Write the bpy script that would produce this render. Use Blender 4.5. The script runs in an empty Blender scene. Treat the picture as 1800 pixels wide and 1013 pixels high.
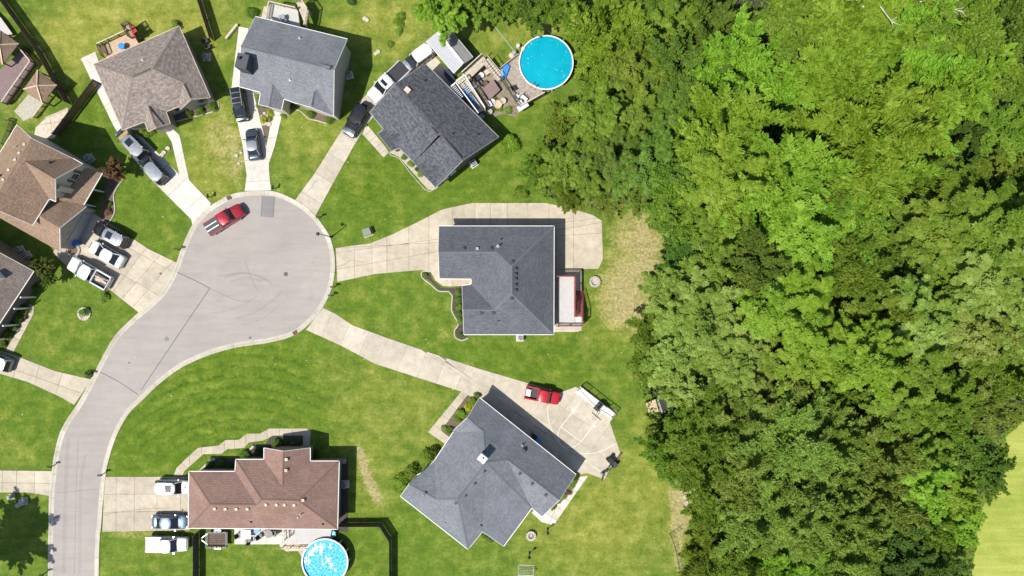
import bpy, bmesh, math, random
import numpy as np
from mathutils import Vector, Matrix
random.seed(7)
R = math.radians
# ---------------------------------------------------------------- camera, sky, sun, exposure
SC = bpy.context.scene
COL = SC.collection
S = 0.077            # metres on the ground per photo pixel
HC = 92.4            # flying height of the drone
cam_d = bpy.data.cameras.new('camera'); cam = bpy.data.objects.new('camera', cam_d); COL.objects.link(cam)
cam.location = (0, 0, HC); cam.rotation_euler = (0, 0, 0)
cam_d.sensor_width = 36; cam_d.lens = 24.0; cam_d.clip_start = 1; cam_d.clip_end = 4000
SC.camera = cam
SUN_EL = 58.0
SUN_V = Vector((-.79, -.61, 0)).normalized()
w = bpy.data.worlds.new('World'); SC.world = w; w.use_nodes = True
nt = w.node_tree; bg = nt.nodes['Background']
sky = nt.nodes.new('ShaderNodeTexSky'); sky.sky_type = 'NISHITA'; sky.sun_disc = False
sky.sun_elevation = R(SUN_EL); sky.sun_rotation = math.atan2(SUN_V.x, SUN_V.y) % (2*math.pi)
nt.links.new(sky.outputs[0], bg.inputs[0]); bg.inputs[1].default_value = 0.11
sd = bpy.data.lights.new('sun', 'SUN'); sd.energy = 4.9; sd.angle = R(0.53); sd.color = (1, .96, .89)
sun = bpy.data.objects.new('sun', sd); COL.objects.link(sun)
dv = Vector((-SUN_V.x*math.cos(R(SUN_EL)), -SUN_V.y*math.cos(R(SUN_EL)), -math.sin(R(SUN_EL))))
sun.rotation_euler = dv.to_track_quat('-Z', 'Y').to_euler(); sun.location = (0, 0, 60)
SC.view_settings.view_transform = 'Standard'; SC.view_settings.look = 'None'
SC.view_settings.gamma = 1; SC.view_settings.use_curve_mapping = False
SC.view_settings.exposure = 0.38
SC.render.resolution_x = 1024; SC.render.resolution_y = 576

# ---------------------------------------------------------------- helpers
def P(px, py, z=0.0):
    """the point at height z that stands over a spot of the site plan (photo pixels)"""
    f = (HC - z)/HC
    return Vector(((px-900)*S*f, (506.5-py)*S*f, z))
ORG = {}
def link(o): COL.objects.link(o); return o
def tag(o, label=None, cat=None, group=None, kind=None):
    if label: o['label'] = label
    if cat: o['category'] = cat
    if group: o['group'] = group
    if kind: o['kind'] = kind
    return o
def thing(name, label, cat, loc=(0, 0, 0), group=None, kind=None):
    o = link(bpy.data.objects.new(name, None)); o.location = loc; o.empty_display_size = .3
    tag(o, label, cat, group, kind); ORG[o] = Vector(loc)
    return o
def org(o):
    return ORG.get(o, Vector((0, 0, 0)))
class MB:
    def __init__(s): s.v = []; s.f = []; s.uv = []
    def add(s, vs, fs, uvs=None):
        n = len(s.v); s.v += [Vector(v) for v in vs]; s.f += [tuple(i+n for i in f) for f in fs]
        s.uv += uvs if uvs else [None]*len(fs)
        return s
    def box(s, c, d, rz=0.0, tilt=None):
        c = Vector(c); m = Matrix.Rotation(rz, 3, 'Z')
        if tilt: m = m @ Matrix.Rotation(tilt[1], 3, tilt[0])
        vs = [c + m @ Vector((x*d[0]/2, y*d[1]/2, z*d[2]/2)) for z in (-1, 1) for x, y in ((-1,-1),(1,-1),(1,1),(-1,1))]
        return s.add(vs, [(3,2,1,0),(4,5,6,7),(0,1,5,4),(1,2,6,5),(2,3,7,6),(3,0,4,7)])
    def bar(s, p, q, w, h):
        p, q = Vector(p), Vector(q); d = (q-p)
        if d.length < 1e-6: return s
        d.normalize(); up = Vector((0,0,1)) if abs(d.z) < .95 else Vector((1,0,0))
        a = d.cross(up).normalized()*w/2; b = a.cross(d).normalized()*h/2
        vs = [p-a-b, p+a-b, p+a+b, p-a+b, q-a-b, q+a-b, q+a+b, q-a+b]
        return s.add(vs, [(0,1,2,3),(7,6,5,4),(4,5,1,0),(5,6,2,1),(6,7,3,2),(7,4,0,3)])
    def tube(s, p, q, r0, r1=None, n=8, cap=True):
        p, q = Vector(p), Vector(q); r1 = r0 if r1 is None else r1; d = (q-p).normalized()
        a = d.orthogonal().normalized(); b = d.cross(a)
        vs = []
        for c, r in ((p, r0), (q, r1)):
            for i in range(n):
                t = 2*math.pi*i/n; vs.append(c + (a*math.cos(t)+b*math.sin(t))*r)
        fs = [(i, (i+1) % n, n+(i+1) % n, n+i) for i in range(n)]
        if cap: fs += [tuple(range(n-1, -1, -1)), tuple(range(n, 2*n))]
        return s.add(vs, fs)
    def lathe(s, c, prof, n=24, close=False):
        c = Vector(c); k = len(prof); vs = []
        for r, z in prof:
            for i in range(n):
                t = 2*math.pi*i/n; vs.append(c+Vector((r*math.cos(t), r*math.sin(t), z)))
        fs = [(j*n+i, j*n+(i+1) % n, (j+1)*n+(i+1) % n, (j+1)*n+i) for j in range(k-1) for i in range(n)]
        if close: fs += [tuple((k-1)*n+i for i in range(n))]
        return s.add(vs, fs)
    def prism(s, poly, z0, z1):
        n = len(poly); a = sum(poly[i][0]*poly[(i+1) % n][1]-poly[(i+1) % n][0]*poly[i][1] for i in range(n))
        if a < 0: poly = poly[::-1]
        vs = [(p[0], p[1], z0) for p in poly]+[(p[0], p[1], z1) for p in poly]
        return s.add(vs, [tuple(range(n-1, -1, -1)), tuple(range(n, 2*n))]+[(i, (i+1) % n, n+(i+1) % n, n+i) for i in range(n)])
    def build(s, name, m, parent=None, smooth=False, kind=None, label=None):
        o0 = org(parent) if parent else Vector((0, 0, 0))
        me = bpy.data.meshes.new(name); me.from_pydata([v-o0 for v in s.v], [], s.f)
        if any(u is not None for u in s.uv):
            ul = me.uv_layers.new(name='UVMap'); i = 0
            for f, u in zip(s.f, s.uv):
                for k in range(len(f)):
                    ul.data[i].uv = u[k] if u else (0, 0); i += 1
        me.materials.append(m)
        if smooth: me.polygons.foreach_set('use_smooth', [True]*len(me.polygons))
        me.update()
        o = link(bpy.data.objects.new(name, me))
        if parent: o.parent = parent; ORG[o] = o0
        if kind: o['kind'] = kind
        if label: o['label'] = label
        return o
def dup(root, loc=None, rz=None, label=None, parent=None):
    c = root.copy(); link(c)
    if parent: c.parent = parent
    if loc is not None: c.location = loc
    if rz is not None: c.rotation_euler = (0, 0, rz)
    if label: c['label'] = label
    for ch in list(root.children): dup(ch, parent=c)
    return c
def poly_area(p): return sum(p[i][0]*p[(i+1) % len(p)][1]-p[(i+1) % len(p)][0]*p[i][1] for i in range(len(p)))/2
def offset(poly, d):
    """offset a closed 2D polygon inwards by d (negative: outwards)"""
    n = len(poly); sgn = 1 if poly_area(poly) > 0 else -1; out = []
    for i in range(n):
        a, b, c = (Vector(poly[(i+k-1) % n][:2]) for k in range(3))
        d1 = (b-a); d2 = (c-b)
        d1 = d1.normalized() if d1.length > 1e-6 else d2.normalized()
        d2 = d2.normalized() if d2.length > 1e-6 else d1
        n1 = Vector((-d1.y, d1.x))*sgn; n2 = Vector((-d2.y, d2.x))*sgn
        m = n1+n2
        if m.length < .2: m = n1.copy()
        m.normalize(); k = max(.35, m.dot(n1))
        out.append(b+m*d/k)
    return out
def smooth_line(pts, step, closed=False):
    """Catmull-Rom through 2D points, resampled about every `step` units"""
    out = []; n = len(pts)
    rng = range(n if closed else n-1)
    for i in rng:
        g = (lambda k: Vector(pts[k % n])) if closed else (lambda k: Vector(pts[max(0, min(n-1, k))]))
        p0, p1, p2, p3 = g(i-1), g(i), g(i+1), g(i+2)
        m = max(1, int(round((p2-p1).length/step)))
        for j in range(m):
            t = j/m
            out.append(.5*((2*p1)+(p2-p0)*t+(2*p0-5*p1+4*p2-p3)*t*t+(3*p1-p0-3*p2+p3)*t**3))
    if not closed: out.append(Vector(pts[-1]))
    return out
def XY(pts, z=0): return [P(x, y, z).to_2d() for x, y in pts]
def in_poly(x, y, poly):
    c = False; n = len(poly); j = n-1
    for i in range(n):
        xi, yi = poly[i][0], poly[i][1]; xj, yj = poly[j][0], poly[j][1]
        if (yi > y) != (yj > y) and x < (xj-xi)*(y-yi)/(yj-yi)+xi: c = not c
        j = i
    return c

# ---------------------------------------------------------------- materials
def nodes(name):
    m = bpy.data.materials.new(name); m.use_nodes = True; t = m.node_tree
    return m, t, t.nodes['Principled BSDF'], t.links
def nn(t, k, **kw):
    n = t.nodes.new(k)
    for a, b in kw.items(): setattr(n, a, b)
    return n
def ramp(t, l, src, stops):
    r = nn(t, 'ShaderNodeValToRGB'); e = r.color_ramp.elements
    while len(e) < len(stops): e.new(.5)
    for i, (p, c) in enumerate(stops): e[i].position = p; e[i].color = (*c, 1)
    l.new(src, r.inputs[0]); return r.outputs[0]
def noise(t, l, vec, scale, det=4, rough=.6, dim='3D'):
    n = nn(t, 'ShaderNodeTexNoise'); n.inputs['Scale'].default_value = scale; n.inputs['Detail'].default_value = det
    n.inputs['Roughness'].default_value = rough
    if vec is not None: l.new(vec, n.inputs['Vector'])
    return n.outputs['Fac']
def mix(t, l, fac, a, b, mode='MIX'):
    n = nn(t, 'ShaderNodeMix', data_type='RGBA', blend_type=mode)
    for s, v in ((0, fac), (6, a), (7, b)):
        if isinstance(v, (int, float)): n.inputs[s].default_value = v
        elif isinstance(v, tuple): n.inputs[s].default_value = (*v, 1)
        else: l.new(v, n.inputs[s])
    return n.outputs[2]
def math_n(t, l, op, a, b=0.0, clamp=False):
    n = nn(t, 'ShaderNodeMath', operation=op); n.use_clamp = clamp
    for i, v in enumerate((a, b)):
        if isinstance(v, (int, float)): n.inputs[i].default_value = v
        else: l.new(v, n.inputs[i])
    return n.outputs[0]
def bump(t, l, h, bs, strength=.3, dist=.05):
    b = nn(t, 'ShaderNodeBump'); b.inputs['Strength'].default_value = strength; b.inputs['Distance'].default_value = dist
    l.new(h, b.inputs['Height']); l.new(b.outputs[0], bs.inputs['Normal'])
def geo_pos(t): return nn(t, 'ShaderNodeNewGeometry').outputs['Position']
def obj_pos(t): return nn(t, 'ShaderNodeTexCoord').outputs['Object']
def plain(name, c, rough=.6, var=.18, scale=3.0, metal=0.0, spec=.5, bumpy=0.0, world=False):
    m, t, b, l = nodes(name); v = geo_pos(t) if world else obj_pos(t)
    if var > 0:
        f = noise(t, l, v, scale, 5)
        lo = tuple(x*(1-var) for x in c); hi = tuple(min(1, x*(1+var)) for x in c)
        l.new(ramp(t, l, f, [(.3, lo), (.7, hi)]), b.inputs['Base Color'])
        if bumpy: bump(t, l, noise(t, l, v, scale*6, 3), b, bumpy)
    else: b.inputs['Base Color'].default_value = (*c, 1)
    b.inputs['Roughness'].default_value = rough; b.inputs['Metallic'].default_value = metal
    b.inputs['Specular IOR Level'].default_value = spec
    return m
def paint(name, c, rough=.25, coat=.6, metal=0.0):
    m, t, b, l = nodes(name); b.inputs['Base Color'].default_value = (*c, 1)
    b.inputs['Metallic'].default_value = metal
    f = noise(t, l, obj_pos(t), 2.5, 5); l.new(ramp(t, l, f, [(.3, (rough*.8,)*3), (.75, (rough*1.5,)*3)]), b.inputs['Roughness'])
    b.inputs['Coat Weight'].default_value = coat; b.inputs['Coat Roughness'].default_value = .08
    return m
def shingle(name, dark, mid, light, mot=.36):
    m, t, b, l = nodes(name); uv = nn(t, 'ShaderNodeTexCoord').outputs['UV']; g = geo_pos(t)
    br = nn(t, 'ShaderNodeTexBrick'); l.new(uv, br.inputs['Vector'])
    br.inputs['Scale'].default_value = 1; br.inputs['Brick Width'].default_value = .42; br.inputs['Row Height'].default_value = .21
    br.inputs['Mortar Size'].default_value = .018; br.inputs['Mortar Smooth'].default_value = .4; br.inputs['Bias'].default_value = -.1
    br.inputs['Color1'].default_value = (*dark, 1); br.inputs['Color2'].default_value = (*light, 1)
    br.inputs['Mortar'].default_value = (*(x*.55 for x in dark), 1)
    wv = nn(t, 'ShaderNodeMapping'); wv.inputs['Scale'].default_value = (2.4, 4.6, 1) if mot < .5 else (1.5, 2.6, 1); l.new(uv, wv.inputs['Vector'])
    f = noise(t, l, wv.outputs[0], 1.3, 3, .65)
    c = mix(t, l, mot+.12, mix(t, l, .35, br.outputs['Color'], mid), ramp(t, l, f, [(.36, tuple(x*.78 for x in dark)), (.5, mid), (.64, tuple(x*1.15 for x in light))]))
    big = noise(t, l, g, .35, 4, .6)
    c = mix(t, l, .8, c, ramp(t, l, big, [(.3, (.82, .82, .82)), (.7, (1.12, 1.12, 1.12))]), 'MULTIPLY')
    mp = nn(t, 'ShaderNodeMapping'); mp.inputs['Scale'].default_value = (1.1, .12, 1); l.new(uv, mp.inputs['Vector'])
    st = noise(t, l, mp.outputs[0], 1.4, 4, .7)
    c = mix(t, l, .5, c, ramp(t, l, st, [(.35, (.88, .88, .88)), (.7, (1.08, 1.08, 1.08))]), 'MULTIPLY')
    l.new(c, b.inputs['Base Color']); b.inputs['Roughness'].default_value = .9; b.inputs['Specular IOR Level'].default_value = .25
    h = math_n(t, l, 'ADD', br.outputs['Fac'], math_n(t, l, 'MULTIPLY', f, -1.2))
    bump(t, l, math_n(t, l, 'MULTIPLY', h, -1), b, .55, .04)
    return m
def siding(name, c, pitch=.14):
    m, t, b, l = nodes(name); g = geo_pos(t); sx = nn(t, 'ShaderNodeSeparateXYZ'); l.new(g, sx.inputs[0])
    z = math_n(t, l, 'FRACT', math_n(t, l, 'DIVIDE', sx.outputs[2], pitch))
    col = mix(t, l, .5, ramp(t, l, noise(t, l, g, .9, 5), [(.3, tuple(x*.86 for x in c)), (.7, c)]),
              ramp(t, l, z, [(0, tuple(x*.8 for x in c)), (.12, c), (1, c)]))
    l.new(col, b.inputs['Base Color']); b.inputs['Roughness'].default_value = .65
    bump(t, l, z, b, .5, .02); return m
def brickwall(name, a, c, mortar, w=.22, h=.075):
    m, t, b, l = nodes(name); g = geo_pos(t); sx = nn(t, 'ShaderNodeSeparateXYZ'); l.new(g, sx.inputs[0])
    cb = nn(t, 'ShaderNodeCombineXYZ'); l.new(math_n(t, l, 'ADD', sx.outputs[0], sx.outputs[1]), cb.inputs[0]); l.new(sx.outputs[2], cb.inputs[1])
    br = nn(t, 'ShaderNodeTexBrick'); l.new(cb.outputs[0], br.inputs['Vector']); br.inputs['Scale'].default_value = 1
    br.inputs['Brick Width'].default_value = w; br.inputs['Row Height'].default_value = h; br.inputs['Mortar Size'].default_value = .012
    br.inputs['Color1'].default_value = (*a, 1); br.inputs['Color2'].default_value = (*c, 1); br.inputs['Mortar'].default_value = (*mortar, 1)
    l.new(mix(t, l, .5, br.outputs['Color'], ramp(t, l, noise(t, l, g, 2, 4), [(.3, (.8,)*3), (.7, (1.15,)*3)]), 'MULTIPLY'), b.inputs['Base Color'])
    b.inputs['Roughness'].default_value = .85; bump(t, l, br.outputs['Fac'], b, -.4, .02); return m
def concrete(name, c, stain=.25):
    m, t, b, l = nodes(name); g = geo_pos(t); o = nn(t, 'ShaderNodeObjectInfo')
    big = noise(t, l, g, .22, 6, .65); fine = noise(t, l, g, 9, 3, .7); med = noise(t, l, g, 1.1, 5, .7)
    col = ramp(t, l, big, [(.32, tuple(x*(1-stain) for x in c)), (.62, c)])
    col = mix(t, l, 1.0, col, ramp(t, l, med, [(.34, (.86, .83, .78)), (.56, (1, 1, 1)), (.75, (1.05, 1.05, 1.05))]), 'MULTIPLY')
    col = mix(t, l, 1.0, col, ramp(t, l, fine, [(.25, (.88,)*3), (.75, (1.1,)*3)]), 'MULTIPLY')
    col = mix(t, l, 1.0, col, ramp(t, l, o.outputs['Random'], [(0, (.9, .89, .87)), (1, (1.06, 1.06, 1.05))]), 'MULTIPLY')
    l.new(col, b.inputs['Base Color']); b.inputs['Roughness'].default_value = .85; b.inputs['Specular IOR Level'].default_value = .3
    bump(t, l, fine, b, .15, .02); return m
def asphalt(name, c):
    m, t, b, l = nodes(name); g = geo_pos(t)
    big = noise(t, l, g, .09, 6, .6); fine = noise(t, l, g, 14, 3, .8); med = noise(t, l, g, .8, 6, .7)
    mp = nn(t, 'ShaderNodeMapping'); mp.inputs['Rotation'].default_value = (0, 0, .35); mp.inputs['Scale'].default_value = (.22, 1.6, 1); l.new(g, mp.inputs['Vector'])
    st = noise(t, l, mp.outputs[0], .8, 5, .65)
    col = ramp(t, l, big, [(.3, tuple(x*.88 for x in c)), (.7, tuple(x*1.06 for x in c))])
    col = mix(t, l, 1.0, col, ramp(t, l, st, [(.3, (.9, .9, .9)), (.6, (1.02, 1.02, 1.02))]), 'MULTIPLY')
    col = mix(t, l, 1.0, col, ramp(t, l, med, [(.27, (.74, .73, .73)), (.36, (.97, .97, .97)), (.7, (1.03, 1.03, 1.03))]), 'MULTIPLY')
    col = mix(t, l, 1.0, col, ramp(t, l, fine, [(.25, (.84,)*3), (.75, (1.12,)*3)]), 'MULTIPLY')
    l.new(col, b.inputs['Base Color']); b.inputs['Roughness'].default_value = .9; b.inputs['Specular IOR Level'].default_value = .25
    bump(t, l, fine, b, .2, .02); return m
def leafmat(name, dark, mid, light, trans=.32):
    m = bpy.data.materials.new(name); m.use_nodes = True; t = m.node_tree; l = t.links
    for n in list(t.nodes): t.nodes.remove(n)
    out = nn(t, 'ShaderNodeOutputMaterial'); at = nn(t, 'ShaderNodeAttribute'); at.attribute_name = 'tint'
    sp = nn(t, 'ShaderNodeSeparateColor'); l.new(at.outputs['Color'], sp.inputs[0])
    c = ramp(t, l, sp.outputs[0], [(0, dark), (.5, mid), (1, light)])
    oi = nn(t, 'ShaderNodeObjectInfo')
    hs = nn(t, 'ShaderNodeHueSaturation'); l.new(c, hs.inputs['Color'])
    l.new(math_n(t, l, 'ADD', math_n(t, l, 'MULTIPLY', oi.outputs['Random'], .03), .495), hs.inputs['Hue'])
    l.new(math_n(t, l, 'ADD', math_n(t, l, 'MULTIPLY', oi.outputs['Random'], .3), .85), hs.inputs['Value'])
    d = nn(t, 'ShaderNodeBsdfPrincipled'); d.inputs['Roughness'].default_value = .55; d.inputs['Specular IOR Level'].default_value = .2
    l.new(hs.outputs[0], d.inputs['Base Color'])
    tr = nn(t, 'ShaderNodeBsdfTranslucent')
    l.new(mix(t, l, 1.0, hs.outputs[0], (1.25, 1.3, .55), 'MULTIPLY'), tr.inputs['Color'])
    mx = nn(t, 'ShaderNodeMixShader'); mx.inputs[0].default_value = trans
    l.new(d.outputs[0], mx.inputs[1]); l.new(tr.outputs[0], mx.inputs[2]); l.new(mx.outputs[0], out.inputs[0])
    return m
M = {}
M['roof_taupe'] = shingle('taupe_shingles', (.16, .13, .112), (.235, .195, .17), (.32, .268, .232), .5)
M['roof_slate'] = shingle('slate_grey_shingles', (.14, .145, .158), (.185, .191, .207), (.235, .241, .258), .26)
M['roof_char'] = shingle('charcoal_shingles', (.052, .055, .062), (.088, .092, .102), (.13, .135, .148), .55)
M['roof_grey'] = shingle('grey_shingles', (.08, .085, .097), (.11, .117, .133), (.145, .153, .172), .22)
M['roof_blue'] = shingle('blue_grey_shingles', (.12, .128, .144), (.164, .173, .193), (.215, .225, .248), .24)
M['roof_brown'] = shingle('red_brown_shingles', (.2, .121, .094), (.252, .158, .126), (.3, .198, .162), .16)
M['roof_tan'] = shingle('tan_shingles', (.185, .122, .082), (.26, .177, .122), (.34, .24, .17))
M['roof_mauve'] = shingle('dull_brown_shingles', (.12, .092, .08), (.17, .135, .118), (.225, .185, .165))
M['white'] = plain('white_trim', (.66, .65, .62), .5, .06)
M['cream'] = siding('cream_siding', (.62, .57, .48))
M['beige'] = siding('beige_siding', (.5, .44, .37))
M['taupe_wall'] = siding('taupe_siding', (.33, .29, .255))
M['brick'] = brickwall('red_brick', (.2, .085, .06), (.3, .14, .1), (.38, .34, .3))
M['brick_dark'] = brickwall('dark_brick', (.1, .055, .045), (.17, .095, .075), (.22, .2, .18))
M['stone'] = brickwall('tan_stone', (.3, .25, .2), (.4, .34, .27), (.3, .27, .23), .4, .2)
M['concrete'] = concrete('concrete', (.5, .45, .365), .22)
M['concrete_new'] = concrete('pale_concrete', (.58, .56, .5), .1)
M['concrete_old'] = concrete('aged_concrete', (.49, .432, .34), .24)
M['kerb'] = concrete('kerb_concrete', (.5, .465, .39), .2)
M['joint'] = plain('joint_dirt', (.16, .135, .1), .9, .3)
M['asphalt'] = asphalt('aged_asphalt', (.328, .295, .268))
M['asphalt_patch'] = asphalt('patched_asphalt', (.22, .205, .2))
M['scuff'] = asphalt('scuffed_asphalt', (.3, .268, .244))
M['tar'] = plain('tar_seal', (.085, .078, .072), .6, .3)
M['mulch'] = plain('dark_mulch', (.062, .05, .042), .95, .5, 5, bumpy=.8)
M['mulch_brown'] = plain('brown_mulch', (.13, .095, .065), .95, .45, 5, bumpy=.8)
M['gravel'] = plain('pale_gravel', (.4, .37, .29), .95, .4, 6, bumpy=.8)
M['wood_pale'] = plain('weathered_pale_wood', (.47, .4, .31), .75, .22, 2.4)
M['wood_tan'] = plain('tan_deck_wood', (.5, .36, .235), .7, .16, 2)
M['wood_grey'] = plain('grey_deck_wood', (.34, .29, .235), .8, .28, 2)
M['wood_brown'] = plain('brown_stained_wood', (.1, .062, .04), .75, .3, 2)
M['wood_dark'] = plain('dark_fence_wood', (.075, .06, .048), .85, .35, 2)
M['wood_mauve'] = plain('mauve_composite_decking', (.215, .15, .145), .7, .12, 2)
M['wood_red'] = plain('red_brown_stain', (.24, .055, .05), .65, .2, 2)
M['deck_white'] = plain('pale_grey_decking', (.5, .48, .46), .7, .08, 2)
M['metal_white'] = plain('white_metal_sheet', (.3, .31, .325), .6, .08, 2)
M['metal_grey'] = plain('grey_metal_sheet', (.3, .29, .285), .5, .1, 2)
M['steel'] = plain('galvanised_steel', (.4, .41, .42), .4, .15, 4, metal=.6)
M['black'] = plain('black_painted_metal', (.016, .016, .017), .45, .3)
M['rubber'] = plain('tyre_rubber', (.018, .018, .018), .85, .3)
M['plastic_black'] = plain('black_plastic', (.024, .024, .026), .5, .3)
M['glass'] = plain('tinted_glass', (.012, .015, .02), .06, 0, spec=.9)
M['pane'] = plain('window_glass', (.03, .035, .045), .08, 0, spec=.8)
M['chrome'] = plain('bright_metal', (.6, .61, .63), .25, .05, metal=.8)
M['lamp_clear'] = plain('headlight_lens', (.7, .72, .74), .12, 0)
M['lamp_red'] = plain('tail_light_lens', (.32, .015, .015), .2, 0)
M['blue_plastic'] = plain('blue_plastic', (.025, .14, .42), .45, .12)
M['bright_blue'] = plain('bright_blue_cover', (.02, .21, .62), .5, .12)
M['red_plastic'] = plain('red_plastic', (.5, .045, .035), .5, .15)
M['teal_plastic'] = plain('teal_plastic', (.03, .34, .42), .45, .15)
M['line'] = plain('white_court_paint', (.62, .6, .55), .8, .25, 3)
M['rock'] = plain('pale_stone', (.42, .38, .31), .9, .25, 3, bumpy=.5)
M['rock_ring'] = plain('grey_block', (.36, .33, .29), .9, .25, 3, bumpy=.5)
M['ash'] = plain('ash_and_soot', (.1, .09, .08), .95, .5, 6)
M['bark'] = plain('grey_brown_bark', (.12, .09, .065), .9, .35, 3, bumpy=.6)
M['bark_dead'] = plain('bleached_dead_wood', (.48, .44, .36), .9, .2, 3)
M['rust'] = plain('rusty_iron', (.17, .075, .05), .8, .3, 4)
M['iron'] = plain('cast_iron', (.085, .08, .078), .7, .3, 4)
M['cushion'] = plain('pale_cushion_cloth', (.62, .62, .62), .9, .1)
M['green_box'] = plain('utility_green_paint', (.16, .2, .14), .6, .15)
# ---------------------------------------------------------------- lawn sheet (reaches the horizon)
ROAD_IN = [(93,1500),(93,1013),(94,930),(95,875),(99,835),(104,800),(113,765),(126,740),(142,717),(160,685),(177,652),(207,598),(240,564),
 (268,540),(293,515),(314,476),(325,445),(342,406),(356,386),(373,370),(406,351),(430,345.5),(453,343.5),(486,346),(524,364),(545,381),(560,399),
 (574,423),(581,459),(577.5,498),(563,533),(539,563),(512,583),(474,594),(440,599),(409,604),(370,615),(340,627),(311,642),(275,669),(246,697),
 (221,722),(199,761),(184,806),(178,839),(171,916),(166,1013),(160,1500)]
WOOD = [(1000,-45),(1005,60),(1015,100),(1030,150),(985,190),(950,250),(925,310),(960,352),(1060,372),(1120,362),(1165,385),(1185,440),(1150,500),(1125,560),
 (1115,620),(1125,690),(1140,730),(1140,800),(1175,838),(1225,850),(1225,930),(1240,1013),(1245,1060),(1675,1060),(1685,1013),(1695,950),(1705,895),(1738,850),
 (1755,805),(1752,770),(1790,730),(1870,705),(1870,-45)]
LAWN_SPOTS = [  # photo x, y, radius x, radius y, turn, dryness, lushness, bare
 (260,45,190,70,-10,.85,0,.04),(160,30,90,50,0,.4,0,.0),(120,110,60,70,0,.35,0,0),(330,90,60,60,0,.3,.1,0),(300,60,70,20,-15,.15,0,0),
 (375,275,55,90,5,.9,0,.3),(395,240,30,60,0,.2,0,.25),(420,290,14,40,0,.2,0,.3),(545,255,60,80,0,.6,0,.12),(590,180,70,50,0,.25,0,0),(430,60,40,60,0,-.2,.3,0),
 (680,50,120,60,0,.62,0,.06),(640,30,60,40,0,.2,.1,.08),(700,25,50,25,10,.2,0,.12),(900,60,80,45,10,.55,0,.05),(975,50,40,25,0,.3,0,.3),(930,30,60,20,0,.2,0,.2),
 (645,330,110,80,-20,-.35,.6,0),(720,340,90,50,-20,-.1,.35,0),(840,310,70,60,0,-.2,.5,0),(900,200,50,40,0,.1,.4,0),(850,240,40,40,0,0,.4,0),
 (640,560,60,60,10,.05,.35,0),(690,505,70,30,0,.1,.3,0),(760,570,50,60,0,.18,.2,0),(790,590,14,14,0,.4,0,.35),(735,560,12,40,0,.2,0,.1),(880,630,160,35,8,-.1,.45,0),(1010,620,110,40,5,.15,.35,0),
 (1110,470,50,90,10,.8,0,.56),(1085,530,45,55,0,.4,0,.35),(1145,425,35,60,10,.45,0,.35),(1100,400,35,45,0,.3,0,.3),(1110,430,20,40,10,-.2,.3,-.2),(1100,560,40,30,0,.4,0,.2),
 (360,720,160,110,-25,-.3,.65,0),(260,800,80,60,0,-.1,.4,0),(450,640,110,50,-20,-.2,.5,0),(540,720,80,70,20,-.05,.3,0),(660,690,110,80,20,.38,0,.02),(730,740,60,60,0,.3,0,0),(660,830,45,90,-20,.45,0,.06),
 (650,850,10,32,-25,.3,0,1.0),(634,802,8,26,-20,.3,0,.9),(665,880,16,14,0,.2,0,.3),(570,650,80,30,15,.1,.1,0),
 (1100,900,140,120,0,.48,0,.04),(1010,930,110,90,0,.35,0,0),(1150,790,40,90,0,.35,0,.05),(1110,730,40,40,0,.1,.25,0),(1203,862,18,42,-15,.4,0,1.0),(1213,905,20,30,0,.3,0,.9),(1190,955,11,75,-6,.35,0,.75),(1150,560,30,40,20,.4,0,.4),(1200,820,16,20,0,.3,0,.5),(1175,870,30,25,0,.3,0,.25),(1230,880,18,18,0,.2,0,.5),
 (1060,950,60,50,0,.2,0,.0),(1090,860,25,15,0,.2,0,.15),(780,950,90,50,10,.12,.1,0),(700,950,70,60,0,-.15,.3,0),
 (60,740,110,70,20,-.15,.5,0),(30,790,60,30,0,.4,0,.05),(120,590,80,60,10,.12,.3,0),(60,900,60,60,0,.1,.2,0),(260,970,70,40,0,.15,.25,0),(230,938,45,8,-3,.5,0,.5),(440,975,80,40,0,.15,.25,0),(640,960,40,60,0,.1,.3,0),
 (265,380,60,70,30,-.05,.45,0),(230,310,30,50,-30,.1,.2,0),(160,210,60,60,0,-.25,.5,0),(280,270,25,40,0,-.1,.4,0),(120,380,20,20,0,0,0,0),(250,440,20,15,0,.0,.1,0),
 (50,190,35,30,0,.5,0,.5),(700,300,40,12,-35,.25,0,.0),(610,330,45,9,-40,.3,0,0),(690,380,45,10,-15,.2,0,0),
 (575,560,20,14,20,.2,0,.0),(840,650,90,8,12,.2,0,0),(1000,655,60,10,8,-.1,.3,0)]
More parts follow.
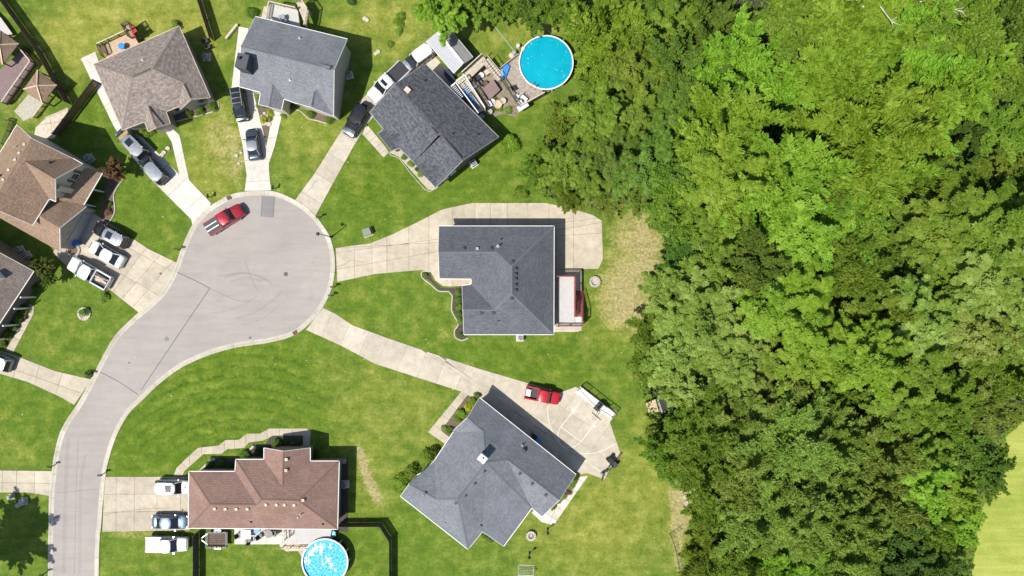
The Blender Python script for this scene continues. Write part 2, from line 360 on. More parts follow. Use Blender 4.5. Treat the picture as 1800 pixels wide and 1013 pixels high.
def lawn():
    xs = list(np.arange(-72, 72.1, .6)); ys = list(np.arange(-42, 42.1, .6))
    ext = [4, 10, 20, 40, 80, 160, 320, 640]
    xs = [xs[0]-e for e in ext[::-1]]+xs+[xs[-1]+e for e in ext]; ys = [ys[0]-e for e in ext[::-1]]+ys+[ys[-1]+e for e in ext]
    X, Y = np.meshgrid(xs, ys); nx, ny = len(xs), len(ys)
    px = X/S+900; py = 506.5-Y/S
    A = np.zeros((ny, nx, 3))
    for cx, cy, rx, ry, rot, d, l_, b in LAWN_SPOTS:
        a = math.radians(rot); dx = px-cx; dy = py-cy
        u = (dx*math.cos(a)+dy*math.sin(a))/rx; v = (-dx*math.sin(a)+dy*math.cos(a))/ry
        wt = np.exp(-np.power(u*u+v*v, 1.6)*.75)
        A[..., 0] += wt*d; A[..., 1] += wt*l_; A[..., 2] += wt*b
    A = np.clip(A, 0, 1)
    mow = np.zeros((ny, nx))
    for cx, cy, rx, ry, k in ((370,720,190,95,1.0),(500,660,110,60,.6),(640,330,110,70,.5),(900,625,200,40,.4)):
        mow += k*np.exp(-np.power(((px-cx)/rx)**2+((py-cy)/ry)**2, 2))
    mow = np.clip(mow, 0, 1)
    me = bpy.data.meshes.new('lawn')
    V = np.stack([X.ravel(), Y.ravel(), np.zeros(nx*ny)], 1)
    F = [(j*nx+i, j*nx+i+1, (j+1)*nx+i+1, (j+1)*nx+i) for j in range(ny-1) for i in range(nx-1)]
    me.from_pydata(V.tolist(), [], F)
    ca = me.color_attributes.new('turf', 'FLOAT_COLOR', 'POINT')
    ca.data.foreach_set('color', np.concatenate([A.reshape(-1, 3), mow.reshape(-1, 1)], 1).ravel().astype(np.float32))
    m, t, b, l = nodes('lawn_grass'); g = geo_pos(t)
    at = nn(t, 'ShaderNodeAttribute'); at.attribute_name = 'turf'; sp = nn(t, 'ShaderNodeSeparateColor'); l.new(at.outputs['Color'], sp.inputs[0])
    n0 = noise(t, l, g, .11, 5, .6); n1 = noise(t, l, g, .55, 5, .65); n2 = noise(t, l, g, 2.6, 4, .7); n3 = noise(t, l, g, 9, 3, .75)
    mp = nn(t, 'ShaderNodeMapping'); mp.inputs['Rotation'].default_value = (0, 0, R(28)); mp.inputs['Scale'].default_value = (.16, 1.0, 1); l.new(g, mp.inputs['Vector'])
    st = noise(t, l, mp.outputs[0], 1.3, 3, .55)
    base = ramp(t, l, n1, [(.3, (.07, .123, .014)), (.5, (.1, .16, .019)), (.72, (.147, .2, .034))])
    lush = ramp(t, l, n1, [(.3, (.062, .116, .01)), (.5, (.09, .15, .013)), (.72, (.13, .185, .02))])
    dry = ramp(t, l, n1, [(.3, (.18, .2, .03)), (.5, (.24, .245, .045)), (.72, (.33, .31, .09))])
    bare = ramp(t, l, n2, [(.3, (.25, .21, .1)), (.7, (.4, .34, .17))])
    jit = math_n(t, l, 'MULTIPLY', math_n(t, l, 'SUBTRACT', math_n(t, l, 'ADD', n1, math_n(t, l, 'MULTIPLY', n0, .8)), .9), 1.0)
    c = mix(t, l, math_n(t, l, 'ADD', math_n(t, l, 'MULTIPLY', sp.outputs[1], 1.3), jit, True), base, lush)
    c = mix(t, l, math_n(t, l, 'ADD', math_n(t, l, 'MULTIPLY', sp.outputs[0], .74), math_n(t, l, 'MULTIPLY', jit, 1.05), True), c, dry)
    bj = math_n(t, l, 'MULTIPLY', math_n(t, l, 'SUBTRACT', math_n(t, l, 'ADD', math_n(t, l, 'MULTIPLY', sp.outputs[2], 1.1), math_n(t, l, 'ADD', math_n(t, l, 'MULTIPLY', n2, .9), math_n(t, l, 'MULTIPLY', n1, .7))), 1.18), 2.0, True)
    c = mix(t, l, math_n(t, l, 'MULTIPLY', bj, .85), c, bare)
    c = mix(t, l, 1.0, c, ramp(t, l, st, [(.32, (.88, .9, .86)), (.68, (1.1, 1.08, 1.05))]), 'MULTIPLY')
    vd = nn(t, 'ShaderNodeVectorMath', operation='DISTANCE'); l.new(g, vd.inputs[0]); vd.inputs[1].default_value = P(420, 960, 0)
    rg = math_n(t, l, 'SINE', math_n(t, l, 'ADD', math_n(t, l, 'MULTIPLY', vd.outputs['Value'], 4.4), math_n(t, l, 'MULTIPLY', n1, 9.0)))
    rg = math_n(t, l, 'ADD', math_n(t, l, 'MULTIPLY', rg, .25), math_n(t, l, 'ADD', math_n(t, l, 'MULTIPLY', n2, .6), .2))
    c = mix(t, l, math_n(t, l, 'MULTIPLY', at.outputs['Alpha'], .55), c, mix(t, l, 1.0, c, ramp(t, l, rg, [(.22, (.5, .58, .5)), (.42, (1, 1, 1)), (.8, (1.12, 1.1, 1.1))]), 'MULTIPLY'))
    c = mix(t, l, 1.0, c, ramp(t, l, n2, [(.3, (.7, .76, .68)), (.5, (1, 1, 1)), (.7, (1.2, 1.15, 1.18))]), 'MULTIPLY')
    c = mix(t, l, 1.0, c, ramp(t, l, n3, [(.3, (.58, .64, .58)), (.5, (1, 1, 1)), (.7, (1.38, 1.32, 1.35))]), 'MULTIPLY')
    l.new(c, b.inputs['Base Color']); b.inputs['Roughness'].default_value = .95; b.inputs['Specular IOR Level'].default_value = .15
    bump(t, l, math_n(t, l, 'ADD', n3, math_n(t, l, 'MULTIPLY', n2, 1.5)), b, .55, .08)
    me.materials.append(m); o = link(bpy.data.objects.new('lawn', me)); o['kind'] = 'structure'
lawn()

def sheet(name, pts, m, z, kind='structure', px=True, parent=None, thick=None):
    mb = MB(); p = XY(pts) if px else pts
    if thick: mb.prism(p, z-thick, z)
    else:
        if poly_area(p) < 0: p = p[::-1]
        mb.add([(q[0], q[1], z) for q in p], [tuple(range(len(p)))])
    return mb.build(name, m, parent, kind=kind)

def field_mat():
    m, t, b, l = nodes('pale_field_grass'); g = geo_pos(t)
    c = ramp(t, l, noise(t, l, g, .22, 6, .65), [(.3, (.235, .285, .05)), (.5, (.3, .335, .07)), (.7, (.36, .375, .1))])
    mp = nn(t, 'ShaderNodeMapping'); mp.inputs['Rotation'].default_value = (0, 0, R(75)); mp.inputs['Scale'].default_value = (.1, 1.4, 1); l.new(g, mp.inputs['Vector'])
    c = mix(t, l, 1.0, c, ramp(t, l, noise(t, l, mp.outputs[0], 1.2, 4, .6), [(.35, (.84, .87, .8)), (.65, (1.08, 1.06, 1.05))]), 'MULTIPLY')
    n3 = noise(t, l, g, 6, 4, .75); c = mix(t, l, 1.0, c, ramp(t, l, n3, [(.3, (.72, .76, .7)), (.7, (1.22, 1.2, 1.2))]), 'MULTIPLY')
    l.new(c, b.inputs['Base Color']); b.inputs['Roughness'].default_value = .95; b.inputs['Specular IOR Level'].default_value = .15; bump(t, l, n3, b, .5, .08); return m
FIELD = [(1690,1200),(1708,1013),(1714,960),(1722,900),(1752,850),(1772,800),(1768,768),(1802,738),(1900,700),(2300,690),(2300,1200)]
sheet('field', FIELD, field_mat(), .016)
# ---------------------------------------------------------------- road and kerb
road_pts = smooth_line([tuple(P(x, y).to_2d()) for x, y in ROAD_IN], 1.0)
sheet('road', road_pts, M['asphalt'], .012, px=False)
kerb = thing('kerb', None, None, kind='structure')
def kerb_run():
    line = smooth_line([tuple(P(x, y).to_2d()) for x, y in ROAD_IN], .5)
    prof = [(-.02, .014), (.28, .03), (.42, .085), (.62, .1), (.64, .0)]
    n = len(line); outs = []
    for i in range(n):
        d = (line[min(n-1, i+1)]-line[max(0, i-1)]).normalized(); nrm = Vector((-d.y, d.x)); outs.append(nrm)
    i = 0; step = 6
    while i < n-1:
        j = min(n-1, i+step); mb = MB(); vs = []; fs = []
        seg = list(range(i, j+1))
        for q, k in enumerate(seg):
            d = (line[min(n-1, k+1)]-line[max(0, k-1)]).normalized()
            sh = .012 if q == 0 else (-.012 if q == len(seg)-1 else 0)
            for a, z in prof:
                p = line[k]+d*sh+outs[k]*a; vs.append((p.x, p.y, z))
        m_ = len(prof)
        for q in range(len(seg)-1):
            for r in range(m_-1): fs.append((q*m_+r, q*m_+r+1, (q+1)*m_+r+1, (q+1)*m_+r))
        fs.append(tuple(range(m_))); fs.append(tuple(range((len(seg)-1)*m_, len(seg)*m_))[::-1])
        mb.add(vs, fs); mb.build('kerb_section', M['kerb'], kerb); i = j
kerb_run()
def strip(name, pts, wd, z, m, px=True, kind='structure', parent=None, smooth=0, closed=False):
    p = [Vector(q) for q in (XY(pts) if px else pts)]
    if smooth: p = smooth_line(p, smooth, closed)
    mb = MB(); n = len(p)
    vs = []
    for i in range(n):
        a = p[(i-1) % n] if (closed or i > 0) else p[i]; b = p[(i+1) % n] if (closed or i < n-1) else p[i]
        d = (b-a).normalized(); q = Vector((-d.y, d.x))*wd/2
        vs += [(*(p[i]+q), z), (*(p[i]-q), z)]
    fs = [(2*i, 2*i+1, 2*((i+1) % n)+1, 2*((i+1) % n)) for i in range(n if closed else n-1)]
    mb.add(vs, fs); return mb.build(name, m, parent, kind=kind)
for s_ in ([(312,479),(340,492),(369,507)], [(369,507),(310,594),(248,686)], [(176,654),(210,672),(243,694)]):
    strip('tar_seam', s_, .11, .018, M['tar'], smooth=1.2)
for s_ in ([(369,507),(410,526),(436,530),(452,520)], [(431,460),(440,485),(452,510)], [(138,770),(134,860),(131,1010)], [(385,486),(430,480),(470,492)], [(101,866),(130,864),(172,860)]):
    strip('road_crack', s_, .035, .017, M['tar'], smooth=.8)
sheet('road_patch', [(461,344.5),(483,346),(480.5,382),(458.5,380.5)], M['asphalt_patch'], .022)
for s_, wd in (([(395,488),(425,480),(455,486),(480,500)], .35), ([(405,497),(432,488),(462,494)], .3), ([(415,560),(450,548),(480,528),(496,512)], .3), ([(425,572),(462,560),(492,536)], .22), ([(365,552),(405,545),(440,530)], .2), ([(120,770),(116,840),(112,1010)], .5), ([(150,800),(142,860),(140,1010)], .4)):
    strip('tyre_mark', s_, wd, .0145, M['scuff'], smooth=.8)
strip('tar_seam', [(461,346),(458.5,380.5),(480.5,382),(483,347)], .06, .027, M['tar'])
# ---------------------------------------------------------------- concrete drives and walks: every slab a piece of its own
def slabs(name, pts, cuts, m, z=.055, gap=.04):
    root = thing(name, None, None, kind='structure')
    p = XY(pts)
    base = MB().prism(offset(p, .02), .003, z-.02); base.build('joint_filler', M['joint'], root)
    bm = bmesh.new(); bm.faces.new([bm.verts.new((q[0], q[1], 0)) for q in p])
    for a, b in cuts:
        a, b = P(*a), P(*b); d = (b-a); nrm = Vector((-d.y, d.x, 0)).normalized()
        bmesh.ops.bisect_plane(bm, geom=bm.verts[:]+bm.edges[:]+bm.faces[:], plane_co=a, plane_no=nrm, dist=1e-4)
    for f in list(bm.faces):
        q = [v.co.to_2d() for v in f.verts]
        if abs(poly_area(q)) < .25: continue
        qi = offset(q, gap/2)
        if poly_area(qi)*poly_area(q) <= 0: continue
        MB().prism([tuple(v) for v in qi], .004, z+random.uniform(-.006, .006)).build('slab', m, root)
    bm.free(); return root
def lat(a, b, n0, n1, ext=0):  # cut lines across a straight run from a to b
    a = Vector(a); b = Vector(b); d = b-a; q = Vector((-d.y, d.x))
    return [((a+d*t)[:], (a+d*t+q)[:]) for t in [(i+.5)/(n1) for i in range(n0, n1)]]
slabs('driveway', [(142,103),(168,91),(185,140),(222,226),(250,241),(315,306),(302,250),(291,232),(299,222),(316,238),(333,317),(371,357),(369,367),(353,384),(340,402),(336,386),(267,317),(233,277),(200,222),(160,140)],
      lat((160,110),(215,225),0,4)+lat((215,228),(352,375),0,5), M['concrete_new'])
slabs('driveway', [(420,47),(437,50),(425,150),(446,163),(457,207),(463.5,234),(468.4,257),(474,227),(481,188),(498,190),(495,207),(483.5,257),(473,288.5),(474,309),(477,335),(430,336),(433.5,309),(426,253),(417.5,215),(406.7,157)],
      lat((440,150),(452,338),0,5), M['concrete_new'])
slabs('driveway', [(518,353),(551,308),(604.5,223.5),(632,179),(660,150),(720,100),(760,95),(790,125),(800,140),(760,170),(700,180),(657,205),(642,222),(593.5,308.5),(553,383)],
      lat((540,368),(650,192),0,5)+lat((650,192),(770,110),0,4), M['concrete'])
slabs('front_walk', [(642,224),(637,236),(674.5,277.5),(684,268),(676,256),(648,222)], lat((640,230),(679,272),0,4), M['concrete'])
slabs('driveway', [(590,436),(650,428),(690,412),(735,390),(778,368),(830,357),(960,357),(1005,367),(1042,378),(1058,388),(1060,455),(1052,473),(960,474),(900,490),(830,503),(812,503),(792,504),(778,503),(765,493),(757,478),(740,475),(660,482),(593,496)],
      [((x, 300), (x+dx, 600)) for x, dx in ((620,6),(652,4),(680,0),(718,2),(754,0),(795,0),(835,0),(862,0),(892,0),(928,0),(965,0),(1008,0))]+[((580,446),(1060,382)),((580,476),(760,444)),((900,419),(1060,410))], M['concrete_old'])
slabs('driveway', [(568,541),(590,552),(620,572),(680,594),(756,620),(838,647),(926,673),(985,690),(1012,680),(1086,724),(1072,742),(1090,795),(1062,843),(1033,832),(1010,835),(843,705),(809,688),(660,640),(600,608),(560,590),(538,580)],
      lat((560,560),(826,672),0,8)+[((860,690),(1010,800)),((826,672),(1070,835)),((930,690),(880,760)),((962,690),(925,745)),((1000,710),(955,770)),((1040,725),(985,800)),((1072,745),(1010,835)),((930,725),(1080,815)),((985,715),(1085,780))], M['concrete'], gap=.02)
slabs('front_walk', [(823,693),(811,688),(752,760),(784,782),(793,771),(775.5,757)], lat((818,690),(765,762),0,4)+[((762,745),(790,775))], M['concrete_old'])
slabs('side_walk', [(1034,836),(973,924),(952,918),(934,901),(945,890),(985,885),(1018,838)], lat((1028,838),(968,920),0,5)+[((960,935),(990,860))], M['concrete_new'])
slabs('driveway', [(184,838),(334,838),(334,932),(180,935)], [((x, 800), (x-1, 950)) for x in (205,237,277,318)]+[((170,869),(340,868)),((170,901),(340,897))], M['concrete_old'])
slabs('front_walk', [(305,837),(310.6,822),(348,787),(384.6,783),(397,773),(419.5,773),(435,762),(457,762),(474,753),(538,753),(546.6,758),(545,788),(533,788),(533,765.5),(480,766),(463,774.7),(438,778),(430,787.5),(400,790),(389,798.5),(358,798.5),(325,828),(321,837)],
      [((x, 700), (x+6, 900)) for x in (330,352,372,392,410,430,448,468,490,512)]+[((300,800),(340,830))], M['concrete_old'])
slabs('driveway', [(183,387),(205,400),(260,437),(307,460),(315,463),(306,486),(290,514),(266,538),(247,556),(243,549),(190,507),(120,470),(92,445),(150,365)],
      [((160,470),(230,380)),((205,505),(262,430)),((215,525),(285,445)),((120,430),(245,500)),((150,395),(280,465)),((238,535),(295,470))], M['concrete_old'])
slabs('driveway', [(-60,600),(18,621),(98,652.5),(148,664),(162,667),(131,712),(104,697),(50,672),(0,657),(-60,635)],
      [((40,600),(20,680)),((75,620),(55,700)),((115,640),(90,720)),((-60,620),(140,690))], M['concrete_old'])
slabs('front_walk', [(52,535),(60,537),(60,551),(24,620),(10,616),(46,556)], lat((56,540),(18,620),0,5), M['concrete_old'])
slabs('driveway', [(-60,826),(92,828),(89,872),(50,866),(-60,866)], [((5,800),(4,900)),((30,800),(29,900)),((62,800),(60,900)),((-60,847),(95,850))], M['concrete_old'])
# cracks in the drives
for s_, wd in (([(587,470),(604,466),(618,458),(640,462)], .03), ([(585,440),(592,430),(600,435)], .025), ([(537,340),(548,330),(552,322),(560,315)], .03), ([(180,905),(240,896),(300,893)], .035), ([(178,870),(179,900)], .03)):
    strip('concrete_crack', s_, wd, .068, M['tar'], smooth=.4)
# beds and ground patches
sheet('mulch_bed', [(743,478),(756,480),(760,492),(775,506),(800,507),(812,503),(818,503),(820,590),(822,593),(812,597),(802,592),(801,578),(808,569),(796,545),(797,518),(790,511),(772,510),(760,498),(745,487)], M['mulch'], .03)
sheet('mulch_bed', [(823,694),(840,705),(800,762),(786,775),(776,757)], M['mulch_brown'], .03)
sheet('mulch_bed', [(1018,838),(1012,834),(985,878),(945,890),(936,899),(960,897),(998,874)], M['mulch_brown'], .03)
sheet('flower_bed', [(446,163),(478,190),(474,227),(468,250),(463,234),(457,207)], M['mulch_brown'], .03)
sheet('flower_bed', [(497,186),(586,205),(587,214),(575,217),(545,208),(535,195),(522,192),(510,195),(498,208)], M['mulch_brown'], .03)
sheet('flower_bed', [(310,196),(368,171),(384,181),(385,190),(375,196),(340,206),(305,214)], M['mulch_brown'], .03)
sheet('flower_bed', [(683,268),(700,260),(768,328),(762,335),(752,333),(718,295),(700,275)], M['gravel'], .02)
sheet('flower_bed', [(178,340),(195,300),(215,315),(200,345),(203,370),(190,392),(175,385)], M['mulch_brown'], .03)
sheet('flower_bed', [(362,826),(383,805),(412,805),(412,832),(352,832)], M['mulch'], .03)
sheet('flower_bed', [(414,812),(445,780),(466,785),(466,812)], M['mulch'], .03)
sheet('flower_bed', [(478,765),(531,767),(531,792),(462,790),(470,775)], M['mulch'], .03)
sheet('flower_bed', [(85,455),(70,480),(50,530),(45,560),(10,610),(-10,600),(60,470)], M['mulch_brown'], .03)
sheet('flower_bed', [(592,810),(612,810),(612,935),(592,935)], M['mulch'], .025)
sheet('flower_bed', [(848,930),(872,950),(862,955),(846,940)], M['mulch'], .025)
sheet('gravel_patch', [(25,196),(50,166),(75,180),(60,205),(42,213)], M['gravel'], .02)
slabs('patio', [(63,224),(79,209),(121,192),(113,220),(95,245),(60,240)], [((85,190),(95,250)),((60,222),(120,212))], M['wood_pale'], .05)
sheet('gravel_patch', [(500,955),(535,955),(540,975),(536,990),(525,970)], M['gravel'], .02)
slabs('patio', [(412,924),(497,924),(497,957),(412,957)], [((440,900),(440,990)),((468,900),(468,990)),((400,940),(500,940))], M['concrete_new'])
slabs('patio', [(752,108),(790,138),(800,160),(770,175),(735,130)], [((740,140),(800,135))], M['concrete'])
sheet('dirt_patch', [(815,143),(848,104),(862,112),(884,142),(916,196),(905,206),(885,200),(868,206),(852,200)], plain('trodden_dirt', (.2, .17, .12), .95, .45, 1.5, bumpy=.6, world=True), .016)
# pale edging round the beds
def edging(name, pts, wd=.13, z=.09, m='kerb', smooth=.5):
    p = smooth_line(XY(pts), smooth); mb = MB()
    for a, b in zip(p[:-1], p[1:]): mb.bar((*a, z/2+.01), (*b, z/2+.01), wd, z)
    return mb.build(name, M[m], kind='structure')
edging('bed_edging', [(757,478),(752,477),(743,477),(741,487),(758,501),(771,512),(789,513),(795,520),(794,546),(806,570),(799,580),(800,593),(812,599),(823,594)])
edging('bed_edging', [(505,196),(520,193),(531,198),(543,209),(560,213),(575,217.5),(586,213),(587,204)])
edging('bed_edging', [(305,215),(340,206),(374,197),(385,189),(384,180)])
edging('bed_edging', [(683,270),(692,275),(702,279),(722,305),(748,334),(756,337),(770,329)], .09)
edging('bed_edging', [(181,388),(190,393),(202,372),(200,347),(203,335),(216,316)])
edging('bed_edging', [(352,828),(362,818),(366,812),(378,806)], .3, .16, 'rock')
edging('bed_edging', [(440,790),(446,784)], .3, .16, 'rock')
edging('bed_edging', [(80,208),(100,200),(121,191)], .2, .12)
# ---------------------------------------------------------------- houses
def house(name, label, V, faces, outline, roofm, wallm, trim='white', cat='house', overhang=.4, gutters=True, caps=True, capm=None, thick=.14, group=None):
    Pt = {k: P(*v) for k, v in V.items()}
    base = sum((Pt[k] for k in outline), Vector())/len(outline)
    root = thing(name, label, cat, (base.x, base.y, 0), group)
    mb = MB(); edges = {}; norms = []
    for fi, fs in enumerate(faces):
        ks = fs.split(); ps = [Pt[k] for k in ks]
        if poly_area([p.to_2d() for p in ps]) < 0: ks = ks[::-1]; ps = ps[::-1]
        nrm = Vector()
        for i in range(len(ps)):
            a, b = ps[i], ps[(i+1) % len(ps)]
            nrm += Vector(((a.y-b.y)*(a.z+b.z), (a.z-b.z)*(a.x+b.x), (a.x-b.x)*(a.y+b.y)))
        nrm.normalize()
        if nrm.z < 0: nrm = -nrm
        u = Vector((0, 0, 1)).cross(nrm)
        u = u.normalized() if u.length > 1e-4 else Vector((1, 0, 0)); v = nrm.cross(u)
        mb.add(ps, [tuple(range(len(ps)))], [[(p.dot(u), p.dot(v)) for p in ps]])
        norms.append((nrm, sum(ps, Vector())/len(ps)))
        for i in range(len(ks)): edges.setdefault(frozenset((ks[i], ks[(i+1) % len(ks)])), []).append((fi, ks[i], ks[(i+1) % len(ks)]))
    for e, us in edges.items():
        if len(us) == 1:
            a, b = Pt[us[0][1]], Pt[us[0][2]]; dz = Vector((0, 0, thick)); mb.add([a, b, b-dz, a-dz], [(0, 3, 2, 1)])
    for fs in faces:
        ps = [Pt[k]-Vector((0, 0, thick)) for k in fs.split()]
        if poly_area([p.to_2d() for p in ps]) > 0: ps = ps[::-1]
        mb.add(ps, [tuple(range(len(ps)))])
    roof = mb.build('roof', M[roofm], root)
    # walls
    op = [Pt[k].to_2d() for k in outline]; ip = offset(op, overhang); n = len(op)
    wb = MB(); W = {}
    for i in range(n):
        j = (i+1) % n; a, b = ip[i], ip[j]; za, zb = Pt[outline[i]].z-thick-.01, Pt[outline[j]].z-thick-.01
        wb.add([(a.x, a.y, 0), (b.x, b.y, 0), (b.x, b.y, zb), (a.x, a.y, za)], [(0, 1, 2, 3)])
        W[outline[i]] = a
    wb.build('wall', M[wallm], root)
    # gutters / rake boards
    if gutters:
        for i in range(n):
            j = (i+1) % n; a, b = Pt[outline[i]], Pt[outline[j]]; d = (b-a)
            if d.length < .6: continue
            sgn = 1 if poly_area(op) > 0 else -1
            q = Vector((d.y, -d.x, 0)).normalized()*sgn; du = d.normalized()
            lvl = abs(d.z)/d.length < .06
            wd, ht = (.085, .12) if lvl else (.045, .17)
            e = q*(wd/2+.004); dz = Vector((0, 0, -.02-ht/2))
            MB().bar(a+e+dz-du*.02, b+e+dz+du*.02, wd, ht).build('gutter' if lvl else 'rake_board', M[trim], root)
    if caps:
        for e, us in edges.items():
            if len(us) != 2: continue
            n1, c1 = norms[us[0][0]]; n2, c2 = norms[us[1][0]]
            a, b = Pt[us[0][1]], Pt[us[0][2]]
            if n1.z < .3 or n2.z < .3: continue
            if (c2-a).dot(n1) > -.02 or (b-a).length < 1.0: continue
            c = MB(); d = (b-a).normalized()
            for nr, cc in ((n1, c1), (n2, c2)):
                s_ = nr.cross(d).normalized()
                if (cc-a).dot(s_) < 0: s_ = -s_
                up = Vector((0, 0, .022)); lo = nr*.006
                c.add([a+up, b+up, b+s_*.15+lo, a+s_*.15+lo], [(0, 1, 2, 3)])
            c.build('ridge_cap', capm if capm else M[roofm], roof)
    root_info = dict(root=root, roof=roof, Pt=Pt, W=W, norms=norms, faces=faces)
    return root_info
def roof_z(H, x, y):
    """height of a house's roof above the world spot x, y"""
    best = None
    for fs, (nr, c) in zip(H['faces'], H['norms']):
        ps = [H['Pt'][k] for k in fs.split()]
        if in_poly(x, y, ps):
            z = c.z-((x-c.x)*nr.x+(y-c.y)*nr.y)/nr.z
            best = z if best is None else max(best, z)
    return best
def on_roof(H, px, py):
    z = 4.5
    for _ in range(6):
        p = P(px, py, z); zz = roof_z(H, p.x, p.y)
        if zz is None: break
        z = zz
    return P(px, py, z)
def vent_box(H, px, py, rz=0, m='plastic_black', s=.42):
    p = on_roof(H, px, py); mb = MB()
    mb.box((p.x, p.y, p.z+.06), (s*.8, s*.8, .2), rz); mb.box((p.x, p.y, p.z+.19), (s, s, .07), rz)
    return mb.build('roof_vent', M[m], H['roof'])
def vent_pipe(H, px, py, h=.5, r=.06, m='plastic_black'):
    p = on_roof(H, px, py); mb = MB(); mb.tube(p-Vector((0,0,.1)), p+Vector((0,0,h)), r, n=8); mb.lathe(p+Vector((0,0,.02)), [(r*2.6, 0), (r*1.1, .09)], 10)
    return mb.build('vent_pipe', M[m], H['roof'])
def ridge_vent(H, a, b, m, wd=.32, h=.09):
    pa, pb = on_roof(H, *a), on_roof(H, *b); up = Vector((0, 0, h/2+.02))
    return MB().bar(pa+up, pb+up, wd, h).build('ridge_vent', m, H['roof'])
def wall_piece(H, ka, kb, t, wd, z0, z1, depth, name, m, parent=None, off=0.0):
    a, b = H['W'][ka], H['W'][kb]; d = (b-a).normalized(); c = a+(b-a)*t
    q = Vector((-d.y, d.x)); cen = H['root'].location.to_2d()
    if (c-cen).dot(q) < 0: q = -q
    c = c+q*(depth/2+off)
    return MB().box((c.x, c.y, (z0+z1)/2), (wd, depth, z1-z0), math.atan2(d.y, d.x)).build(name, M[m], parent or H['root'])
def window(H, ka, kb, t, wd, z0, z1, shutters=None, frame='white'):
    f = wall_piece(H, ka, kb, t, wd, z0, z1, .08, 'window', frame)
    wall_piece(H, ka, kb, t, wd-.16, z0+.08, (z0+z1)/2-.03, .02, 'pane', 'pane', f, .075)
    wall_piece(H, ka, kb, t, wd-.16, (z0+z1)/2+.03, z1-.08, .02, 'pane', 'pane', f, .075)
    if shutters:
        L = (H['W'][kb]-H['W'][ka]).length
        for s_ in (-1, 1): wall_piece(H, ka, kb, t+s_*(wd/2+.22)/L, .36, z0, z1, .06, 'shutter', shutters)
# H1 taupe house, top left
z = 3.1
H1 = house('house', 'house with taupe brown shingled hip roof, beside the deck with the round blue table', dict(
  A=(165,113,z), B=(314.4,46.4,z), C=(368.6,171,z), P1=(336,174.5,4.2), L1=(316.5,192.5,z), E1=(314,186.8,z), E2=(291,196,z), R2=(298.5,217,z),
  P2=(275,223.8,4.0), L2=(261,231,z), E3=(254,213.5,z), D=(215,228.4,z), W=(232.6,136,5.7), E=(268.5,121,5.7), G1=(322,145,4.25), G2=(259.5,184,4.05)),
  ['A B E W', 'B C G1 E', 'G1 C P1', 'G1 P1 L1 E1', 'W E G1 E1 E2 G2 E3 D', 'E2 R2 P2 G2', 'G2 P2 L2 E3', 'A W D'],
  'A B C P1 L1 E1 E2 R2 P2 L2 E3 D'.split(), 'roof_taupe', 'taupe_wall', 'wood_pale')
ridge_vent(H1, (235,134.5), (264,122), M['wood_brown'], .2, .12)
ridge_vent(H1, (323.5,148), (335,172), M['wood_brown'], .13, .08); ridge_vent(H1, (262,188), (274,221), M['wood_brown'], .13, .08)
vent_pipe(H1, 251, 106, .35, .07, 'white')
window(H1, 'P1', 'C', .35, 1.5, 1.2, 2.5, 'mulch_brown'); window(H1, 'E1', 'E2', .5, .9, 1.0, 2.3)
# H2 grey gable house
z = 4.4
H2 = house('house', 'house with plain slate grey gable roof and a tall dark chimney on its left side', dict(
  A=(449,29.7,z), B=(610,69,z), RE=(587,122.6,6.9), C=(586,204,z), P2=(547.7,188.6,5.6), S2=(521.5,181.5,z), V=(498.5,173.4,z), Rr=(494,193.7,z),
  P1=(472.6,187.8,5.15), L=(455,183.7,z), E1=(458.4,162,z), D=(420.5,152,z), RW=(423.2,82,6.9), K1=(480,147.5,5.15), K2=(557,156.5,5.6)),
  ['A B RE RW', 'RW RE C K2 S2 V K1 E1 D', 'K2 C P2', 'K2 P2 S2', 'K1 V Rr P1', 'K1 P1 L E1'],
  'A B RE C P2 S2 V Rr P1 L E1 D RW'.split(), 'roof_slate', 'beige')
ridge_vent(H2, (429,83), (582,120), M['roof_char'], .5, .13); ridge_vent(H2, (430,83.2), (581,119.8), M['roof_slate'], .28, .2); ridge_vent(H2, (553.5,161), (548.5,185), M['roof_char'], .16, .08)
vent_pipe(H2, 527, 68, .4, .06, 'white'); vent_pipe(H2, 510, 141, .3, .06, 'white')
def chimney2():
    b = P(429.5, 104, 0)
    c = P(417.6, 106, 7.9)
    rz = math.atan2(122, -29); rz = -math.atan2(-29, 122)
    o = MB().box((c.x+.45, c.y, 3.85), (1.45, 1.8, 7.7), -.235).build('chimney', M['roof_char'], H2['roof'])
    MB().tube((c.x+.2, c.y+.3, 7.7), (c.x+.2, c.y+.3, 8.1), .16, n=10).build('flue', M['black'], H2['root'])
chimney2()
def chimney_box(H, px, py, zt, dx, dy, rz, m, capm, pipe=True):
    c = P(px, py, zt); zb = roof_z(H, c.x, c.y) or 3
    ch = MB().box((c.x, c.y, (zb-.9+zt)/2), (dx, dy, zt-zb+.9), rz).build('chimney', M[m], H['roof'])
    return ch, c
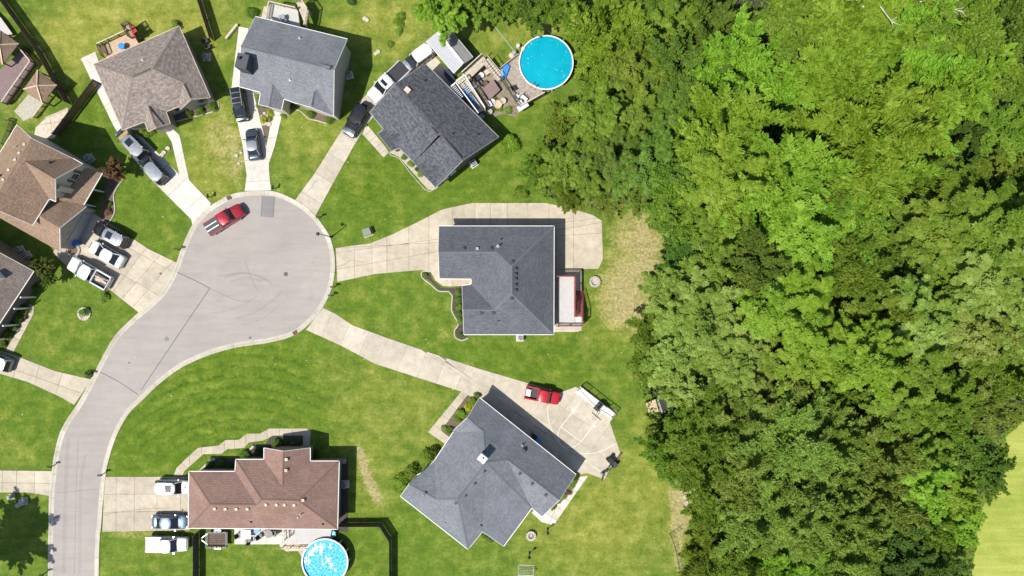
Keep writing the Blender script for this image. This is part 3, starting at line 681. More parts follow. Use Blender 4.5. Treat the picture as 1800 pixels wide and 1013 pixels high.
# H3 charcoal house
z = 3.3
H3 = house('house', 'house with dark charcoal shingled gable roof beside the pergola and the metal shed', dict(
  W=(650,197,z), Q1=(675,227.5,z), Q2=(664,235,z), Q3=(687.5,265,z), Q4=(701.7,260,z), X=(727.6,285,z), RX=(770.5,238.5,5.83), RW=(695,147,5.75), PG=(676.5,250,4.1), PK=(703,235.5,3.95),
  X2=(727.2,285.6,z+.12), S_=(766,329.5,z+.1), RE=(813.5,282,5.85), RX2=(776.5,237.3,5.88), E=(876,241,z), N=(748.5,113.4,z), G3=(745.6,309,4.3), G4=(772.5,292,4.45)),
  ['W Q1 PK Q4 X RX RW', 'PK Q1 Q2 PG', 'PK PG Q3 Q4', 'N RW RX RX2 RE E', 'X2 G3 G4', 'G3 S_ G4', 'X2 G4 S_ RE RX2'],
  'W Q1 Q2 PG Q3 Q4 X S_ RE E N RW'.split(), 'roof_char', 'brick_dark', 'metal_grey')
ridge_vent(H3, (699,149), (769,234), M['black'], .14, .1); ridge_vent(H3, (782,243), (812,278), M['black'], .14, .1)
vent_pipe(H3, 747, 142, .35, .07); vent_pipe(H3, 840, 237, .3, .09); vent_pipe(H3, 796, 236, .55, .07)
vent_box(H3, 716, 159.5, .9, 'wood_pale', .75)
wall_piece(H3, 'S_', 'RE', .3, 1.0, .9, 2.0, .06, 'window', 'white'); wall_piece(H3, 'S_', 'RE', .6, 1.0, .9, 2.0, .06, 'window', 'white')
# H4 centre house
z = 3.5
H4 = house('house', 'house with dark blue grey roof and pale ridge lines, beside the white decked balcony', dict(
  A=(771.8,398,z), B=(973.6,398,z), C=(973,588,z), D=(815.7,588,z), G2=(813.8,544.7,5.15), W3=(812.5,502.5,z), V2=(828.7,500.8,z), V1=(829,490.2,z), S1=(772.5,489.7,z), G1=(770.6,443.3,5.22),
  R1=(874.2,443.3,5.22), R2=(899.6,467.5,6.2), R3=(899.6,516.8,6.2), R4=(869.8,544.7,5.15)),
  ['A B R2 R1 G1', 'B C R3 R2', 'C D G2 R4 R3', 'V1 V2 R4 R3 R2 R1', 'G1 R1 V1 S1', 'V2 W3 G2 R4'],
  'A B C D G2 W3 V2 V1 S1 G1'.split(), 'roof_grey', 'beige', capm=M['roof_blue'])
for x, y in ((815,437.5),(839,437.5),(863,437.5),(900.5,461),(905.5,473),(905.5,482.5),(905.5,491),(905.5,501.5),(905.5,511),(899.5,524.5),(846,550.5),(867,550.5)):
    vent_box(H4, x, y, 0, 'plastic_black' if x != 839 else 'metal_grey', .36)
vent_pipe(H4, 876, 433, .7, .11, 'steel'); vent_pipe(H4, 881, 420.5, .4, .05); vent_pipe(H4, 876.5, 564, .3, .05)
# H5 lower right house
z = 3.3
H5 = house('house', 'large house with blue grey hipped roof turned askew, beside the basketball court', dict(
  A=(843,700,z), B=(1012,834.5,z), PE=(983.4,879,5.3), F=(952.7,908.4,z), K=(934.7,893,z+.1), S_=(885.2,960,z-.2), N_=(848,934.7,4.3), N2=(848,934.7,z+.25), S2=(823,965.6,z), W=(704.3,872.3,z),   PW=(719.5,851,4.45), W3=(733,836,z), W4=(745,830,z), W5=(764,810,z), F1=(797,760,z), F0=(797,757.5,z), PN=(821.7,734.4,4.75), RN=(849.7,758.7,4.8), AP=(854.6,813,6.15), J=(891.8,808,5.3),
  A2=(804.5,877.5,6.02), RV=(766.5,877.5,4.85)),
  ['A B PE J AP RN PN', 'J PE F K', 'AP J K', 'AP K S_ N_', 'AP N2 S2 A2', 'AP N_ N2', 'S2 W PW RV A2', 'PW W3 W4 W5 RV', 'RV W5 F1 RN AP A2', 'RN F1 F0 PN'],
  'A B PE F K S_ N_ N2 S2 W PW W3 W4 W5 F1 F0 PN'.split(), 'roof_blue', 'beige', caps=True)
for x, y in ((747,867.5),(801.5,884),(914,832),(935.5,850),(959.5,869.5)): vent_box(H5, x, y, -.67, 'plastic_black', .36)
for x, y in ((851,829.5),(834.5,850.5),(818,872)): vent_box(H5, x, y, -.67, 'plastic_black', .3)
vent_pipe(H5, 918, 782.5, .5, .07, 'steel'); vent_pipe(H5, 922, 791, .3, .13); vent_pipe(H5, 782, 919.5, .3, .06, 'metal_grey')
ch, c = chimney_box(H5, 848, 806.5, 7.1, .85, .7, -.67, 'cream', 'white')
MB().box((c.x, c.y, c.z+.04), (1.05, .9, .09), -.67).build('chimney_cap', M['white'], H5['root']); MB().tube((c.x, c.y, c.z+.09), (c.x, c.y, c.z+.4), .14, n=10).build('flue', M['steel'], H5['root'])
# H6 red brown house
z = 3.2
H6 = house('house', 'long house with red brown roof in stepped bays, between the wide drive and patterned pool', dict(
  A=(332.4,829.5,z), B1=(413.4,829.5,z), B2=(414.7,808.4,z), C1=(464.3,808.4,z), C2=(464.3,788,z), GP=(498,793.8,4.75), D1=(544.7,788,z), D2=(544.7,811.3,z), E=(595.6,811.3,z), SE=(592.7,930.3,z), SW=(331.2,928.3,z),
  L1=(369.6,887,5.1), L2=(450.7,887.6,5.1), M1=(460,878.5,5.55), M2=(524.3,880.4,5.55), GB=(496.7,855.5,4.78)),
  ['A B1 L2 L1', 'A L1 SW', 'SW L1 L2 M1 M2 SE', 'B1 B2 M1 L2', 'B2 C1 GB D2 E M2 M1', 'C1 C2 GP GB', 'GB GP D1 D2', 'E SE M2'],
  'A B1 B2 C1 C2 GP D1 D2 E SE SW'.split(), 'roof_brown', 'brick')
for x, y in ((378,894),(397,894.5),(416,894.5),(435.5,894.5),(468,887),(486.5,887),(500.5,887),(517.5,887.5),(504,807.5),(503.5,826.5),(533,879)):
    vent_box(H6, x, y, 0, 'wood_pale', .36)
vent_pipe(H6, 528, 905, 1.2, .06, 'white'); vent_pipe(H6, 441, 917.5, .3, .08); vent_pipe(H6, 567.5, 921.5, .3, .07)
# H7 tan two-storey house, left
z = 5.4; z1 = 3.0
H7 = house('house', 'two storey house with tan roof, shuttered gable window and garage wing, behind three vehicles', dict(
  N=(29.5,220,z), K1=(55.6,244,8.3), F4=(128,279,z), F3=(144,288.5,z), GP=(96.5,314.6,8.0), GL=(97.6,354,z), F2=(86,349,z), F1=(56.8,396,z), K2=(-16,364,8.3), NW=(-46,345,z), GR=(43,283,8.05)),
  ['N K1 K2 NW', 'K1 F4 GR F2 F1 K2', 'GR F4 F3 GP', 'GR GP GL F2'],
  'N K1 F4 F3 GP GL F2 F1 K2 NW'.split(), 'roof_tan', 'beige')
H7['root']['category'] = 'house'
for x, y in ((44,254.5),(35,269.5),(28,281.5),(16.5,299.5),(7,316.5)): vent_box(H7, x, y, -.5, 'wood_pale', .3)
vent_pipe(H7, 30, 258.5, .4, .07, 'steel'); vent_pipe(H7, 88, 286.5, .3, .08); vent_pipe(H7, 2, 309, .4, .08)
window(H7, 'GL', 'F3', .68, 1.0, 3.9, 5.2, 'wood_brown')
def h7_low():
    b = H7['root']
    V = dict(a=P(179.3,304,z1), b=P(146.4,360,z1), c=P(103,352,4.1), d=P(136,297,4.1))
    mb = MB()
    def rf(ps):
        nr = (ps[1]-ps[0]).cross(ps[2]-ps[0]).normalized(); nr = nr if nr.z > 0 else -nr
        u = Vector((0,0,1)).cross(nr).normalized(); v = nr.cross(u)
        if poly_area([p.to_2d() for p in ps]) < 0: ps = ps[::-1]
        mb.add(ps, [tuple(range(len(ps)))], [[(p.dot(u), p.dot(v)) for p in ps]])
        dn = Vector((0,0,-.15)); n = len(ps)
        mb.add([p+dn for p in ps], [tuple(range(n-1, -1, -1))])
        for i in range(n): mb.add([ps[i], ps[i]+dn, ps[(i+1) % n]+dn, ps[(i+1) % n]], [(0, 1, 2, 3)])
    rf([V['a'], V['b'], V['c'], V['d']])
    g = dict(p=P(104.4,401,5.35), r=P(151,363.5,z1), l=P(105.4,442.7,z1), k=P(62,375,5.35), rr=P(108,336,z1+.1), ll=P(-10,378,z1))
    rf([g['p'], g['r'], g['rr'], g['k']]); rf([g['k'], g['ll'], g['l'], g['p']])
    k2 = P(-40,348,5.35); rf([g['k'], k2, P(-70,352,z1), g['ll']])
    mb.build('lower_roof', M['roof_tan'], b)
    t = MB()
    t.bar(V['a']+Vector((.05,-.03,-.08)), V['b']+Vector((.05,-.03,-.08)), .1, .13)
    t.build('gutter', M['white'], b)
    t = MB(); t.bar(g['p']+Vector((.03,0,-.1)), g['r']+Vector((.03,0,-.1)), .06, .18); t.build('rake_board', M['white'], b)
    t = MB(); t.bar(g['p']+Vector((.03,0,-.1)), g['l']+Vector((.03,0,-.1)), .06, .18); t.build('rake_board', M['white'], b)
    # garage walls and door
    A, B = g['l'].to_2d(), g['r'].to_2d(); d = (B-A).normalized(); q = Vector((-d.y, d.x)); q = q if q.x < 0 else -q
    A2, B2 = A+q*.35+d*.35, B+q*.35-d*.35; C = (A2+B2)/2
    wl = MB(); bk = q*6.5
    wl.add([(*A2,0),(*B2,0),(*B2,z1-.1),(*C,5.05),(*A2,z1-.1)], [(0,1,2,3,4)]); wl.add([(*A2,0),(*A2,z1-.1),(*(A2+bk),z1-.1),(*(A2+bk),0)], [(0,1,2,3)]); wl.add([(*B2,0),(*B2,z1-.1),(*(B2+bk),z1-.1),(*(B2+bk),0)], [(0,1,2,3)])
    wl.build('garage_wall', M['stone'], b)
    cc = C-q*.05; gd = MB().box((cc.x, cc.y, 1.12), (4.7, .06, 2.2), math.atan2(d.y, d.x)).build('garage_door', M['metal_grey'], b)
    for i in range(1, 4):
        c3 = C-q*.085; MB().box((c3.x, c3.y, i*.55), (4.7, .02, .03), math.atan2(d.y, d.x)).build('door_groove', M['metal_grey'], gd)
    # porch posts
    for tt in (.05, .5, .97):
        p = V['a'].lerp(V['b'], tt); p.x -= .3; p.z = 0
        MB().box((p.x, p.y, 1.42), (.16, .16, 2.84), math.atan2(d.y, d.x)).build('porch_post', M['white'], b)
    # box bay at the gable
    e = H7['W']['GL'].lerp(H7['W']['F3'], .3); dd = (H7['W']['F3']-H7['W']['GL']).normalized(); qq = -q
    bb = e+qq*.25; MB().box((bb.x, bb.y, 5.0), (.7, .5, 2.9), math.atan2(dd.y, dd.x)).build('bay', M['beige'], b)
    e = H7['W']['GL'].lerp(H7['W']['F3'], .2)+qq*.04; MB().tube((e.x, e.y, 4.4), (e.x+qq.x*.05, e.y+qq.y*.05, 4.4), .3, n=14).build('round_vent', M['metal_grey'], b)
h7_low()
# H8 brown house at the left edge
z = 3.1
H8 = house('house', 'house with dull brown roof cut off by the left edge of the photo', dict(
  E=(58.7,477,z), S_=(-30,612,z), S3=(-150,520,z), N=(-62,390,z), R1=(-10,440,5.4), R2=(-98,572,5.4)),
  ['E S_ R2 R1', 'N R1 R2 S3'], 'E S_ R2 S3 N R1'.split(), 'roof_mauve', 'brick_dark')
def h8_bits():
    c = on_roof(H8, 2, 486); MB().box((c.x-.2, c.y, c.z+.4), (.9, 1.0, 1.7), .5).build('chimney', M['white'], H8['roof'])
    for x, y in ((36,523),(25,543),(5,573),(-12,598)):
        p = P(x, y, z-.2); MB().box((p.x, p.y, (z-.2)/2), (.17, .17, z-.2), .5).build('porch_post', M['white'], H8['root'])
h8_bits()
# ---------------------------------------------------------------- vehicles (built facing +x, then set on the ground)
def loft(mb, stations, ring):
    """stations: (x, halfwidth, ztop, zbot); ring(hw, zt, zb) -> list of (y, z) from centre top to the sill, mirrored"""
    n = None; rows = []
    for st in stations:
        r = ring(*st[1:]); r = [(y, z) for y, z in r]+[(-y, z) for y, z in reversed(r) if abs(y) > 1e-6]
        rows.append([(st[0], y, z) for y, z in r]); n = len(r)
    vs = [p for r in rows for p in r]; fs = []
    for j in range(len(rows)-1):
        for i in range(n): fs.append((j*n+i, j*n+(i+1) % n, (j+1)*n+(i+1) % n, (j+1)*n+i))
    fs.append(tuple(range(n))[::-1]); fs.append(tuple((len(rows)-1)*n+i for i in range(n)))
    mb.add(vs, fs)
def body_ring(hw, zt, zb): return [(0, zt+.025), (hw*.55, zt+.012), (hw*.86, zt-.02), (hw*.97, zt-.1), (hw, zt-.22), (hw, (zt+zb)/2-.05), (hw*.96, zb)]
PAINT = {}
def pm(name, c, metal=0.0, rough=.28):
    if name not in PAINT: PAINT[name] = paint(name, c, rough, .7, metal)
    return PAINT[name]
def vehicle(kind, label, px, py, dx, dy, Lpx, colour, roofm=None, hoodm=None, sunroof=False, bed=None, rack=False, spare=False, rearw=True, cat=None, shade=None, group='vehicles parked on the drives and the road'):
    L = Lpx*S*.985; W = {'sedan': .385, 'suv': .4, 'van': .405, 'pickup': .345, 'jeep': .42}[kind]*L; W = max(1.75, min(2.05, W))
    root = thing({'sedan': 'sedan', 'suv': 'sport_utility_vehicle', 'van': 'minivan', 'pickup': 'pickup_truck', 'jeep': 'off_road_vehicle'}[kind], label, cat or {'sedan': 'car', 'suv': 'car', 'van': 'minivan', 'pickup': 'pickup truck', 'jeep': 'car'}[kind], (0, 0, 0), group)
    h = W/2; hl = L/2
    if kind == 'sedan': zr, zb_, gh = 1.43, .93, (-.37, -.22, .08, .26); hood = .84; tail = .95
    elif kind == 'suv': zr, zb_, gh = 1.7, 1.05, (-.485, -.43, .12, .27); hood = .98; tail = 1.05
    elif kind == 'van': zr, zb_, gh = 1.74, 1.05, (-.49, -.44, .17, .35); hood = .95; tail = 1.05
    elif kind == 'jeep': zr, zb_, gh = 1.82, 1.15, (-.47, -.46, .1, .17); hood = 1.1; tail = 1.15
    else: zr, zb_, gh = 1.83, 1.14, (-.115, -.085, .145, .26); hood = 1.08; tail = 1.1
    zs = .32 if kind in ('pickup', 'jeep') else .22
    sq = kind in ('jeep', 'pickup')
    if kind == 'pickup':
        st = [(-.125, .985, zb_, zs), (-.05, 1, zb_, zs), (.2, 1, zb_-.02, zs), (.3, .99, hood, zs), (.4, .965, hood-.04, zs), (.46, .92, hood-.12, zs), (.49, .82, hood-.26, zs+.06), (.5, .7, hood-.4, zs+.15)]
    else:
        st = [(-.5, .74 if not sq else .9, tail-.35, zs+.18), (-.492, .86 if not sq else .95, tail-.18, zs+.06), (-.47, .94, tail-.05, zs), (-.4, .985, tail, zs), (-.25, 1, zb_, zs), (0, 1, zb_, zs), (.2, .995, zb_-.02, zs), (.3, .985, hood+.02, zs),
              (.4, .95 if not sq else .97, hood-.05, zs), (.455, .88 if not sq else .95, hood-.14, zs), (.485, .74 if not sq else .92, hood-.27, zs+.08), (.5, .58 if not sq else .88, hood-.4, zs+.16)]
    mb = MB(); loft(mb, [(x*L, w_*h, zt, zb) for x, w_, zt, zb in st], body_ring)
    body = mb.build('body', colour, root, smooth=not sq)
    # hood panel, a touch proud of the body
    hx = [gh[3]+.015, .36, .43, .468]; hm = MB(); rows = []
    for x in hx:
        zt = hood+.045 if x < .32 else (hood+.01 if x < .4 else (hood-.045 if x < .45 else hood-.1))
        ww = h*(.86 if x < .4 else (.8 if x < .45 else .7)); ww = ww if not sq else h*.84
        rows.append([(x*L, y*ww, zt-abs(y)**2*.05+.012) for y in (-1, -.5, 0, .5, 1)])
    n = 5; vs = [p for r in rows for p in r]; hm.add(vs, [(j*n+i, (j+1)*n+i, (j+1)*n+i+1, j*n+i+1) for j in range(len(hx)-1) for i in range(4)][0:])
    hm.build('hood', hoodm or colour, root, smooth=True)
    # glasshouse
    x0, x1, x2, x3 = (g*L for g in gh); wb = h*(.93 if not sq else .96); wr = h*(.74 if kind == 'sedan' else (.8 if not sq else .86)); zb = zb_-.03; zt = zr-.06
    c = dict(rb=(x0, wb*.94, zb), rt=(x1, wr*.94, zt), ft=(x2, wr*.96, zt), fb=(x3, wb*.92, zb-.03))
    mr = lambda p: (p[0], -p[1], p[2])
    rb, rt, ft, fb = c['rb'], c['rt'], c['ft'], c['fb']
    MB().add([fb, mr(fb), mr(ft), ft], [(0, 1, 2, 3)]).build('windshield', shade or M['glass'], root)
    MB().add([rb, rt, mr(rt), mr(rb)], [(0, 1, 2, 3)]).build('rear_window', M['glass'], root)
    for q in (lambda p: p, mr):
        MB().add([q(rb), q(fb), q(ft), q(rt)], [(0, 1, 2, 3)]).build('side_window', M['glass'], root)
        pl = MB()
        pl.bar(q(fb), q(ft), .09, .07); pl.bar(q(rb), q(rt), .12 if kind == 'sedan' else .16, .08)
        bx = (x0+x3)/2-.05*L; tx = (x1+x2)/2-.02*L
        pl.bar(q((bx, wb, zb)), q((tx, wr, zt)), .1, .05)
        if kind in ('suv', 'van', 'jeep'): pl.bar(q((bx-.2*L, wb, zb)), q((tx-.19*L, wr, zt)), .1, .05)
        pl.build('pillar', roofm or colour, root)
    # roof: crowned panel with rounded corners
    nx, ny = 7, 7; vs = []
    for i in range(nx):
        for j in range(ny):
            u = i/(nx-1)*2-1; v = j/(ny-1)*2-1
            ex = (x2-x1)/2+.05; ey = wr+.03
            k = 1-.07*max(0, abs(u)-.6)/.4*abs(v)**3
            vs.append(((x1+x2)/2+u*ex*(1-.03*v*v if u > 0 else 1-.02*v*v), v*ey*k, zr-.05*u*u*u*u-.055*v*v-.02*u*u))
    rf = MB().add(vs, [(i*ny+j, (i+1)*ny+j, (i+1)*ny+j+1, i*ny+j+1) for i in range(nx-1) for j in range(ny-1)])
    for a, b in (((x1, 0), (x2, 0)),):
        rf.box(((x1+x2)/2, 0, zr-.1), ((x2-x1)+.04, 2*wr*.98, .04))
    rob = rf.build('roof', roofm or colour, root, smooth=True)
    if sunroof: MB().box((x1*.32+x2*.68, 0, zr+.006), ((x2-x1)*.3, wr*1.15, .02)).build('sunroof', M['glass'], rob)
    if rack:
        for s_ in (-1, 1): MB().bar((x1+.15, s_*wr*.86, zr+.03), (x2-.2, s_*wr*.86, zr+.03), .05, .05).build('roof_rail', M['steel'], rob)
        if rack == 2:
            for t in (.25, .5, .75): MB().bar((x1+(x2-x1)*t, -wr*.86, zr+.05), (x1+(x2-x1)*t, wr*.86, zr+.05), .04, .03).build('roof_bar', M['steel'], rob)
    # wheels
    wr_ = .36 if sq else .33
    for fx in (-.3 if kind != 'pickup' else -.3, .315):
        for s_ in (-1, 1):
            ty = MB().lathe((0, 0, 0), [(wr_*.62, -.11), (wr_*.94, -.115), (wr_, -.08), (wr_, .08), (wr_*.94, .115), (wr_*.62, .11), (wr_*.62, -.11)], 18)
            ty.v = [Vector((v.x, v.z, v.y)) for v in ty.v]
            for v in ty.v: v += Vector((fx*L, s_*(h-.1), wr_))
            wl = ty.build('wheel', M['rubber'], root)
            rm = MB().lathe((0, 0, 0), [(wr_*.6, .1), (wr_*.2, .085), (wr_*.06, .1)], 10, True); rm.v = [Vector((v.x, v.z*s_, v.y)) for v in rm.v]
            for v in rm.v: v += Vector((fx*L, s_*(h-.1), wr_))
            rm.build('rim', M['chrome'], wl)
    # lamps, mirrors, bumpers, grille
    for s_ in (-1, 1):
        MB().box((.455*L, s_*h*.7, hood-.25), (.18, .24, .12), s_*-.35 if not sq else 0).build('headlight', M['lamp_clear'], root)
        MB().box((-.487*L if kind != 'pickup' else -.492*L, s_*h*.78, tail-.24), (.07, .18, .24)).build('tail_light', M['lamp_red'], root)
        MB().box((x3-.42, s_*(h+.1), zb_+.04), (.13, .2, .13)).build('wing_mirror', M['plastic_black'] if roofm else colour, root)
    MB().box((.492*L, 0, zs+.16), (.09, h*1.25, .2)).build('front_bumper', M['plastic_black'] if sq else colour, root)
    MB().box((-.495*L, 0, zs+.2), (.1, h*1.7, .2)).build('rear_bumper', M['chrome'] if kind == 'pickup' else (M['plastic_black'] if kind in ('suv', 'jeep') else colour), root)
    MB().box((.497*L, 0, hood-.3), (.03, h*.9, .2)).build('grille', M['black'], root)
    MB().bar((x3+.04, -wb*.8, zb+.0), (x3-.05, wb*.1, zb+.03), .03, .02).build('wiper', M['black'], root)
    if kind == 'pickup':
        bx0, bx1 = -.49*L, -.13*L; cx = (bx0+bx1)/2; bl = bx1-bx0; zt = 1.12
        bm = MB(); bm.box((cx, 0, .66), (bl, 2*h*.93, .1))
        for s_ in (-1, 1):
            bm.box((cx, s_*(h*.95-.03), .82), (bl, .17, .66))
        bm.box((bx1-.03, 0, .85), (.07, 2*h*.9, .54))
        b = bm.build('truck_bed', colour, root)
        MB().box((bx0+.03, 0, .84), (.08, 2*h*.86, .6)).build('tailgate', colour, root)
        MB().box((cx, 0, .72), (bl-.14, 2*h*.82, .03)).build('bed_liner', M['plastic_black'] if bed != 'grey' else M['metal_grey'], b)
        if bed == 'cover': MB().box((cx, 0, 1.15), (bl+.02, 2*h*.9, .05)).build('bed_cover', M['plastic_black'], b)
        if bed == 'greycover': MB().box((cx, 0, 1.15), (bl+.02, 2*h*.93, .06)).build('bed_cover', M['metal_grey'], b)
        if bed == 'stripes':
            MB().box((cx, 0, 1.13), (bl-.02, 2*h*.86, .05)).build('bed_cover', M['plastic_black'], b)
            for y in (-.3, .3): MB().box((cx-.1, y*h*1.05, 1.175), (bl-.2, .15, .03)).build('white_stripe', M['cushion'], b)
    if spare:
        t = MB().lathe((0, 0, 0), [(.1, -.1), (.35, -.11), (.39, 0), (.35, .11), (.1, .1)], 16); t.v = [Vector((v.z-hl-.1, v.y, v.x+.95)) for v in t.v]
        t.build('spare_wheel', M['rubber'], root)
    p = P(px, py, .75); root.location = (p.x, p.y, .07); root.rotation_euler = (0, 0, math.atan2(-dy, dx)); ORG.pop(root, None)
    return root
silver = pm('silver_paint', (.27, .285, .31), .5, .3); white_p = pm('white_paint', (.55, .555, .56)); black_p = pm('black_paint', (.014, .014, .016), .2)
dark_p = pm('dark_grey_paint', (.035, .038, .043), .4); red_p = pm('deep_red_paint', (.3, .012, .022), .25); red2 = pm('bright_red_paint', (.42, .012, .018), .1)
navy = pm('dark_blue_grey_paint', (.05, .065, .085), .45); ltblue = pm('ice_blue_paint', (.09, .135, .2), .45); steelblue = pm('blue_grey_paint', (.085, .11, .14), .5)
silver_or_glare = pm('pale_silver_or_glare_paint', (.22, .235, .255), .35, .38)
shade_m = plain('tan_sun_shade', (.42, .3, .13), .5, .15)
vehicle('van', 'silver blue minivan with tan windshield shade, nosed up to the taupe house', 233, 252, -.70, -.72, 66, steelblue, roofm=silver_or_glare, sunroof=True, shade=shade_m)
vehicle('suv', 'black crossover with roof coloured pale for its glare, behind the silver blue minivan', 269, 296.5, -.66, -.75, 62, black_p, roofm=silver_or_glare)  # glare on the dark car's roof is put into the roof colour
vehicle('van', 'black van with ribbed roof parked against the slate grey house, nose to the street', 422, 184, .15, .99, 60, black_p, rack=2, hoodm=dark_p)
vehicle('sedan', 'dark blue grey sedan with pale roof alone in the middle of the narrow pale drive', 445, 254, -.13, -.99, 56, navy, roofm=silver_or_glare)
vehicle('jeep', 'off road vehicle with black hardtop, blue grey hood and spare wheel, by the charcoal house', 626, 212.5, -.5, .866, 60, black_p, hoodm=steelblue, spare=True)
vehicle('pickup', 'white pickup with black covered bed and dark sunroof, beside the charcoal house', 682, 146, -.72, .69, 84, white_p, sunroof=True, bed='cover')
vehicle('jeep', 'white roofed off road vehicle with grey hood, beside the metal shed', 735, 103.5, -.81, .59, 60, dark_p, roofm=white_p, hoodm=silver)
vehicle('pickup', 'dark red pickup with two white stripes over its bed, parked in the turning circle', 395.5, 386, .85, -.53, 73, red_p, bed='stripes')
vehicle('suv', 'black sport utility vehicle with silver roof and sunroof, topmost of three on the double drive', 195.5, 413, -.88, -.48, 65, black_p, roofm=silver, sunroof=True)
vehicle('sedan', 'white sedan between the black sport utility vehicle and the white pickup', 187, 447, -.87, -.49, 67, white_p)
junk_truck = vehicle('pickup', 'white pickup with scrap timber in its open bed, beside the white sedan', 158, 480, -.87, -.49, 81, white_p)
vehicle('suv', 'white sport utility vehicle half cut off by the left edge of the photo', -10, 632, -.93, -.37, 66, silver_or_glare, roofm=white_p, sunroof=True)
vehicle('suv', 'white car with dark sunroof and black bicycle rack, nosed under the red brown roof', 305, 856, 1, .02, 62, white_p, sunroof=True)
vehicle('sedan', 'ice blue sedan on the wide drive, nosed up to the red brown house', 299, 917.5, 1, .02, 64, ltblue)
vehicle('pickup', 'white pickup with flat grey bed cover, parked on the grass', 295, 956, 1, .01, 74, white_p, bed='greycover')
cargo_truck = vehicle('pickup', 'bright red pickup with open bed, parked beside the court', 953.5, 695, .978, .21, 63, red2)
def cargo(px, py, z, items, name, label, cat, m, rz, group=None):
    p = P(px, py, z); mb = MB()
    for (x, y, zz, a, b, c, r_) in items:
        q = Matrix.Rotation(rz, 3, 'Z') @ Vector((x, y, zz)); mb.box((p.x+q.x, p.y+q.y, z+zz), (a, b, c), rz+r_)
    return tag(mb.build(name, m), label, cat, group)
a0 = math.atan2(.49, -.87)
for i, (x, y, r_, ln, mm, nm) in enumerate(((0, .25, .06, 1.7, 'wood_pale', 'bleached plank nearest the red brown tailgate side of the scrap timber'),(.05, .05, -.1, 1.8, 'wood_tan', 'tan plank in the middle of the scrap timber in the white pickup bed'),(-.1, -.2, .15, 1.5, 'metal_white', 'white board lying askew on the scrap in the white pickup bed'),(.1, -.38, -.04, 1.6, 'wood_brown', 'dark plank along the near side of the white pickup bed'))):
    lab = ['bleached plank along the far side of the scrap filled bed', nm, nm, nm][i]
    cargo(178.5, 491.5, .86, [(x, y, .06*i, ln, .2, .05, r_), (x+.2, y+.1, .06*i+.03, ln*.5, .12, .04, r_*3)], 'plank', lab, 'plank', M[mm], a0, 'scrap timber in the pickup bed')
cargo(928.5, 690, .86, [(0, 0, .12, .7, .95, .3, 0), (.05, .05, .3, .5, .7, .12, .2)], 'cargo_bag', 'white bag lying at the tail of the bright red pickup bed', 'bag', M['cushion'], -.21)
# ---------------------------------------------------------------- fences, decks, pools, sheds
def fence(label, pts, h, m, bay=2.4, name='fence', picket=.14):
    p = XY(pts); root = thing(name, label, 'fence', (p[0].x, p[0].y, 0))
    for a, b in zip(p[:-1], p[1:]):
        L = (b-a).length; n = max(1, int(round(L/bay))); d = (b-a)/L; rz = math.atan2(d.y, d.x)
        for i in range(n+1):
            c = a+d*(L*i/n); MB().box((c.x, c.y, h/2+.04), (.11, .11, h+.08), rz).build('post', M[m], root)
        for i in range(n):
            s0 = L*i/n+.06; s1 = L*(i+1)/n-.06; k = max(2, int((s1-s0)/picket)); pk = MB()
            for j in range(k):
                c = a+d*(s0+(j+.5)*(s1-s0)/k); pk.box((c.x, c.y, h/2+.03+random.uniform(-.012, .012)), ((s1-s0)/k-.012, .024, h-.06), rz)
            pk.build('picket_panel', M[m], root, kind='stuff')
            c = a+d*((s0+s1)/2); q = Vector((-d.y, d.x))*.035
            for z in (.35, h-.3): MB().box((c.x+q.x, c.y+q.y, z), (s1-s0, .045, .09), rz).build('rail', M[m], root)
    return root
fence('long tall brown board fence running down from the top left corner', [(-14,-40),(12,4),(75,92),(127,184)], 1.85, 'wood_brown')
fence('brown board fence slanting from the tan roofed house to the taupe house', [(177,147),(143,192),(107,240)], 1.85, 'wood_brown')
fence('brown board fence between the taupe house and the slate grey house', [(345,-30),(354,0),(377,72)], 1.85, 'wood_brown')
fence('dark board fence from the red brown house down past the utility trailer', [(350,934),(350,1060)], 1.85, 'wood_dark')
fence('dark board fence round the yard right of the round patterned pool', [(599,919),(671,918.5),(688,945),(688,1070)], 1.75, 'wood_dark')
def rail_run(root, pts, z, h, m, post=1.7, bal=.13, tm=None):
    for a, b in zip(pts[:-1], pts[1:]):
        a = Vector((*a[:2], 0)); b = Vector((*b[:2], 0)); L = (b-a).length; d = (b-a)/L; rz = math.atan2(d.y, d.x); n = max(1, int(round(L/post)))
        for i in range(n+1):
            c = a+d*(L*i/n); MB().box((c.x, c.y, z+h/2), (.1, .1, h), rz).build('rail_post', M[m], root)
        MB().bar(a+Vector((0,0,z+h)), b+Vector((0,0,z+h)), .14, .05).build('top_rail', M[tm or m], root)
        MB().bar(a+Vector((0,0,z+.12)), b+Vector((0,0,z+.12)), .05, .08).build('bottom_rail', M[m], root)
        k = int(L/bal); mb = MB()
        for j in range(k):
            c = a+d*((j+.5)*L/k); mb.box((c.x, c.y, z+h/2), (.035, .035, h-.1), rz)
        if k: mb.build('balusters', M[m], root, kind='stuff')
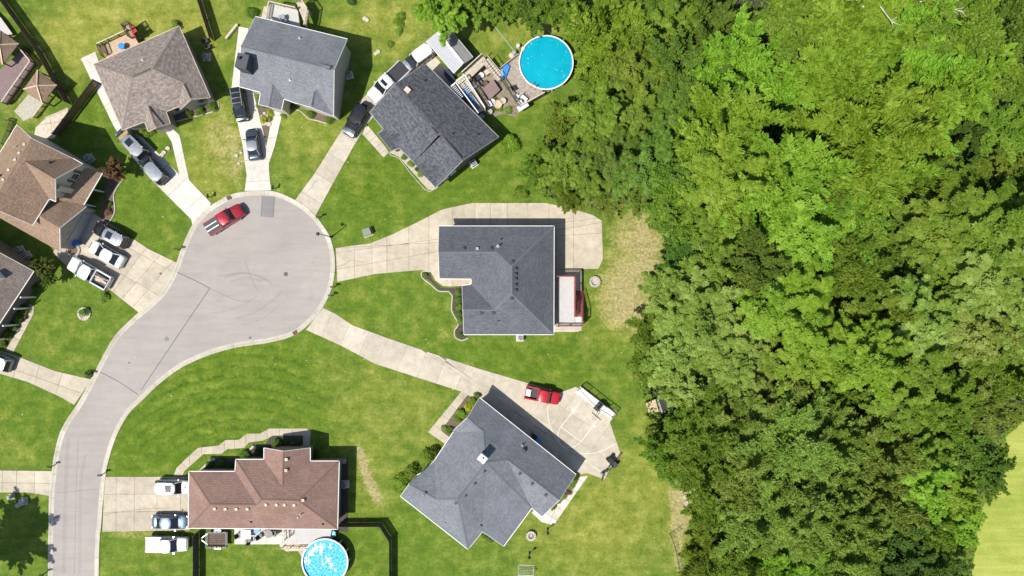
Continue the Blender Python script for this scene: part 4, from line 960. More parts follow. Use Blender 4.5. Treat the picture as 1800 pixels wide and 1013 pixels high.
def deck(name, label, cat, corners, z, m, rails=(), railm=None, skirt=None, h=.95, board=.14, post=1.7, tm=None, group=None):
    """corners: four plan points (photo px) in order; boards run from side 0-1 to side 3-2"""
    c = [P(x, y, z) for x, y in corners]; cc = sum(c, Vector())/4
    root = thing(name, label, cat, (cc.x, cc.y, 0), group)
    L = ((c[1]-c[0]).length+(c[2]-c[3]).length)/2; n = max(2, int(L/board)); mb = MB()
    for i in range(n):
        t0 = i/n+.006/L*2; t1 = (i+1)/n-.006/L*2
        a, b = c[0].lerp(c[1], t0), c[0].lerp(c[1], t1); e, f = c[3].lerp(c[2], t1), c[3].lerp(c[2], t0)
        dz = Vector((0, 0, random.uniform(-.004, .004)))
        mb.add([p+dz for p in (a, b, e, f)]+[p+dz-Vector((0,0,.035)) for p in (a, b, e, f)], [(0,1,2,3),(7,6,5,4),(4,5,1,0),(5,6,2,1),(6,7,3,2),(7,4,0,3)])
    mb.build('decking', M[m], root, kind='stuff')
    for i in range(4):
        a, b = c[i], c[(i+1) % 4]; d = Vector((0,0,-.17)); MB().bar(a+d, b+d, .06, .25).build('rim_joist', M[skirt or m], root)
        MB().bar((*(a*.94+cc*.06).to_2d(), 0), (*(a*.94+cc*.06).to_2d(), z-.06), .12, .12).build('deck_post', M[skirt or m], root)
    for r_ in rails: rail_run(root, [c[i].lerp(cc, .02) if isinstance(i, int) else i for i in r_], z, h, railm or m, post, tm=tm)
    return root, c
# centre house: white deck with red rails and stair
def deck4():
    z = 1.9
    root, c = deck('deck', 'white decked balcony with red rails and stair behind the centre house', 'deck', [(981,487),(1010.5,487),(1010.5,569),(981,569)], z, 'deck_white', (), 'wood_red', 'wood_red')
    q = [P(*p, z+.95) for p in ((979,486),(1010.5,486),(1010.5,557))]
    rail_run(root, [q[0], q[1], q[2]], z, .95, 'wood_red', 1.8)
    q = [P(*p, z+.95) for p in ((979,573.5),(1024,573.5),(1024,558))]; rail_run(root, q, z, .95, 'wood_red', 1.8)
    lp = [P(*p, z) for p in ((981,569),(1023,569),(1023,558),(1010.5,558))]; mb = MB().prism([p.to_2d() for p in [P(981,569,z),P(1023,569,z),P(1023,575,z),P(981,575,z)]], z-.2, z-.004); mb.build('landing', M['deck_white'], root)
    MB().prism([p.to_2d() for p in [P(1011,557,z),P(1023,557,z),P(1023,569.2,z),P(1011,569.2,z)]], z-.2, z-.002).build('landing', M['deck_white'], root)
    n = 10
    for i in range(n):
        t = (i+.5)/n; zz = z*(1-t)
        a = P(1013, 557-46*(i/n), zz); b = P(1023, 557-46*((i+1)/n), zz)
        MB().box(((a.x+b.x)/2, (a.y+b.y)/2, zz), (.85, .27, .05)).build('stair_tread', M['wood_red'], root)
    for x in (1012.5, 1023.5):
        a, b = P(x, 557, z), P(x, 511, .05); MB().bar(a, b, .05, .26).build('stringer', M['wood_red'], root)
        MB().bar(a+Vector((0,0,.95)), b+Vector((0,0,.95)), .08, .06).build('handrail', M['wood_red'], root)
        mb = MB()
        for k in range(14):
            p = a.lerp(b, k/13); mb.box((p.x, p.y, p.z+.48), (.04, .04, .95))
        mb.build('balusters', M['wood_red'], root, kind='stuff')
    for x, y in ((983,490),(1008,490),(1008,530),(983,566),(1021,572)):
        p = P(x, y, 0); MB().box((p.x, p.y, z/2), (.13, .13, z)).build('deck_post', M['wood_red'], root)
deck4()
sheet('patio_slab', [(974,474),(1022,474),(1022,582),(974,582)], M['concrete_old'], .04, thick=.035)
strip('patio_edge_or_rail_shadow', [(973,581.5),(1017,581.5)], .3, .06, M['kerb'])
strip('patio_edge_or_rail_shadow', [(1024,473),(1023,520)], .12, .1, M['black'])  # black strip painted where the deck rail's shadow falls
# taupe house deck
d1, c1 = deck('deck', 'tan wooden deck with dark rails behind the taupe house', 'deck', [(176,81.5),(231,56),(246,80),(190,107)], 1.1, 'wood_tan', [(0, 1)], 'wood_brown', 'wood_brown', tm='wood_pale', board=.16)
rail_run(d1, [P(176,81.5,1.1), P(184,101,1.1)], 1.1, .95, 'wood_brown'); rail_run(d1, [P(184,79,1.1), P(191,97,1.1)], 1.1, .95, 'wood_brown')
d2, c2 = deck('raised_landing', 'small raised landing with tall dark rails at the deck corner, red toys on it', 'landing', [(219,47),(229,41.5),(241,62),(230,67)], 1.5, 'wood_tan', [(0, 1), (1, 2), (3, 0)], 'wood_brown', 'wood_brown', board=.16)
# slate grey house deck
d3, c3 = deck('deck', 'pale grey deck with pale rails behind the slate grey house', 'deck', [(476,7),(523,18),(527,48),(471,36)], 1.7, 'deck_white', [(0, 1), (0, 3)], 'wood_pale', 'wood_pale', tm='wood_pale')
deck('deck_bay', 'narrow raised bay with rails at the corner of the pale grey deck', 'deck', [(521,4),(533,4),(543,19),(538,48)], 1.75, 'wood_pale', [(0, 1), (1, 2), (2, 3)], 'wood_pale', 'wood_pale', tm='wood_pale')
sheet('patio_slab', [(464,12),(476,12),(474,38),(459,33)], M['concrete'], .05, thick=.045)
def beam(name, label, cat, a, b, wd, ht, m, z=0):
    p, q = P(*a, z), P(*b, z); mb = MB(); mb.bar(p+Vector((0,0,ht/2)), q+Vector((0,0,ht/2)), wd, ht); return tag(mb.build(name, M[m]), label, cat)
beam('timber_wall', 'pale timber retaining wall slanting across the grass left of the slate grey house', 'wall', (419,45), (399,70), .28, .5, 'wood_pale')
# top left neighbours
def gazebo(label, corners, apex, ze, za, m='roof_tan', cat='gazebo'):
    c = [P(x, y, ze) for x, y in corners]; a = P(*apex, za); cc = sum(c, Vector())/len(c)
    root = thing('gazebo', label, cat, (cc.x, cc.y, 0)); n = len(c)
    for i in range(n):
        p, q = c[i], c[(i+1) % n]; nr = (q-p).cross(a-p).normalized(); nr = nr if nr.z > 0 else -nr; u = Vector((0,0,1)).cross(nr).normalized(); v = nr.cross(u)
        dn = Vector((0,0,-.1)); MB().add([p, q, a, p+dn, q+dn, a+dn], [(0,1,2),(5,4,3),(3,4,1,0)], [[(t.dot(u), t.dot(v)) for t in (p, q, a)], None, None]).build('roof_panel', M[m], root)
        MB().bar(q+Vector((0,0,.02)), a+Vector((0,0,.03)), .16, .05).build('hip_cap', M['wood_tan'], root)
        w_ = p.lerp(cc, .1); MB().box((w_.x, w_.y, ze/2), (.14, .14, ze-.05)).build('post', M['wood_brown'], root)
    return root
deck('deck', 'dull mauve boarded deck between the two tan canopies at the left edge', 'deck', [(41,86),(62,111),(11,184),(-30,150)], .75, 'wood_mauve', [(1, 2), (0, 1)], 'wood_brown', 'wood_brown', tm='wood_pale', post=1.3)
deck('deck', 'pale boarded deck strip cut off by the top left edge', 'deck', [(-20,10),(2,32),(22,60),(-12,66)], .6, 'deck_white', (), None, 'wood_brown')
gazebo('square tan shingled canopy beside the mauve deck, nearest the brown fence', [(41,157),(66,122.6),(100,150),(74,181.6)], (64.7,151), 2.4, 3.5)
gazebo('tan shingled canopy half cut off by the left edge above the mauve deck', [(0,53),(33,77),(4.5,113.5),(-34,86)], (-1,79), 2.4, 3.5)
def low_rail():
    p = XY([(66,208),(80,189),(94,171)]); root = thing('garden_rail', 'low post and rail fence beside the pale gravel patch', 'fence', (p[0].x, p[0].y, 0)); rail_run(root, p, 0, .9, 'wood_brown', 1.3, tm='wood_pale')
    p = XY([(10,255),(19,232),(24,214),(12,212)]); root = thing('garden_rail', 'dark rail fence at the upper corner of the two storey house', 'fence', (p[0].x, p[0].y, 0)); rail_run(root, p, 0, .9, 'wood_brown', 1.3)
low_rail()
# shed
def shed():
    z, zr = 2.3, 3.15
    A, B, C, D = P(750,72.5,z), P(791,52,z), P(831,100.5,z), P(797.7,128.4,z); E, F = P(770,56.5,zr), P(813.5,111.8,zr)
    cc = (A+B+C+D)/4; root = thing('shed', 'metal shed with white and grey ribbed gable roof beside the pergola', 'shed', (cc.x, cc.y, 0))
    for nm, (a, b, c, d), m in (('roof_sheet', (A, E, F, D), 'metal_white'), ('roof_sheet', (E, B, C, F), 'metal_grey')):
        dn = Vector((0,0,-.06)); rs = MB().add([a,b,c,d,a+dn,b+dn,c+dn,d+dn], [(0,1,2,3),(7,6,5,4),(4,5,1,0),(5,6,2,1),(6,7,3,2),(7,4,0,3)]); 
        r = rs.build(nm, M[m], root); n = 16; rb = MB()
        for i in range(n+1):
            t = i/n; up = Vector((0,0,.018)); rb.bar(a.lerp(d, t)+up, b.lerp(c, t)+up, .05, .035)
        rb.build('ribs', M[m], r, kind='stuff')
    MB().bar(E+Vector((0,0,.03)), F+Vector((0,0,.03)), .34, .05).build('ridge_cap', M['white'], root)
    for a, b in ((A, E), (E, B), (F, C), (D, F), (A, D), (B, C)): MB().bar(a-Vector((0,0,.06)), b-Vector((0,0,.06)), .12, .1).build('edge_trim', M['white'], root)
    q = [Vector(v) for v in offset([v.to_2d() for v in (A, B, C, D)], .25)]; w_ = MB()
    for i in range(4):
        a, b = q[i], q[(i+1) % 4]; w_.add([(a.x, a.y, 0), (b.x, b.y, 0), (b.x, b.y, z-.05), (a.x, a.y, z-.05)], [(0,1,2,3)])
    for i, k, r_ in ((0, 1, E), (2, 3, F)):
        a, b = q[i], q[k]; m_ = (a+b)/2; w_.add([(a.x,a.y,z-.05),(b.x,b.y,z-.05),(m_.x,m_.y,zr-.12)], [(0,1,2)])
    w_.build('wall', M['metal_grey'], root)
shed()
# pools
def pool(label, px, py, rpx, h, wall, water, rim='white', capw=.15, inner=None):
    c = P(px, py, h); c.z = 0; r = rpx*S*(HC-h)/HC
    root = thing('swimming_pool', label, 'swimming pool', c)
    MB().lathe(c, [(r-.12, .0), (r-.1, h-.05)], 40).build('wall', wall, root, smooth=True)
    n = 14
    for i in range(n):
        t = 2*math.pi*i/n; q = c+Vector((math.cos(t)*(r-.02), math.sin(t)*(r-.02), 0)); MB().box((q.x, q.y, h/2), (.09, .16, h-.02), t).build('upright', M['white'], root)
        t2 = 2*math.pi*(i+1)/n; vs = []
        for k in range(5):
            a = t+.004+(t2-t-.008)*k/4
            vs += [(*(c.to_2d()+Vector((math.cos(a), math.sin(a)))*(r-capw)), h+.02), (*(c.to_2d()+Vector((math.cos(a), math.sin(a)))*(r+.02)), h+.01)]
        cp = MB().add(vs, [(2*k, 2*k+2, 2*k+3, 2*k+1)[::-1] for k in range(4)]); m2 = [(v[0], v[1], v[2]-.05) for v in vs]; cp.add(m2, [(2*k, 2*k+2, 2*k+3, 2*k+1) for k in range(4)]+[])
        cp.add([vs[1], vs[3], vs[5], vs[7], vs[9], m2[9], m2[7], m2[5], m2[3], m2[1]], [(0,1,8,9),(1,2,7,8),(2,3,6,7),(3,4,5,6)]); cp.build('rim_section', M[rim], root)
    MB().lathe(c, [(r-.16, h-.02), (r-.17, .1)], 40).build('liner', inner or water, root, smooth=True)
    g = MB(); nr = 18; na = 40; vs = [(c.x, c.y, h-.2)]
    for j in range(1, nr+1):
        for i in range(na): vs.append((c.x+math.cos(2*math.pi*i/na)*(r-.16)*j/nr, c.y+math.sin(2*math.pi*i/na)*(r-.16)*j/nr, h-.2))
    fs = [(0, 1+i, 1+(i+1) % na) for i in range(na)]+[(1+(j-1)*na+i, 1+j*na+i, 1+j*na+(i+1) % na, 1+(j-1)*na+(i+1) % na) for j in range(1, nr) for i in range(na)]
    g.add(vs, fs); g.build('pool_water', water, root)
    return root, c, r
def water_cover():
    m, t, b, l = nodes('turquoise_pool_water'); g = geo_pos(t)
    l.new(ramp(t, l, noise(t, l, g, .5, 4), [(.3, (.003, .27, .37)), (.7, (.006, .33, .43))]), b.inputs['Base Color'])
    b.inputs['Roughness'].default_value = .12; b.inputs['IOR'].default_value = 1.33; bump(t, l, noise(t, l, g, 3.2, 4), b, .22, .06); return m
def water_pattern():
    m, t, b, l = nodes('patterned_pool_water'); g = geo_pos(t)
    vo = nn(t, 'ShaderNodeTexVoronoi'); vo.feature = 'DISTANCE_TO_EDGE'; vo.inputs['Scale'].default_value = 2.6; l.new(g, vo.inputs['Vector'])
    a = ramp(t, l, vo.outputs[0], [(.0, (.3, .62, .72)), (.14, (.02, .33, .55)), (.5, (.012, .24, .47))])
    c = mix(t, l, ramp(t, l, noise(t, l, g, 3.5, 5, .7), [(.42, (0,)*3), (.6, (1,)*3)]), a, (.08, .4, .58))
    l.new(c, b.inputs['Base Color']); b.inputs['Roughness'].default_value = .08; b.inputs['IOR'].default_value = 1.33; bump(t, l, noise(t, l, g, 3, 3), b, .25, .06); return m
pl1 = pool('round turquoise pool with white rim at the edge of the wood', 960, 110, 48, 1.25, M['metal_white'], water_cover())
def pool_clutter():
    root, c, r = pl1; rg = random.Random(2)
    a = R(-118); e = Vector((math.cos(a), math.sin(a), 0)); q = Vector((-e.y, e.x, 0)); ld = MB()
    for s_ in (-.28, .28):
        p = c+e*(r-.25)+q*s_; ld.tube(p+Vector((0,0,.6)), p+Vector((0,0,1.95)), .03, n=6); ld.tube(p+Vector((0,0,1.95)), p+e*.55+Vector((0,0,1.85)), .03, n=6); ld.tube(p+e*.55+Vector((0,0,1.85)), p+e*.55+Vector((0,0,.97)), .03, n=6)
    for z in (1.12, 1.4): p = c+e*(r-.25); ld.box(p+Vector((0,0,z)), (.12, .56, .04), a)
    ld.build('ladder', M['steel'], root)
    p = c+Vector((math.cos(2.6), math.sin(2.6), 0))*(r-.05); MB().box((p.x, p.y, 1.24), (.35, .4, .12), 2.6).build('skimmer', M['white'], root)
    mb = MB()
    for k in range(34):
        t = rg.uniform(0, 6.28); d = (r-.3)*math.sqrt(rg.random()); s_ = rg.uniform(.025, .07); x, y = c.x+math.cos(t)*d, c.y+math.sin(t)*d
        mb.add([(x+math.cos(t+u)*s_, y+math.sin(t+u)*s_, 1.056+.004*(k % 3)) for u in (0, 1.4, 3.0, 4.6)], [(0,1,2,3)])
    tag(mb.build('floating_petals', M['rock']), 'pale petals and leaf bits floating on the turquoise pool', 'petals', kind='stuff')
pool_clutter()
pl2 = pool('round patterned blue pool with white froth, cut off by the bottom edge', 571, 988, 41, 1.3, M['plastic_black'], water_pattern(), capw=.16, inner=M['bright_blue'])
def froth():
    random.seed(4); z = 1.3-.2+.006; mb = MB()
    for cx, cy, n, s_ in ((555,964,20,5),(548,972,26,6),(541,982,16,5),(566,960,14,4),(563,972,10,4),(577,985,10,5),(583,996,9,4),(590,1002,5,3),(570,992,6,5),(539,990,6,4),(580,962,5,3)):
        for _ in range(n):
            x = cx+random.gauss(0, s_*.6); y = cy+random.gauss(0, s_*.6)
            if math.hypot(x-571, y-988) > 37.5: continue
            p = P(x, y, z); k = 6; r = random.uniform(.05, .17); ph = random.random()*6
            mb.add([(p.x+math.cos(ph+2*math.pi*i/k)*r*random.uniform(.5, 1.3), p.y+math.sin(ph+2*math.pi*i/k)*r*random.uniform(.5, 1.3), z+random.uniform(0, .015)) for i in range(k)], [tuple(range(k))])
    o = mb.build('pool_froth', M['white']); tag(o, 'white froth drifting on the upper left of the patterned pool', 'froth', kind='stuff')
froth()
# pool 1 deck: boards, tall rails, stair, ramp
pd, pc = deck('pool_deck', 'weathered wooden deck curving round the left side of the turquoise pool', 'deck', [(911,95.5),(878,121),(913,189),(958,166)], .97, 'wood_grey', (), None, 'wood_dark', board=.15)
rail_run(pd, [P(880,139,1.1), P(914,190,1.1)], 1.1, 1.0, 'wood_dark', 1.5, .09); rail_run(pd, [P(914,190,1.1), P(957,166,1.1)], 1.1, 1.0, 'wood_dark', 1.5, .09, tm='wood_pale')
MB().bar(P(879,121,1.5), P(910,96,1.5), .07, .7).build('side_board', M['wood_pale'], pd)
wk, wc = deck('raised_walkway', 'pale raised walkway between the metal shed and the pool stair', 'walkway', [(812,131),(848,98),(857,108),(822,142)], 1.6, 'wood_pale', [(0, 1)], 'wood_grey', 'wood_grey', board=.15, tm='wood_pale')
def stair(label, a, b, wpx, z0, z1, n, m, railm):
    p, q = P(*a, z0), P(*b, z1); d = (q-p); root = thing('garden_stair', label, 'stairs', (p.x, p.y, 0)); rz = math.atan2(d.y, d.x); nr = Vector((-math.sin(rz), math.cos(rz), 0))*wpx*S/2
    run = d.to_2d().length/n
    for i in range(n):
        c = p.lerp(q, (i+.5)/n); MB().box((c.x, c.y, c.z), (run*.86, wpx*S, .06), rz).build('stair_tread', M[m], root)
    for s_ in (-1, 1):
        MB().bar(p+nr*s_-Vector((0,0,.1)), q+nr*s_-Vector((0,0,.1)), .06, .24).build('stringer', M[railm], root); MB().bar(p+nr*s_+Vector((0,0,.9)), q+nr*s_+Vector((0,0,.9)), .09, .06).build('handrail', M['wood_pale'] if s_ > 0 else M[railm], root)
        for t in (0, .33, .66, 1):
            c = p.lerp(q, t)+nr*s_; MB().box((c.x, c.y, c.z+.42), (.08, .08, .95), rz).build('rail_post', M[railm], root)
    return root
stair('wooden stair stepping down beside the dark rail to the turquoise pool deck', (853,106), (880,140), 12, 1.6, 1.1, 9, 'wood_pale', 'wood_grey')
# pergola
def pergola():
    z = 2.7; q = [P(785,158.5,z), P(817,132,z), P(852.5,190,z), P(839,199,z), P(821,183,z)]
    A, B, C, D = P(785,158.5,z), P(817,132,z), P(852,189,z), P(826,211,z)
    cc = (A+B+C)/3; root = thing('pergola', 'white slatted pergola against the charcoal house', 'pergola', (cc.x, cc.y, 0))
    for a, b in ((A, B), (B, C), (A, P(807,181,z)), (P(801,145.5,z), P(841,199,z))): MB().bar(a, b, .12, .2).build('beam', M['white'], root)
    for i in range(9):
        t = (i+.7)/9*.42; a = A.lerp(D, t); b = B.lerp(C, t); e = a.lerp(b, .42); MB().bar(a+Vector((0,0,.14)), e+Vector((0,0,.14)), .07, .14).build('slat', M['white'], root)
    for i in range(7):
        t = .1+i*.055; a = A.lerp(D, t); b = B.lerp(C, t); MB().bar(a.lerp(b, .66)+Vector((0,0,.14)), b+Vector((0,0,.14)), .06, .12).build('slat', M['white'], root)
    for p in (A, B, C, P(839,198,z)): MB().box((p.x, p.y, z/2), (.14, .14, z-.1)).build('post', M['white'], root)
pergola()
deck('deck', 'pale deck under the pergola with a long blue runner on it', 'deck', [(801,141),(814,132),(853,192),(838,200)], .9, 'wood_pale', [(1, 2)], 'wood_pale', 'wood_grey', board=.15, tm='wood_pale')
deck('deck', 'dark brown deck strip along the charcoal house wall, right of the pergola', 'deck', [(783,160),(801,145),(838,198),(826,207)], .8, 'wood_brown', (), None, 'wood_brown')
def runner():
    mb = MB(); z = 1.0
    for i in range(6):
        t0, t1 = i/6+.01, (i+1)/6-.01; a0_, b0_ = P(812,157,z), P(837,193,z); a1_, b1_ = P(818,154,z), P(843,190,z)
        p = [a0_.lerp(b0_, t0), a0_.lerp(b0_, t1), a1_.lerp(b1_, t1), a1_.lerp(b1_, t0)]; mb.prism([v.to_2d() for v in p], z-.05, z+.1+.03*(i % 2))
    tag(mb.build('lounge_cushion', M['blue_plastic']), 'long blue lounge cushion lying under the pergola', 'cushion')
runner()
deck('hot_tub_platform', 'dull pink boarded platform between the pergola and the pool deck', 'platform', [(849,155),(867,140),(879,158),(859.5,176.5)], .8, 'wood_mauve', (), None, 'wood_brown', board=.22)
# pool 2 deck
def deck6():
    root, c = deck('pool_deck', 'very pale wooden deck between the red brown house and the patterned pool', 'deck', [(497,927),(583,930),(578,957),(497,957)], .9, 'deck_white', (), None, 'wood_tan')
    rail_run(root, [P(497,962,.9), P(540,963,.9)], .5, .9, 'wood_tan', 1.0, .4, tm='wood_pale'); rail_run(root, [P(503,930,.9), P(503,947,.9)], .9, .9, 'wood_tan', 1.0, .4, tm='wood_pale'); rail_run(root, [P(511,930,.9), P(511,942,.9)], .9, .9, 'wood_tan', 1.0, .4, tm='wood_pale')
deck6()
MB().prism(XY([(493,957),(497,952),(545,957),(543,965),(505,967)]), .0, .5).build('deck_step', M['wood_pale'])
tag(bpy.data.objects['deck_step'], 'low pale step along the edge of the very pale pool deck', 'step')
# ---------------------------------------------------------------- street furniture and yard things
def mailbox_proto():
    root = thing('mailbox', 'mailbox', 'mailbox', (0, 0, 0), 'black mailboxes along the kerb')
    MB().box((0, 0, .5), (.1, .1, 1.0)).build('post', M['black'], root)
    mb = MB(); n = 8; vs = []
    for x in (-.27, .27):
        vs += [(x, -.11, 1.0), (x, .11, 1.0)]+[(x, .11*math.cos(math.pi*k/n), 1.12+.11*math.sin(math.pi*k/n)) for k in range(n+1)]
    m = n+3; fs = [(i, (i+1) % m, m+(i+1) % m, m+i) for i in range(m)]+[tuple(range(m))[::-1], tuple(range(m, 2*m))]
    vs2 = [(v[0], v[1], v[2]) for v in vs]; order = [0, 1]+list(range(2, m)); mb.add(vs2, fs); b = mb.build('box', M['black'], root)
    MB().box((.28, 0, 1.1), (.02, .16, .15)).build('flap', M['plastic_black'], b); MB().box((.1, .13, 1.2), (.14, .02, .05)).build('flag', M['red_plastic'], b)
    MB().bar((-.02, 0, .62), (.2, 0, .98), .06, .06).build('brace', M['black'], root)
    return root
MBX = [(371,347,95,'mailbox on the kerb between the taupe house drive and the slate grey house drive'),(484,332,75,'mailbox on the kerb just right of the slate grey house drive'),(563,383,10,'mailbox on the kerb beside the charcoal house drive, nearest the street lamp'),
 (588,505,-10,'mailbox on the kerb just below the centre house drive'),(584,520,-20,'mailbox on the kerb just above the long curving drive to the court'),(316,439,165,'mailbox on the kerb at the top of the double drive with three vehicles'),
 (162,657,150,'mailbox with a small bush, at the kerb by the leftmost drive'),(184,832,0,'mailbox on the kerb above the wide drive of the red brown house'),(96,818,180,'mailbox on the kerb above the drive cut off by the left edge'),(82,1006,180,'mailbox lowest on the kerb, at the bottom left')]
mp_ = mailbox_proto()
for i, (x, y, a, lb) in enumerate(MBX):
    o = mp_ if i == 0 else dup(mp_); o.location = P(x, y, 0); o.rotation_euler = (0, 0, R(a)); o['label'] = lb
def street_lamp():
    p = P(582.5, 417, 0); root = thing('street_lamp', 'black street lamp on the kerb right of the turning circle', 'street lamp', p)
    MB().lathe(p, [(.16, 0), (.16, .3), (.09, .4)], 12).build('base', M['black'], root)
    MB().tube(p, p+Vector((0, 0, 4.2)), .075, .05, 10).build('pole', M['black'], root)
    t = p+Vector((0, 0, 4.2)); MB().tube(t, t+Vector((-.5, .08, .12)), .045, .04, 8).build('arm', M['black'], root)
    h = t+Vector((-.62, .1, .1)); MB().lathe(h, [(.05, .2), (.2, .1), (.24, -.05), (.22, -.06)], 12).build('lamp_head', M['black'], root)
street_lamp()
def ac_unit(label, px, py, rz=0, rnd=False):
    p = P(px, py, .5); p.z = 0; root = thing('air_conditioner', label, 'air conditioner', p, 'air conditioners beside the houses')
    MB().box((p.x, p.y, .05), (1.05, 1.05, .08), rz).build('pad', M['concrete_new'], root)
    if rnd: MB().lathe(p, [(.42, .09), (.42, .75), (.38, .82), (.3, .82)], 20).build('case', M['metal_grey'], root)
    else: MB().box((p.x, p.y, .47), (.8, .8, .76), rz).build('case', M['metal_white'], root)
    MB().lathe(p, [(.36, .855), (.3, .86), (.3, .84)], 18).build('grille_ring', M['steel'], root); MB().lathe(p, [(.3, .853), (.02, .853)], 18).build('fan_opening', M['black'], root)
    f = MB()
    for k in range(5): t = k*2*math.pi/5+.3; f.box((p.x+math.cos(t)*.15, p.y+math.sin(t)*.15, .862), (.26, .09, .012), t)
    f.build('fan', M['metal_grey'], root)
ac_unit('round grey air conditioner in shade right of the taupe house', 361, 99, 0, True)
ac_unit('air conditioner in shade right of the slate grey house', 612.5, 131, .25, True)
ac_unit('white air conditioner on the grass below the charcoal house', 832, 287, .6)
ac_unit('white air conditioner against the lower wall of the centre house', 914.5, 594)
ac_unit('round air conditioner in shade right of the red brown house', 605.5, 853, 0, True)
ac_unit('white air conditioner behind the two storey tan house, near the reddish tree', 155, 278, .6)
ac_unit('upper of two air conditioners in the shady gap at the left edge', 33, 440, .6); ac_unit('lower of two air conditioners in the shady gap at the left edge', 44.5, 449, .6)
def bin_(label, px, py, m, h=1.05, rz=.4):
    p = P(px, py, .9); p.z = .05; root = thing('wheelie_bin', label, 'bin', p); mb = MB()
    c, s_ = math.cos(rz), math.sin(rz); vs = []
    for z, k in ((.08, .23), (h, .31)):
        for x, y in ((-1,-1),(1,-1),(1,1),(-1,1)): vs.append((p.x+(x*c-y*s_)*k, p.y+(x*s_+y*c)*k, z+.05))
    mb.add(vs, [(3,2,1,0),(4,5,6,7),(0,1,5,4),(1,2,6,5),(2,3,7,6),(3,0,4,7)]); mb.build('tub', m, root); MB().box((p.x, p.y, h+.09), (.7, .72, .09), rz).build('lid', m, root)
    MB().bar((p.x-.3*c, p.y-.3*s_-.3, .13), (p.x-.3*c, p.y-.3*s_+.3, .13), .14, .14).build('wheel', M['rubber'], root)
bin_('blue bin beside the ring of stones at the tan house garage', 133, 428, M['blue_plastic'])
bin_('blue bin in the shade of the blue grey house wall', 944.5, 776, M['bright_blue'], .9, -.67)
bin_('black bin in the shade beside the blue bin at the court house wall', 939, 769, M['plastic_black'], .9, -.67)
def ring(label, px, py, r, n, m, h=.4, grate=True, cat='fire pit', nm='fire_pit', fill='ash'):
    p = P(px, py, .2); p.z = 0; root = thing(nm, label, cat, p)
    for i in range(n):
        t = 2*math.pi*i/n; MB().box((p.x+math.cos(t)*r, p.y+math.sin(t)*r, h/2+.01), (.3, 2*math.pi*r/n*.92, h*random.uniform(.93, 1.05)), t).build('block', M[m], root)
    MB().lathe(p, [(r-.14, .1), (0.01, .12)], 20).build('ash_bed', M[fill], root)
    return root, p
fr, fp = ring('stone ring fire pit with logs, on the grass below the askew blue grey house', 933.5, 942, .52, 12, 'rock')
for k in range(3): t = k*1.1; MB().tube(fp+Vector((math.cos(t)*.35, math.sin(t)*.35, .2)), fp-Vector((math.cos(t)*.35, math.sin(t)*.35, -.24)), .07, .06, 7).build('log', M['bark_dead'], fr)
ring('grey block ring on the dry grass right of the centre house', 1045.5, 495.5, .62, 14, 'rock_ring', .35, fill='gravel')
ring('ring of small stones with brown mulch at the tan house garage corner', 128, 440, .8, 16, 'rock_ring', .2, cat='planting ring', nm='planting_ring', fill='mulch_brown')
ring('pale stone ring round the little tree on the left lawn', 147, 552, .75, 14, 'rock', .18, cat='planting ring', nm='planting_ring', fill='gravel')
def flat_disc(nm, label, cat, px, py, r, m, z, n=18, group=None):
    p = P(px, py, 0); mb = MB().lathe((p.x, p.y, 0), [(r, z-.03), (r*.98, z), (.01, z+.003)], n); return tag(mb.build(nm, M[m]), label, cat, group)
flat_disc('manhole_cover', 'round manhole cover in the middle of the turning circle', 'manhole cover', 502.5, 482, .3, 'iron', .035)
flat_disc('manhole_cover', 'round manhole cover in the lower road, left of the long tar seam', 'manhole cover', 293, 596, .3, 'asphalt_patch', .035)
flat_disc('manhole_cover', 'small round cover in the double drive near the kerb', 'manhole cover', 282.5, 481, .16, 'iron', .075)
flat_disc('manhole_cover', 'small cover near the kerb at the foot of the turning circle', 'manhole cover', 439.5, 594, .16, 'iron', .035)
flat_disc('manhole_cover', 'small cover in the road near the leftmost drive', 'manhole cover', 227, 638, .12, 'iron', .035)
def drain(label, px, py, rz):
    p = P(px, py, 0); root = thing('storm_drain', label, 'drain', p); MB().box((p.x, p.y, .1), (.6, .55, .06), rz).build('frame', M['rust'], root)
    for k in range(5):
        c = Vector((math.cos(rz), math.sin(rz)))*(k-2)*.1; MB().box((p.x+c.x, p.y+c.y, .14), (.05, .45, .03), rz).build('bar', M['iron'], root)
drain('rust brown storm drain in the kerb above the dark red pickup', 403, 348, .4); drain('rust brown storm drain in the kerb at the foot of the long curving drive', 519, 585, .55)
def utility_box(label, px, py, rz, sz=(1.0, .9, .75), m='green_box'):
    p = P(px, py, .4); root = thing('utility_box', label, 'utility box', (p.x, p.y, 0)); MB().box((p.x, p.y, .05), (sz[0]+.3, sz[1]+.3, .1), rz).build('pad', M['concrete_old'], root)
    MB().box((p.x, p.y, .1+sz[2]/2), sz, rz).build('cabinet', M[m], root); MB().box((p.x, p.y, .13+sz[2]), (sz[0]+.06, sz[1]+.06, .06), rz).build('lid', M[m], root)
utility_box('grey green utility box on the lawn above the centre house drive', 645.5, 408.5, .35)
utility_box('pale utility box on the grass at the bottom left, nearest the kerb', 40, 882, .05, (.55, .75, .6), 'metal_white'); utility_box('small pale utility box at the bottom left, upper of two side by side', 18, 874, .1, (.5, .4, .5), 'metal_white'); utility_box('low pale utility lid left of the larger pale box at bottom left', 30, 889, .6, (.6, .3, .2), 'metal_white')
utility_box('small pale box on the gravel right of the red brown house', 603, 812, 0, (.35, .3, .5), 'metal_grey')
